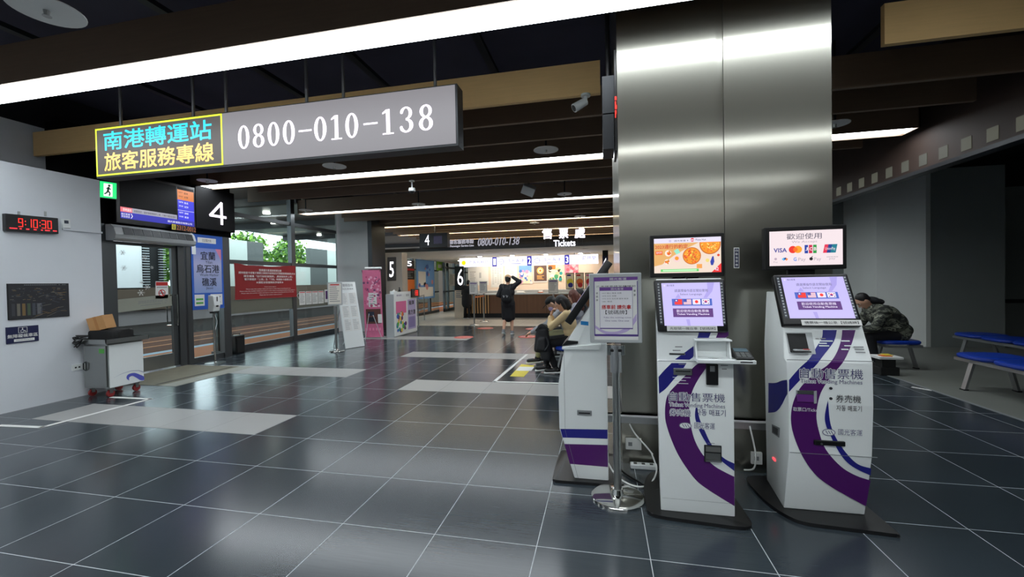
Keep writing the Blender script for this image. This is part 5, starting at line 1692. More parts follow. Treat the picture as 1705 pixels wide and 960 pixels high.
def pizza_ad(P_):
    P_.rect(0, 0, 1, 1, E_('bgw', (236, 216, 200)), 0)
    P_.poly([(0, .14), (.68, .14), (.5, .3), (.3, .5), (.12, .75), (0, .8)], E_('bgo', (226, 172, 104)), 1)
    P_.rect(0, 0, 1, .14, E_('bar', (226, 220, 240)), 2)
    P_.text('國光客運', .31, .055, .48, .105, E_('bt', (90, 84, 130), .6), 3).text('×', .50, .06, .52, .1, E_('bt', (90, 84, 130)), 3)
    P_.circ(.245, .08, .035, E_('lg', (200, 190, 224)), 3)
    P_.circ(.58, .065, .05, E_('rd', (230, 50, 50)), 3).rect(.555, .055, .605, .085, E_('bar', 0), 4).text('Pizza Hut', .63, .04, .78, .095, E_('bt', 0), 3)
    P_.text('2023通行的約定', .015, .18, .51, .30, E_('ti', (216, 92, 54), .9), 3, bold=.02)
    P_.rect(.02, .36, .13, .47, E_('or2', (236, 110, 50)), 2).text('$439', .035, .38, .115, .44, E_('bar', 0), 4)
    rr = random.Random(9)
    def pizza(cx, cy, r, n, c0=(232, 130, 30), clip=None):
        P_.circ(cx, cy, r, E_('crust', (206, 110, 36), .95), 3 , 30).circ(cx, cy, r * .9, E_('chz', (246, 150, 40)), 4, 30)
        for k in range(n):
            a, q = rr.random() * 6.28, math.sqrt(rr.random()) * r * .8
            x, y = cx + q * math.cos(a) * P_.H / P_.W, cy + q * math.sin(a)
            if y < .16 or x > .985:
                continue
            P_.circ(x, y, r * rr.uniform(.06, .12), (E_('t1', (240, 90, 40)), E_('t2', (252, 200, 80)), E_('t3', (220, 70, 40)), E_('t4', (200, 140, 40)))[k % 4], 5 + .05 * k, 8)
    pizza(.57, .52, .245, 70)
    # second pizza cut by the banner
    pts = [(.84 + .155 * math.cos(a), .21 + .28 * math.sin(a)) for a in [PI * k / 18 for k in range(19)]]
    P_.poly([(x, max(.14, y)) for x, y in pts] + [(.685, .14), (.995, .14)], E_('crust', 0), 3)
    P_.poly([(.84 + .14 * math.cos(a), max(.14, .2 + .26 * math.sin(a))) for a in [PI * k / 18 for k in range(19)]] + [(.7, .14), (.98, .14)], E_('chz', 0), 4)
    for k in range(46):
        a, q = rr.random() * PI, math.sqrt(rr.random())
        P_.circ(.84 + .125 * q * math.cos(a), .18 + .23 * q * math.sin(a), .018, (E_('t2', 0), E_('t1', 0), E_('t4', 0), E_('t5', (255, 226, 130)))[k % 4], 5 + .05 * k, 8)
    for cx, cy, r in ((.215, .43, .09), (.20, .68, .08)):
        P_.circ(cx, cy, r, E_('bowl', (244, 226, 214)), 3)
        for k in range(16):
            a, q = rr.random() * 6.28, rr.random() * r * .7
            P_.circ(cx + q * math.cos(a) * .6, cy + q * math.sin(a), .022, (E_('t1', 0), E_('chz', 0), E_('t4', 0))[k % 3], 4 + .05 * k, 8)
    P_.circ(.345, .59, .1, E_('plate', (238, 206, 206)), 3).circ(.345, .58, .055, E_('chz', 0), 4)
    P_.poly([(.30, .36), (.36, .3), (.40, .42), (.34, .47)], E_('mint', (150, 226, 200)), 4)
    P_.poly([(.87, .55), (.89, .55), (.90, .70), (.88, .8), (.85, .8), (.84, .7)], E_('can', (50, 70, 180), .8), 4).circ(.80, .66, .05, E_('lem', (236, 214, 120)), 3)
    P_.rect(.64, .76, .72, .88, E_('sauce', (240, 160, 80)), 4).circ(.96, .52, .035, E_('t3', 0), 4)
    P_.rect(.1, .89, .67, .965, E_('gr', (100, 206, 110)), 3).rect(.13, .905, .64, .95, E_('gr2', (190, 240, 190)), 4)
    P_.poly([(1, .74), (1, 1), (.86, 1)], E_('rd', 0), 4).text('42', .9, .86, .96, .95, E_('bar', 0), 5, bold=.02)
monitor(t, (1081, 392), (1206, 387), (1084, 462), 2.84, pizza_ad, (.055, .085, .045, .10))
G().m(M['black']).cyl((.53, 2.835, 1.464), (.53, 2.80, 1.464), .006).out('camera_dot', t)

# ---------------------------------------------------------- machine B, right
t = thing('ticket_vending_machine', 'white ticket machine on the right whose top screen shows payment card logos', 'ticket machine', (1.31, 3.0, 0))
def pb(z):
    tb = ((0, 2.86), (.40, 2.79), (.70, 2.79), (.945, 2.815), (.965, 2.83), (1.15, 2.94), (1.36, 3.06), (2, 3.4))
    for (z0, y0), (z1, y1) in zip(tb, tb[1:]):
        if z <= z1:
            return y0 + (y1 - y0) * (z - z0) / (z1 - z0)
    return 3.06
base_plate(t, [(1.0, 3.05), (1.03, 2.88), (1.09, 2.76), (1.16, 2.715), (1.30, 2.70), (1.50, 2.685), (1.585, 2.68), (1.60, 2.70), (1.60, 2.9), (1.6, 3.22), (1.54, 3.30), (1.1, 3.30), (1.0, 3.24)])
rowsB = []
for py_, pl_, pr_, y in ((0, (1305, 851), (1440, 866), 2.86), (1, (1313.5, 752), (1452.5, 765), 2.79), (2, (1313, 672), (1455, 680), 2.79), (3, (1309, 602), (1453.5, 602), 2.815), (4, (1307, 596), (1452, 597), 2.83), (5, (1304, 548), (1436, 546), 2.94)):
    a, b = U(*pl_, 'y', y), U(*pr_, 'y', y)
    rowsB.append((a.x, b.x, y, (.021, .40, .70, .945, .965, 1.15)[py_]))
rowsB += [(rowsB[5][0] + .0, rowsB[5][1], 3.06, 1.36), (1.13, 1.50, 3.22, 1.36), (1.12, 1.52, 3.24, 1.0), (1.13, 1.52, 3.24, .021)]
g = loft([(a, y, z) for a, b, y, z in rowsB], [(b, y, z) for a, b, y, z in rowsB])
g.out('cabinet', t, smooth=True)
g = G().m(M['grey'])
for z in (.955, .40):
    y = pb(z); g.box(1.10, y - .003, z - .0012, 1.555, y + .002, z + .0012)
g.out('panel_seam', t)
cz = (.40, .70, .945, .965, 1.15)
decal('blue_swoosh', t, curve_px([(1369.5, 549), (1368, 562), (1358, 579), (1347, 597), (1330, 613), (1313.5, 632)], [(1313.5, 652), (1334, 630), (1356, 610), (1371, 591), (1388, 568), (1393, 549)]), M['navy'], pb, cz, lift=.0025)
decal('purple_swoosh', t, curve_px([(1402, 549), (1400, 566), (1392, 588), (1379, 606), (1362, 618), (1344, 632), (1329, 650), (1319, 675), (1317, 704), (1325, 735), (1340, 766), (1359, 791), (1384, 810), (1412, 826), (1441.5, 842)],
      [(1449, 799), (1425, 791), (1400, 776), (1375, 748), (1364, 720), (1359, 691), (1364, 660), (1375, 638), (1391, 618), (1406, 598), (1418, 571), (1424, 549)]), M['purple'], pb, cz, lift=.0025)
decal('blue_swoosh', t, curve_px([(1378, 666), (1373.5, 688), (1374, 704), (1383, 726), (1400, 757), (1419, 776), (1449, 791)], [(1450, 779), (1428, 772), (1409, 754), (1392, 729), (1383, 707), (1380, 688)]), M['navy'], pb, cz, lift=.0025)
# wrap of the blue swoosh on the left side
xside = min(r[0] for r in rowsB[:6]) - .012
def side_pt(px, py):
    # the left flank runs straight back between the front rows and the rear rows
    best = None
    for k in range(40):
        y = 2.80 + k * .01
        p = U(px, py, 'y', y)
        zz = max(.03, min(1.1, p.z))
        r0, r1 = [(a, b) for a, b in zip(rowsB[:6], rowsB[1:6]) if a[3] <= zz <= b[3]][0]
        f = (zz - r0[3]) / (r1[3] - r0[3])
        xf, yf = r0[0] + (r1[0] - r0[0]) * f, pb(zz)
        xs_ = xf + (1.128 - xf) * (y - yf) / (3.23 - yf)
        if best is None or abs(p.x - xs_) < best[0]:
            best = (abs(p.x - xs_), Vector((xs_ - .003, y, p.z)))
    return best[1]
g = G().m(M['navy'])
pts = curve_px([(1313, 632), (1303, 633), (1292, 637), (1280, 637)], [(1280, 687), (1292, 685), (1301, 676), (1313, 652)])
g.quad([side_pt(*p) for p in pts]); g.out('side_swoosh', t)
lett('lettering', t, '自動售票機', 1331, 613, 1436, 630, ink, pb, halo, lift=.006)
lett('lettering', t, 'Ticket Vending Machines', 1332, 631.5, 1435, 640, ink, pb, halo, lift=.004)
lett('lettering', t, '券売機', 1391, 657, 1433, 670, M['ink'], pb, None, .004)
lett('lettering', t, '자동 매표기', 1392, 674.5, 1434, 684, M['ink'], pb, None, .004)
logo('company_logo', t, 1379.5, 719, 11, 6, pb, mat('logo_grey2', (112, 110, 140), .5), .004)
lett('lettering', t, '國光客運', 1395, 714, 1435, 724, ink, pb, halo, .004)
g = G().m(M['ink'])
for py in (646, 663, 678):
    c = U(1383, py, 'y', pb(.75)); g.cyl((c.x, c.y - .004, c.z), (c.x, c.y - .001, c.z), .0085, seg=16)
g.out('bullet_marks', t)
lett('lettering', t, '取票口/Tickets', 1320, 678, 1366, 684.5, M['white'], pb, None, .004)
g = G()
for k, (x0, x1, py) in enumerate(((1364, 1374, 563), (1362, 1386, 567), (1363, 1376, 571), (1363, 1380, 575), (1400, 1414, 567), (1405, 1425, 575), (1400, 1412, 581), (1420, 1437, 577), (1422, 1438, 581), (1424, 1440, 586), (1357, 1363, 563))):
    g.m(halo if k < 7 and k != 0 else M['ink_grey'])
    y = pb(1.0)
    for _ in range(6):
        a = U(x0, py, 'y', y); y = pb(a.z)
    b = U(x1, py, 'y', y)
    dz = .003; dy = dz * .6
    g.quad([(a.x, y - .005 + dy, a.z + dz), (b.x, y - .005 + dy, a.z + dz), (b.x, y - .005 - dy, a.z - dz), (a.x, y - .005 - dy, a.z - dz)])
g.out('small_print', t)
# recess with cash tray at the left of the sloping panel
def pbx(px, py, l=0.0):
    y = pb(1.0)
    for _ in range(8):
        p = U(px, py, 'y', y); y = pb(p.z)
    return Vector((p.x, y - l, p.z))
A, B_, C_, D_ = pbx(1307, 553, .004), pbx(1351, 553, .004), pbx(1358, 589, .004), pbx(1313, 588, .004)
g = G()
g.m(M['lgrey']).quad([A, B_, C_, D_])
ins_ = lambda p, q, f: p + (q - p) * f
g.m(M['black_matte']).quad([ins_(A, C_, .04) + Vector((0, -.002, 0)), ins_(B_, D_, .05) + Vector((-.03, -.002, 0)), ins_(C_, A, .09) + Vector((-.02, -.002, 0)), ins_(D_, B_, .06) + Vector((0, -.002, 0))])
g.out('cash_recess', t)
m_ = (A + B_ + C_ + D_) / 4
g = G().m(M['black']); g.box(D_.x + .012, D_.y - .03, D_.z + .012, C_.x - .035, D_.y + .0, D_.z + .02, bev=.003); g.m(M['lgrey']); g.box(D_.x + .02, D_.y - .028, D_.z + .0205, C_.x - .05, D_.y - .005, D_.z + .028); g.m(M['red']).box(m_.x - .005, D_.y - .02, D_.z + .0285, m_.x + .03, D_.y - .008, D_.z + .031)
g.out('cash_tray', t)
y = pb(.7)
a, b = U(1326, 649, 'y', y), U(1360, 671, 'y', y)
g = G().m(M['steel']); g.box(a.x, y - .012, a.z - .02, b.x - .02, y + .002, a.z); g.m(mat('outlet_purple', (104, 44, 128), .35)); g.prism([(a.x, y - .002, b.z), (a.x, y - .012, b.z + .01), (a.x, y - .008, a.z - .02), (a.x, y, a.z - .02)], (b.x - a.x - .02, 0, 0))
g.m(M['lgrey']); g.prism([(b.x - .02, y - .012, a.z), (b.x, y - .001, a.z), (b.x, y - .001, b.z), (b.x - .02, y - .012, b.z)], (0, .002, 0)); g.out('ticket_outlet', t)
a, b = U(1354, 731, 'y', y), U(1406, 742, 'y', y)
g = G().m(M['black']); g.box(a.x, y - .014, b.z, b.x, y + .001, a.z, bev=.004); g.m(M['steel']); c = U(1366, 737, 'y', y); g.cyl((c.x, y - .017, c.z), (c.x, y - .013, c.z), .006); g.out('door_lock', t)
q = [side_pt(1287, 706), side_pt(1299, 712), side_pt(1299, 728), side_pt(1287, 720)]
g = G().m(M['grey']); g.prism(q, (-.004, 0, 0)); g.m(M['frame_dark']); cc = sum(q, Vector()) / 4; g.prism([cc + (p - cc) * .7 + Vector((-.0045, 0, 0)) for p in q], (-.001, 0, 0)); g.out('side_slot', t)
c = side_pt(1289, 764)
g = G().m(mat('red_lamp', (255, 70, 80), .4, emit=1.6)); g.ell(c, .004, .028, .010); g.out('red_indicator', t, smooth=True)
bl, n = bezel_screen(t, U(1287, 456, 'y', 3.06), U(1411, 455, 'y', 3.06), U(1305, 542, 'y', 2.90), U(1438, 541, 'y', 2.90), (.10, .07, .07, .13))
g = G(); Q = Panel(g, bl(.235, .90) + n * .002, bl(.985, .90) + n * .002, bl(.235, 1.0) + n * .002, step=.0008); Q.slab(.001, M['paper']); Q.text('購票後一機公車【號碼牌】', .05, .25, .95, .75, M['ink'], 1)
g.out('paper_slip', t)
def pay_ad(P_):
    w = E_('pw', (238, 222, 226)); P_.rect(0, 0, 1, 1, w, 0)
    k1, k2 = E_('pi', (96, 92, 120), .55), E_('pl', (190, 176, 190), .8)
    P_.text('歡迎使用', .24, .08, .72, .25, k1, 1).text('We Accept', .31, .29, .66, .37, k2, 1)
    # the four card marks
    P_.text('VISA', .06, .49, .24, .61, E_('visa', (50, 60, 170), .7), 1, bold=.02)
    P_.circ(.325, .54, .105, E_('mr', (232, 50, 40)), 1).circ(.395, .54, .105, E_('my', (246, 160, 40)), 2).circ(.36, .54, .06, E_('mo', (246, 110, 30)), 3)
    for i, (c, ch) in enumerate((((40, 70, 170), 'J'), ((214, 40, 80), 'C'), ((40, 160, 70), 'B'))):
        x = .487 + i * .058
        P_.rect(x, .42, x + .047, .66, E_('jc%d' % i, c, .85), 1).text(ch, x + .01, .49, x + .042, .58, w, 2, bold=.02)
    P_.poly([(.76, .42), (.81, .42), (.785, .66), (.735, .66)], E_('ur', (224, 50, 80)), 1).poly([(.81, .42), (.86, .42), (.835, .66), (.785, .66)], E_('ub', (30, 70, 150), .8), 1).poly([(.86, .42), (.93, .42), (.905, .66), (.835, .66)], E_('ug', (30, 130, 150), .85), 1)
    P_.text('UnionPay', .765, .5, .9, .6, w, 2)
    P_.circ(.085, .8, .035, E_('dk', (200, 176, 196), .85), 1).text('Pay', .055, .87, .115, .92, k2, 1)
    P_.poly([(.17, .81), (.2, .76), (.215, .81), (.2, .86)], E_('sb', (80, 180, 235)), 1).poly([(.215, .81), (.235, .77), (.26, .81), (.235, .86)], E_('so', (245, 140, 60)), 1).poly([(.2, .78), (.225, .76), (.235, .8), (.21, .84)], E_('ub', 0), 2)
    P_.text('G', .335, .77, .375, .87, E_('gg', (70, 140, 230), .9), 1, bold=.02).text('Pay', .40, .78, .5, .9, k2, 1)
    P_.circ(.575, .82, .045, E_('ap', (40, 40, 50), .5), 1).poly([(.575, .775), (.59, .74), (.6, .745), (.585, .78)], E_('ap', 0), 2).text('Pay', .615, .78, .71, .9, k2, 1)
    P_.text('SAMSUNG', .785, .765, .935, .79, k1, 1).text('pay', .82, .81, .9, .87, k2, 1)
monitor(t, (1272, 379), (1410, 373), (1273, 450), 3.10, pay_ad, (.065, .10, .05, .10))

# ---------------------------------------------------------- machine C, seen from its side
t = thing('ticket_vending_machine', 'white ticket machine turned sideways, with navy and purple bands, behind the sign post', 'ticket machine', (-.12, 3.25, 0))
base_plate(t, [(-.37, 3.05), (-.355, 2.99), (-.30, 2.98), (-.05, 2.985), (.06, 2.99), (.09, 3.05), (.09, 3.4), (.07, 3.52), (-.28, 3.52), (-.36, 3.48)])
pc_ = [(-.212, .021), (-.316, .38), (-.318, .70), (-.285, .90), (-.262, 1.0), (.02, 1.44), (.032, 1.44), (.032, .021)]
g = G().m(M['white']); g.prism([(x, 3.03, z) for x, z in pc_], (0, .42, 0), bev=.008); g.out('cabinet', t, smooth=True)
pcy = lambda z: 3.03
def cedge(z):
    for (x0, z0), (x1, z1) in zip(pc_, pc_[1:]):
        if z0 <= z <= z1:
            return x0 + (x1 - x0) * (z - z0) / (z1 - z0)
def band(nm, z0, z1, m, d0=0.0):
    g = G().m(m)
    e0, e1 = cedge(z0) + .004, cedge(z1) + .004
    g.quad([(e0, 3.0288, z0 - .008), (.026, 3.0288, z0 + .0), (.026, 3.0288, z1 + .012), (e1, 3.0288, z1)]); g.out(nm, t)
band('navy_band', .268, .375, M['navy'])
band('purple_band', .252, .26, M['white'])
g = G().m(M['navy']); g.quad([(-.309, 3.0286, .378), (.027, 3.0286, .392), (.027, 3.0286, .325), (-.293, 3.0286, .315)]); g.out('navy_band', t)
g = G().m(M['white']); g.quad([(-.293, 3.0284, .315), (.027, 3.0284, .325), (.027, 3.0284, .281), (-.281, 3.0284, .271)]); g.out('white_band', t)
g = G().m(M['purple']); g.quad([(-.281, 3.0286, .268), (.027, 3.0286, .281), (.027, 3.0286, .122), (-.243, 3.0286, .125)]); g.out('purple_band', t)
for o in list(t.children):
    if o.name.startswith('navy_band') and o.name == 'navy_band' or o.name == 'purple_band':
        bpy.data.objects.remove(o)
g = G().m(M['grey']); g.prism([(-.275, 3.0285, .98), (-.273, 3.0285, .98), (-.273, 3.0285, .37), (-.185, 3.0285, .025), (-.187, 3.0285, .025), (-.275, 3.0285, .37)], (0, .001, 0)); g.out('side_seam', t)
a, b = U(961, 682, 'y', 3.03), U(985.5, 691.5, 'y', 3.03)
g = G().m(M['grey']); g.box(a.x, 3.022, b.z, b.x, 3.032, a.z, bev=.002); g.m(M['frame_dark']); g.box(a.x + .012, 3.0205, b.z + .012, b.x - .012, 3.023, a.z - .014); g.out('vent_slot', t)
g = G().m(M['white']); g.prism([(-.285, 3.0, .965), (-.02, 3.0, .965), (-.01, 3.0, .985), (-.01, 3.0, 1.01), (-.285, 3.0, .985)], (0, .44, 0), bev=.005); g.out('printer_shelf', t)
g = G().m(M['black']); g.prism([(-.287, 3.01, .99), (-.17, 3.01, 1.008), (-.17, 3.01, 1.024), (-.25, 3.01, 1.03)], (0, .3, 0)); g.out('shelf_reader', t)
p = U(974, 539, 'y', 3.028)
g = G().m(mat('blue_sticker', (20, 130, 200), .5)); g.quad([(p.x - .03, 3.0287, p.z + .022), (p.x + .024, 3.0287, p.z + .016), (p.x + .024, 3.0287, p.z - .012), (p.x - .03, 3.0287, p.z - .006)]); g.out('blue_sticker', t)
a, b = Vector((-.255, 0, 1.165)), Vector((.045, 0, 1.60))
d = (b - a).normalized(); nn = Vector((-d.z, 0, d.x))
g = G().m(M['black']); g.prism([a + nn * .01 + Vector((0, 3.0, 0)), b + nn * .01 + Vector((0, 3.0, 0)), b - nn * .045 + Vector((0, 3.0, 0)), a - nn * .045 + Vector((0, 3.0, 0))], (0, .45, 0), bev=.008); g.out('screen_bezel', t, smooth=True)
g = G(); P_ = Panel(g, b + nn * .0115 + Vector((0, 3.42, 0)), b + nn * .0115 + Vector((0, 3.04, 0)), a + d * .07 + nn * .0115 + Vector((0, 3.42, 0))); touch_screen(P_); g.out('touch_screen', t)
# poster post in front of it
def ad(P_):
    pu = mat('post_purple', (112, 66, 150), .5)
    P_.rect(.09, .055, .93, .955, M['paper'], 1)
    P_.poly([(.09, .055), (.93, .055), (.93, .10), (.09, .115)], pu, 2).text('國光客運', .40, .065, .72, .1, M['paper'], 3)
    for q in ((.09, .115, .105, .9), (.915, .115, .93, .9), (.1, .875, .93, .905)):
        P_.rect(*q, mat('post_frame', (86, 60, 140), .5) if 'post_frame' not in bpy.data.materials else bpy.data.materials['post_frame'], 3)
    P_.text('乙未候車請至櫃檯前', .14, .175, .89, .2, M['ink'], 2)
    for ch, y in zip('號碼牌', (.27, .32, .37)):
        P_.text(ch, .13, y, .17, y + .03, M['ink'], 2)
    for ch, y in zip('購票', (.24, .30)):
        P_.text(ch, .85, y, .89, y + .03, M['ink'], 2)
    P_.rect(.2, .2, .83, .80, mat('post_sheet', (232, 230, 236), .6), 2).rect(.2, .2, .83, .25, pu, 3).text('國光客運', .42, .21, .66, .24, M['paper'], 4)
    for q in ((.2, .25, .205, .8), (.825, .25, .83, .8)):
        P_.rect(*q, bpy.data.materials['post_frame'], 3)
    P_.rect(.2, .785, .83, .8, bpy.data.materials['post_frame'], 3)
    P_.text('1877 圓山 羅東 宜蘭', .25, .275, .62, .295, M['ink_grey'], 3).text('1878 台北 宜蘭', .25, .315, .52, .335, M['ink_grey'], 3).text('1915 台北 烏石港 羅東 蘇澳', .25, .355, .75, .375, M['ink_grey'], 3).text('1881 礁溪', .25, .395, .44, .415, M['ink_grey'], 3)
    P_.text('搭車前 請先拿', .24, .455, .80, .515, M['red'], 3, bold=.02).text('【號碼牌】', .31, .53, .72, .59, M['ink'], 3)
    P_.text('Take the waiting notes', .27, .625, .80, .65, M['ink_purple'], 3).text('One note, One seat', .30, .67, .76, .695, M['ink_purple'], 3)
    li = mat('post_swirl', (190, 172, 216), .6)
    up_ = smooth_path([(.11, .75, 0), (.3, .83, 0), (.55, .83, 0), (.75, .74, 0), (.90, .58, 0)], 5)
    lo_ = smooth_path([(.11, .79, 0), (.3, .872, 0), (.55, .872, 0), (.75, .82, 0), (.90, .68, 0)], 5)
    for i in range(len(up_) - 1):
        P_.poly([up_[i].xy, lo_[i].xy, lo_[i + 1].xy, up_[i + 1].xy], li, 1.4)
t = post_sign(.088, 2.85, 1.045, 'chrome post stand with a purple notice board in front of the sideways machine', .335, .46, draw=ad, r=.175)
g = G().m(M['black']); g.box(.05, 2.815, .985, .126, 2.865, 1.005, bev=.004); g.ell((.088, 2.83, 1.01), .016, .012, .014); g.out('clamp', t)
G().m(M['chrome']).box(.03, 2.83, .96, .146, 2.87, 1.03, bev=.004).out('bracket', t)

# along the foot of the pillar
tr = G().m(M['alu']); tr.box(-.02, 3.36, .335, 1.66, 3.40, .40); tr.m(M['white_matte']).box(-.02, 3.358, .385, 1.66, 3.40, .40)
tag(tr.out('cable_trunking', at=(.8, 3.4, .33)), 'grey horizontal cable trunking across the foot of the steel pillar', 'trunking')
t = thing('power_strip', 'white power strip on the floor between the sign post and the pizza advert machine', 'power strip', (.3, 3.33, 0))
G().m(M['white']).box(.20, 3.30, 0.001, .40, 3.36, .035, bev=.006).out('casing', t)
g = G().m(M['black']); 
for k in range(3):
    g.box(.225 + k * .06, 3.315, .0351, .25 + k * .06, 3.345, .0362)
g.out('outlets', t)
for k, (x, w, l) in enumerate(((.17, .12, 'white socket box on the pillar behind the sign post'), (1.075, .075, 'white socket box at the pillar foot beside the right machine'))):
    t = thing('socket_box', l, 'socket', (x, 3.4, .08)); G().m(M['white_matte']).box(x, 3.375, .07 if k else .12, x + w, 3.399, .16 if k else .21, bev=.004).out('box', t)
    G().m(M['grey']).box(x + .02, 3.373, .1 if k else .15, x + .05, 3.376, .13 if k else .18).out('outlet', t)
for k, (pts, l) in enumerate((([(.03, 3.1, .12), (.08, 3.05, .06), (.16, 3.02, .02), (.24, 3.0, .012), (.32, 3.06, .012), (.38, 3.2, .05), (.36, 3.32, .12)], 'white cable looping over the floor from the sideways machine'),
                              ([(1.06, 3.36, .36), (1.075, 3.33, .25), (1.08, 3.3, .15), (1.07, 3.32, .06), (1.02, 3.36, .03)], 'white cable hanging down from the trunking beside the right machine'),
                              ([(.2, 3.36, .33), (.24, 3.34, .26), (.32, 3.3, .18), (.36, 3.26, .14)], 'thin white cable slanting down from the trunking behind the pizza advert machine'))):
    g = G().m(M['white_matte']); g.tube(pts, .006, 8, sm=6); tag(g.out('power_cable', at=pts[-1], smooth=True), l, 'cable')
g = G().m(M['black']); g.tube([(.1, 3.38, .1), (.12, 3.25, .02), (.22, 3.1, .012), (.33, 2.97, .012), (.40, 2.98, .03)], .007, 8, sm=6); tag(g.out('power_cable', at=(.1, 3.3, .01), smooth=True), 'black cable on the floor running from the pillar to the pizza advert machine', 'cable')
g = G(); P_ = Panel(g, U(1222, 412, 'y', 3.396), U(1231, 412, 'y', 3.396), U(1222, 446, 'y', 3.396)); P_.slab(.004, M['paper']); P_.rect(.1, .04, .9, .96, M['navy_dark'], 1)
for k, ch in enumerate('自動售票機'):
    P_.text(ch, .25, .08 + k * .175, .75, .2 + k * .175, M['paper'], 2)
tag(g.out('pillar_label', at=P_.p(.5, 1)), 'small vertical navy sticker on the steel pillar between the two machines', 'sticker')

# ================================================================== BENCHES
def bench(label, x0, x1, y0, n, pad=.52, group=None, h=.45):
    """padded seats in a row along y, starting at y0"""
    L_ = n * pad
    t = thing('waiting_bench', label, 'bench', ((x0 + x1) / 2, y0 + L_ / 2, 0), group)
    bl_ = M.get('seat_blue') or M.setdefault('seat_blue', mat('seat_blue', (14, 54, 158), .42, var=.1))
    for k in range(n):
        a = y0 + k * pad
        g = G().m(bl_)
        c = Vector(((x0 + x1) / 2, a + pad / 2, h - .025))
        w, d = (x1 - x0) / 2, pad / 2 - .008
        ring = []
        for i in range(32):
            tt = 2 * PI * i / 32
            ce, se = math.cos(tt), math.sin(tt)
            ring.append((math.copysign(abs(ce) ** .55, ce), math.copysign(abs(se) ** .55, se)))
        prev = None
        for s, z in ((.80, -.035), (.95, -.03), (1.0, -.01), (.99, .012), (.93, .024), (.75, .028), (.4, .022)):
            cur = [g.v((c.x + p * w * s, c.y + q * d * s, c.z + z)) for p, q in ring]
            if prev:
                for i in range(32):
                    g._f([prev[i], prev[(i + 1) % 32], cur[(i + 1) % 32], cur[i]])
            else:
                g._f(cur[::-1])
            prev = cur
        g._f(prev)
        g.out('seat', t, smooth=True)
    g = G().m(M['alu'])
    for x in (x0 + .06, x1 - .06):
        g.box(x - .018, y0 + .02, h - .10, x + .018, y0 + L_ - .02, h - .062)
    for k in range(n + 1):
        y = y0 + .03 + k * (L_ - .06) / n
        g.box(x0 + .06, y - .015, h - .10, x1 - .06, y + .015, h - .075)
    g.out('rail', t)
    for y in (y0 + .22, y0 + L_ - .22):
        for sx, x in ((-1, x0 + .1), (1, x1 - .1)):
            g = G().m(M['alu'])
            xe = x + sx * .09
            g.hexa([(xe - .014, y - .03, .012), (xe + .014, y - .03, .012), (xe + .014, y + .03, .012), (xe - .014, y + .03, .012),
                    (x - .014, y - .03, h - .09), (x + .014, y - .03, h - .09), (x + .014, y + .03, h - .09), (x - .014, y + .03, h - .09)])
            lg = g.out('leg', t)
            G().m(M['rubber']).box(xe - .025, y - .035, 0.0, xe + .025, y + .035, .014).out('foot', lg)
    return t
bench('blue padded bench nearest on the right, cut by the right edge of the photo', 4.42, 4.98, 4.40, 4, group='blue waiting benches')
bench('blue padded bench further back on the right, before the grey wall block', 5.92, 6.48, 6.6, 4, group='blue waiting benches')
bench('blue padded bench the man in the camouflage jacket sits on', 4.20, 4.77, 7.38, 4, group='blue waiting benches')
bench('blue padded bench under the seated women, mostly hidden behind the sideways machine', -.72, -.16, 6.3, 5, group='blue waiting benches')
g = G().m(M['tape']); a, b = U(1518, 644, 'z', 0), U(1552, 650, 'z', 0)
d = (b - a).normalized(); s_ = Vector((-d.y, d.x, 0)) * .02
g.prism([a - s_, b - s_, b + s_, a + s_], (0, 0, .003))
tag(g.out('floor_tape', at=a), 'short white strip of tape on the concrete edge near the blue benches', 'tape')
t = thing('side_table', 'low black stand with a white edged tray of papers beside the man in camouflage', 'stand', (4.05, 7.1, 0))
G().m(M['black_matte']).box(3.95, 7.0, 0, 4.19, 7.2, .12, bev=.01).out('base', t)
g = G().m(M['black_matte']); g.box(3.98, 7.02, .12, 4.15, 7.18, .24); g.out('column', t)
g = G().m(M['white_matte']); g.box(3.92, 6.97, .24, 4.22, 7.22, .275, bev=.005); g.out('tray', t)
g = G().m(M['orange']); g.box(3.98, 7.0, .276, 4.1, 7.12, .286); g.m(M['yellow']); g.box(4.04, 7.05, .287, 4.14, 7.18, .294); g.out('papers', t)

# ================================================================== PEOPLE
skin = mat('skin', (206, 160, 134), .55, var=.04, vscale=6)
hair_black, hair_brown = mat('hair_black', (24, 21, 22), .5, var=.3, vscale=20, stretch=(6, 6, 1)), mat('hair_brown', (92, 48, 36), .45, var=.3, vscale=16, stretch=(6, 6, 1))


def organic(name, fill, m, parent, M4, voxel=.008, smooth=5, materials=None):
    """overlapping volumes fused into one continuous smooth surface"""
    g = G().m(m)
    fill(g)
    bmesh.ops.recalc_face_normals(g.bm, faces=g.bm.faces)
    g.xform(M4)
    o = g.out(name, parent)
    r = o.modifiers.new('fuse', 'REMESH')
    r.mode = 'VOXEL'
    r.voxel_size = voxel
    r.use_smooth_shade = True
    s = o.modifiers.new('smooth', 'SMOOTH')
    s.iterations = smooth
    s.factor = .5
    dg = bpy.context.evaluated_depsgraph_get()
    me = bpy.data.meshes.new_from_object(o.evaluated_get(dg))
    o.modifiers.clear()
    old = o.data
    o.data = me
    bpy.data.meshes.remove(old)
    if not me.materials:
        me.materials.append(m)
    return o


def frame(d, x=(1, 0, 0)):
    """rotation whose z follows d and whose x stays near the given axis"""
    z = Vector(d).normalized()
    x = Vector(x)
    x = (x - z * x.dot(z)).normalized()
    y = z.cross(x)
    return Matrix((x, y, z)).transposed()


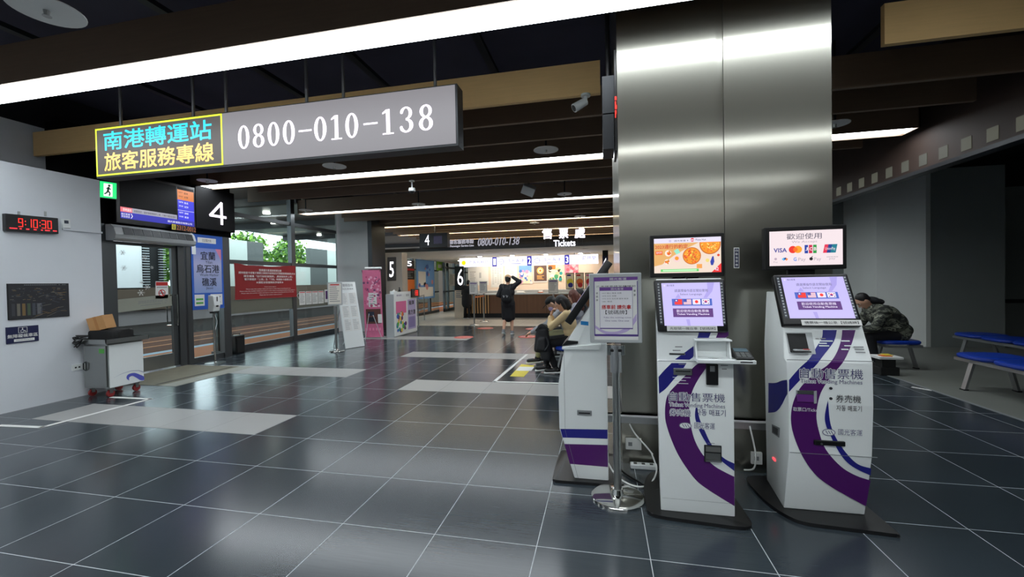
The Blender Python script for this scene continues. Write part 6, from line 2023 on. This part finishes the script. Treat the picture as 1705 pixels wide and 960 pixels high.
def hand(g, W, d, n, thumb, curl=.5, s=1.0):
    """palm, four unequal bent fingers and a thumb leaving the side of the palm"""
    W, d, n, th = Vector(W), Vector(d).normalized(), Vector(n), Vector(thumb)
    n = (n - d * n.dot(d)).normalized()
    th = (th - d * th.dot(d) - n * th.dot(n)).normalized()
    c = W + d * .048 * s
    g.ell(c, .042 * s, .016 * s, .055 * s, frame(d, th))
    for k, (o, L_) in enumerate(((.030, .040), (.010, .045), (-.010, .042), (-.029, .033))):
        p = W + d * .088 * s + th * o * s
        e = (d * math.cos(curl * .5) + n * math.sin(curl * .5)).normalized()
        q = p + e * L_ * s
        f = (d * math.cos(curl * 1.6) + n * math.sin(curl * 1.6)).normalized()
        r = q + f * L_ * .8 * s
        g.caps(p - d * .02, q, .0095 * s, .009 * s, 8)
        g.caps(q, r, .009 * s, .0075 * s, 8)
    p = W + d * .03 * s + th * .032 * s
    q = p + (d * .7 + th * .7 + n * .2).normalized() * .035 * s
    r = q + (d * .9 + th * .15 + n * .4).normalized() * .03 * s
    g.caps(p, q, .012 * s, .0105 * s, 8)
    g.caps(q, r, .010 * s, .008 * s, 8)


def person(label, loc, heading, J, top, bottom, shoe, hair=None, hair_mat=None, skirt=False, sleeve=1.0, face=True, jacket=.02, voxel=.008, hem=.0, bulk=None):
    """J holds joints in the person's own frame: x to their right, y forward, z up"""
    t = thing('person', label, 'person', loc)
    M4 = Matrix.Translation(Vector(loc)) @ Matrix.Rotation(heading, 4, 'Z')
    v = {k: (Vector(p) if not isinstance(p, list) else p) for k, p in J.items()}
    P, Ch, N_, Hd = v['pelvis'], v['chest'], v['neck'], v['head']
    F = v.get('face', Vector((0, 1, 0))).normalized()
    up = (Hd - N_).normalized()
    HR = frame(up, F.cross(up))      # x right, y forward-ish, z up
    fw = HR @ Vector((0, 1, 0))
    rt = HR @ Vector((1, 0, 0))
    if fw.dot(F) < 0:
        HR = HR @ Matrix.Rotation(PI, 3, 'Z'); fw, rt = -fw, -rt
    hu = HR @ Vector((0, 0, 1))
    sp = frame(Ch - P)
    sp2 = frame(N_ - Ch)

    def torso(g, e):
        g.ell(P, .155 + e, .105 + e, .12 + e * .5, sp)
        g.ell(P * .5 + Ch * .5, .14 + e, .10 + e, .16, sp)
        g.ell(Ch, .165 + e, .11 + e, .17, sp2)
        for a in v['arms']:
            S0 = Vector(a[0])
            g.caps(Ch * .35 + S0 * .65, S0, .065 + e, .052 + e)
            g.caps(N_ - (N_ - Ch) * .25, S0, .05 + e * .6, .048 + e)

    def body(g):
        torso(g, -.008)
        g.caps(N_ - (N_ - Ch) * .2, Hd - hu * .06, .052, .048)
        g.ell(Hd, .074, .093, .108, HR)
        g.ell(Hd - hu * .055 + fw * .022, .056, .066, .062, HR)
        g.ell(Hd - hu * .105 + fw * .066, .022, .020, .018, HR)
        g.caps(Hd + fw * .088 + hu * .012, Hd + fw * .106 - hu * .026, .010, .015, 10)
        g.ell(Hd + fw * .082 - hu * .062, .026, .016, .012, HR)
        g.ell(Hd + fw * .080 + hu * .030, .05, .014, .012, HR)
        for s in (-1, 1):
            g.ell(Hd + rt * s * .076 - hu * .008 - fw * .005, .010, .020, .032, HR)
        for i, a in enumerate(v['arms']):
            S0, E0, W0 = map(Vector, a[:3])
            d = Vector(a[3]) if len(a) > 3 else (W0 - E0)
            n = Vector(a[4]) if len(a) > 4 else Vector((0, 0, -1))
            g.caps(S0, E0, .044, .037); g.caps(E0, W0, .037, .026)
            th = d.cross(n) * (1 if i == 0 else -1)
            if th.length < .01:
                th = Vector((0, 1, 0))
            hand(g, W0, d, n, th, a[5] if len(a) > 5 else .5)
        for l in v['legs']:
            H0, K0, A0, T0 = map(Vector, l)
            g.caps(H0, K0, .078, .052); g.caps(K0, K0 * .55 + A0 * .45, .052, .05); g.caps(K0 * .6 + A0 * .4, A0, .05, .034)
            g.caps(A0 - Vector((0, 0, .02)), T0, .034, .028)
    organic('body', body, skin, t, M4, .0065, 3)

    def jk(g):
        torso(g, jacket)
        if bulk:
            bulk(g)
        if hem:
            g.caps(P + Vector((0, 0, .05)), P - Vector((0, 0, hem)), .15 + jacket, .16 + jacket)
        for a in v['arms']:
            S0, E0, W0 = map(Vector, a[:3])
            g.caps(S0, E0, .054 + jacket * .6, .048 + jacket * .4)
            We = E0 + (W0 - E0) * .93 * sleeve
            g.caps(E0, We, .048 + jacket * .4, .036 + jacket * .3)
    organic('top', jk, top, t, M4, voxel, 4)

    def tr_(g):
        g.ell(P - (Ch - P).normalized() * .03, .165, .118, .11, sp)
        for l in v['legs']:
            H0, K0, A0, T0 = map(Vector, l)
            if skirt:
                g.caps(H0, K0 + Vector((0, 0, .0)), .115, .10)
                g.caps((P + Vector((0, 0, .0))), Vector((0, K0.y * .5, K0.z)), .14, .135)
            else:
                g.caps(H0, K0, .092, .068); g.caps(K0, A0 + (K0 - A0) * .12, .066, .052)
    organic('skirt' if skirt else 'trousers', tr_, bottom, t, M4, voxel, 4)
    for l in v['legs']:
        A0, T0 = Vector(l[2]), Vector(l[3])

        def sh(g):
            d = (T0 - A0)
            flat = Vector((d.x, d.y, 0)).normalized() if Vector((d.x, d.y, 0)).length > .02 else Vector((0, 1, 0))
            g.caps(A0 - flat * .035 - Vector((0, 0, .035)), T0 + Vector((0, 0, .012)), .042, .038)
            g.caps(A0, A0 - Vector((0, 0, .04)), .042, .04)
        s_o = organic('shoe', sh, shoe, t, M4, .007, 3)

        def sole(g):
            d = (T0 - A0); flat = Vector((d.x, d.y, 0)).normalized()
            c = (A0 + T0) / 2; up_ = Vector((0, 0, 1))
            q = [(A0 - flat * .06) + Vector((0, 0, -.066)), T0 + flat * .03 + Vector((0, 0, -.022))]
            g.caps(q[0], q[1], .02, .018); g.caps(q[0] + Vector((.018, 0, 0)), q[1] + Vector((.018, 0, 0)), .02, .018); g.caps(q[0] - Vector((.018, 0, 0)), q[1] - Vector((.018, 0, 0)), .02, .018)
        organic('sole', sole, M['white'], s_o, M4, .007, 2)
    if hair:
        organic('hair', lambda g: hair(g, Hd, fw, rt, hu, HR, N_), hair_mat, t, M4, .007, 2)
    if face:
        for s in (-1, 1):
            g = G().m(M['white_matte']); c = Hd + fw * .083 + rt * s * .032 + hu * .012
            g.ell(c, .014, .008, .007, HR); g.m(M['ink']); g.ell(c + fw * .005, .0065, .0045, .0065, HR)
            g.xform(M4); g.out('eye', t, smooth=True)
            g = G().m(hair_black); g.ell(Hd + fw * .088 + rt * s * .034 + hu * .036, .02, .005, .004, HR); g.xform(M4); g.out('eyebrow', t, smooth=True)
        g = G().m(mat('lips', (176, 96, 92), .45) if 'lips' not in bpy.data.materials else bpy.data.materials['lips']); g.ell(Hd + fw * .096 - hu * .064, .022, .006, .006, HR); g.xform(M4); g.out('lips', t, smooth=True)
    t['_m'] = 1
    del t['_m']
    return t, M4, (Hd, fw, rt, hu, HR)


def hair_cap(g, Hd, fw, rt, hu, HR, N_, length=.0, back=.0):
    g.ell(Hd + hu * .022 - fw * .016, .086, .098, .108, HR)
    if length:
        for s in (-1, 1):
            g.caps(Hd + rt * s * .068 - fw * .02 + hu * .03, Hd + rt * s * .075 - fw * .025 - hu * length, .03, .026)
        g.caps(Hd - fw * .06, Hd - fw * (.07 + back) - hu * length, .07, .06)


def short_hair(g, Hd, fw, rt, hu, HR, N_):
    g.ell(Hd + hu * .030 - fw * .022, .082, .092, .096, HR)
    g.ell(Hd - hu * .02 - fw * .05, .07, .055, .07, HR)


bob = lambda *a: hair_cap(*a, length=.10)
long_hair = lambda *a: hair_cap(*a, length=.26, back=.03)
black_cloth = mat('black_cloth', (24, 25, 30), .8, var=.25, vscale=14)
black_cloth2 = mat('black_cloth2', (18, 19, 24), .85, var=.2, vscale=10)
sneaker = mat('sneaker', (120, 122, 128), .7)
beige = mat('beige_knit', (222, 196, 150), .9, var=.08, vscale=60, bump=.1)
grey_cloth = mat('grey_cloth', (150, 152, 158), .85, var=.1, vscale=12)
khaki = mat('khaki', (150, 148, 112), .85, var=.1)

# woman walking away towards the counter
wl = Vector((-2.53, 11.2, 0))
wt, m4, hd = person('person in black jacket and black skirt walking away, right hand raised to the head', wl, .0, {
    'pelvis': (0, 0, .90), 'chest': (0, .02, 1.17), 'neck': (0, .03, 1.38), 'head': (0.0, .05, 1.53), 'face': (0, 1, -.15),
    'arms': [[(.17, .02, 1.34), (.34, .0, 1.46), (.13, -.0, 1.60), (-.9, -.1, .2), (0, .3, -1), .9], [(-.17, .02, 1.33), (-.27, -.02, 1.10), (-.15, .16, 1.02), (.4, 1, 0), (0, 0, -1), .8]],
    'legs': [[(.085, 0, .88), (.085, .06, .48), (.09, .04, .09), (.09, .18, .035)], [(-.085, 0, .88), (-.085, .0, .48), (-.11, -.14, .14), (-.11, -.04, .04)]]},
    black_cloth, black_cloth2, sneaker, short_hair, hair_black, skirt=True, face=True, jacket=.03, hem=.02)
g = G().m(mat('beige_cap', (196, 160, 120), .8)); Hd, fw, rt, hu, HR = hd
g.ell(Hd + hu * .062 - fw * .012, .086, .096, .07, HR); g.xform(m4); g.out('cap', wt, smooth=True)
t = thing('backpack', 'black backpack on the back of the woman walking to the counter', 'backpack', wl + Vector((0, -.2, .95)))
def bpk(g):
    g.ell((0, -.20, 1.10), .15, .085, .19); g.ell((0, -.20, 1.0), .15, .09, .13); g.ell((0, -.27, 1.02), .10, .04, .10)
organic('pack', bpk, black_cloth2, t, m4, .009, 4)
for s in (-1, 1):
    g = G().m(M['frame_dark']); g.tube([(s * .09, -.14, 1.27), (s * .11, -.05, 1.40), (s * .12, .06, 1.37), (s * .12, .14, 1.24)], .014, 6, sm=4); g.xform(m4); g.out('strap', t, smooth=True)
g = G().m(M['lgrey']);
for s in (-1, 1):
    g.tube([(s * .045 - .02, -.305, 1.10), (s * .045, -.312, 1.04), (s * .045 + .02, -.305, 1.09)], .006, 6)
g.xform(m4); g.out('reflector', t)

# person in black at the counter
person('person all in black standing at the left end of the ticket counter', (-5.33, 16.04, 0), -.15, {
    'pelvis': (0, 0, .84), 'chest': (0, .05, 1.10), 'neck': (0, .11, 1.30), 'head': (0, .17, 1.44), 'face': (0, 1, -.45),
    'arms': [[(.17, .08, 1.26), (.24, .12, 1.02), (.12, .27, 1.03)], [(-.17, .08, 1.26), (-.24, .12, 1.02), (-.12, .27, 1.03)]],
    'legs': [[(.085, 0, .82), (.085, .03, .45), (.09, 0, .09), (.09, .14, .035)], [(-.085, 0, .82), (-.085, .03, .45), (-.1, -.02, .09), (-.1, .12, .035)]]},
    black_cloth, black_cloth2, M['black_matte'], short_hair, hair_black, jacket=.05, hem=.22)

# seated women by the pillar, facing left
FL = PI / 2
sw, m4, hd = person('seated person in a beige jumper with a black bob, one hand to the mouth', (-.46, 6.58, 0), FL, {
    'pelvis': (0, 0, .545), 'chest': (0, .05, .80), 'neck': (0, .10, .98), 'head': (0.0, .165, 1.115), 'face': (0, 1, -.12),
    'arms': [[(.16, .08, .945), (.17, .30, .74), (.05, .335, .90), (-.2, -.25, 1), (0, -1, .2), .9], [(-.16, .08, .945), (-.15, .33, .735), (-.04, .335, .895), (.1, -.25, 1), (0, -1, .2), .9]],
    'legs': [[(.09, .02, .53), (.10, .42, .50), (.04, .42, .12), (.02, .56, .05)], [(-.09, .02, .53), (-.10, .40, .48), (-.09, .26, .10), (-.09, .40, .04)]]},
    beige, black_cloth2, M['black'], bob, hair_black, jacket=.012)
t = thing('black_bag', 'large soft black backpack on the lap of the woman in beige', 'bag', (-.90, 6.42, .45))
def bag(g):
    g.hexa([(-1.05, 6.33, .36), (-.78, 6.33, .33), (-.78, 6.53, .33), (-1.05, 6.53, .36), (-1.0, 6.35, .74), (-.82, 6.35, .76), (-.82, 6.50, .76), (-1.0, 6.50, .74)], .05, 3); g.hexa([(-1.0, 6.30, .40), (-.84, 6.30, .38), (-.84, 6.36, .38), (-1.0, 6.36, .40), (-.97, 6.32, .58), (-.85, 6.32, .60), (-.85, 6.36, .60), (-.97, 6.36, .58)], .025, 2); g.hexa([(-.93, 6.33, .24), (-.78, 6.33, .22), (-.78, 6.50, .22), (-.93, 6.50, .24), (-.95, 6.34, .4), (-.78, 6.34, .4), (-.78, 6.5, .4), (-.95, 6.5, .4)], .04, 2); g.ell((-.90, 6.42, .74), .09, .07, .06)
organic('bag_body', bag, mat('bag_cloth', (20, 22, 28), .55, var=.3, vscale=16, bump=.3), t, Matrix.Identity(4), .009, 5)
for k, q in enumerate((((-.80, 6.33, .72), (-.90, 6.30, .80), (-1.0, 6.34, .70)), ((-.84, 6.32, .62), (-.80, 6.30, .50), (-.86, 6.29, .40)))):
    g = G().m(M['frame_dark']); g.tube(q, .014, 6, sm=5); g.out('strap', t, smooth=True)
cp, m4, hd = person('seated person in black cap, lavender mask and grey top leaning on the knees', (-.50, 7.30, 0), FL, {
    'pelvis': (0, 0, .545), 'chest': (0, .13, .79), 'neck': (0, .24, .95), 'head': (0, .36, 1.07), 'face': (0, 1, -.2),
    'arms': [[(.16, .2, .92), (.20, .46, .68), (.10, .70, .58)], [(-.16, .2, .92), (-.22, .46, .68), (-.12, .70, .57)]],
    'legs': [[(.09, .02, .53), (.13, .44, .51), (.10, .50, .10), (.10, .64, .04)], [(-.09, .02, .53), (-.13, .46, .50), (-.10, .62, .12), (-.10, .77, .05)]]},
    grey_cloth, khaki, M['black'], short_hair, hair_black, jacket=.03)
Hd, fw, rt, hu, HR = hd
g = G().m(M['black_matte']); g.ell(Hd + hu * .058 - fw * .01, .088, .10, .068, HR); g.prism([Hd + hu * .045 + fw * a + rt * b for a, b in ((.05, -.075), (.13, -.065), (.17, -.02), (.17, .02), (.13, .065), (.05, .075))], hu * .008); g.xform(m4); g.out('cap', cp, smooth=True)
g = G().m(mat('lavender_mask', (188, 172, 216), .7)); g.ell(Hd + fw * .062 - hu * .055, .062, .058, .052, HR); g.xform(m4); g.out('face_mask', cp, smooth=True)
for k, (y, x, hm, hf, tp, l) in enumerate(((8.0, -.42, hair_brown, long_hair, grey_cloth, 'seated person with long reddish brown hair behind the woman in beige'), (8.66, -.34, hair_black, short_hair, black_cloth, 'farthest seated person with short dark hair, beside the sideways machine screen'))):
    person(l, (x, y, 0), FL, {
        'pelvis': (0, 0, .545), 'chest': (0, .04, .82), 'neck': (0, .07, 1.02), 'head': (0, .11, 1.17), 'face': (-.1 if k else .5, 1, -.1),
        'arms': [[(.16, .06, .98), (.2, .2, .75), (.08, .36, .66)], [(-.16, .06, .98), (-.2, .2, .75), (-.08, .36, .66)]],
        'legs': [[(.09, .02, .53), (.1, .44, .5), (.1, .42, .1), (.1, .56, .04)], [(-.09, .02, .53), (-.1, .44, .5), (-.1, .42, .1), (-.1, .56, .04)]]},
        tp, black_cloth2, M['black_matte'], hf, hm, jacket=.02)

# man bent forward on the blue bench
camo = bpy.data.materials.new('camouflage'); camo.use_nodes = True
nt = camo.node_tree
tc = nt.nodes.new('ShaderNodeTexCoord'); nz = nt.nodes.new('ShaderNodeTexNoise'); rp = nt.nodes.new('ShaderNodeValToRGB')
nz.inputs['Scale'].default_value = 9; nz.inputs['Detail'].default_value = 3; nz.inputs['Distortion'].default_value = 1.0
mp = nt.nodes.new('ShaderNodeMapping'); mp.inputs['Scale'].default_value = (.8, .8, 1.7)
nt.links.new(tc.outputs['Object'], mp.inputs[0]); nt.links.new(mp.outputs[0], nz.inputs['Vector']); nt.links.new(nz.outputs['Fac'], rp.inputs[0])
rp.color_ramp.interpolation = 'CONSTANT'
rp.color_ramp.elements[0].color = lin((26, 28, 26)); rp.color_ramp.elements[1].position = .46; rp.color_ramp.elements[1].color = lin((84, 88, 76))
for p_, c_ in ((.53, (40, 42, 38)), (.58, (136, 138, 124)), (.65, (60, 58, 50))):
    e = rp.color_ramp.elements.new(p_); e.color = lin(c_)
nt.links.new(rp.outputs[0], nt.nodes['Principled BSDF'].inputs['Base Color']); nt.nodes['Principled BSDF'].inputs['Roughness'].default_value = .8
mn, m4, hd = person('person in a camouflage jacket sitting bent far forward on the blue bench', (4.53, 7.62, 0), FL, {
    'pelvis': (0, 0, .55), 'chest': (0, .22, .80), 'neck': (0, .38, .99), 'head': (0, .47, 1.06), 'face': (0, .8, -.6),
    'arms': [[(.18, .28, .90), (.21, .42, .64), (.10, .62, .60)], [(-.18, .28, .90), (-.21, .42, .64), (-.10, .62, .60)]],
    'legs': [[(.09, .02, .53), (.13, .44, .51), (.12, .40, .1), (.12, .54, .04)], [(-.09, .02, .53), (-.13, .44, .51), (-.12, .36, .1), (-.12, .50, .04)]]},
    camo, black_cloth2, M['black_matte'], short_hair, hair_black, jacket=.05,
    bulk=lambda g: (g.ell((0, .06, .70), .21, .17, .19), g.ell((0, .17, .80), .22, .19, .19), g.ell((0, .28, .86), .21, .15, .16), g.ell((0, -.03, .60), .20, .14, .12)))
organic('hood', lambda g: (g.ell((0, .33, 1.06), .12, .09, .06, frame((0, -.4, 1))), g.ell((0, .26, 1.04), .10, .07, .05)), black_cloth2, mn, m4, .008, 4)
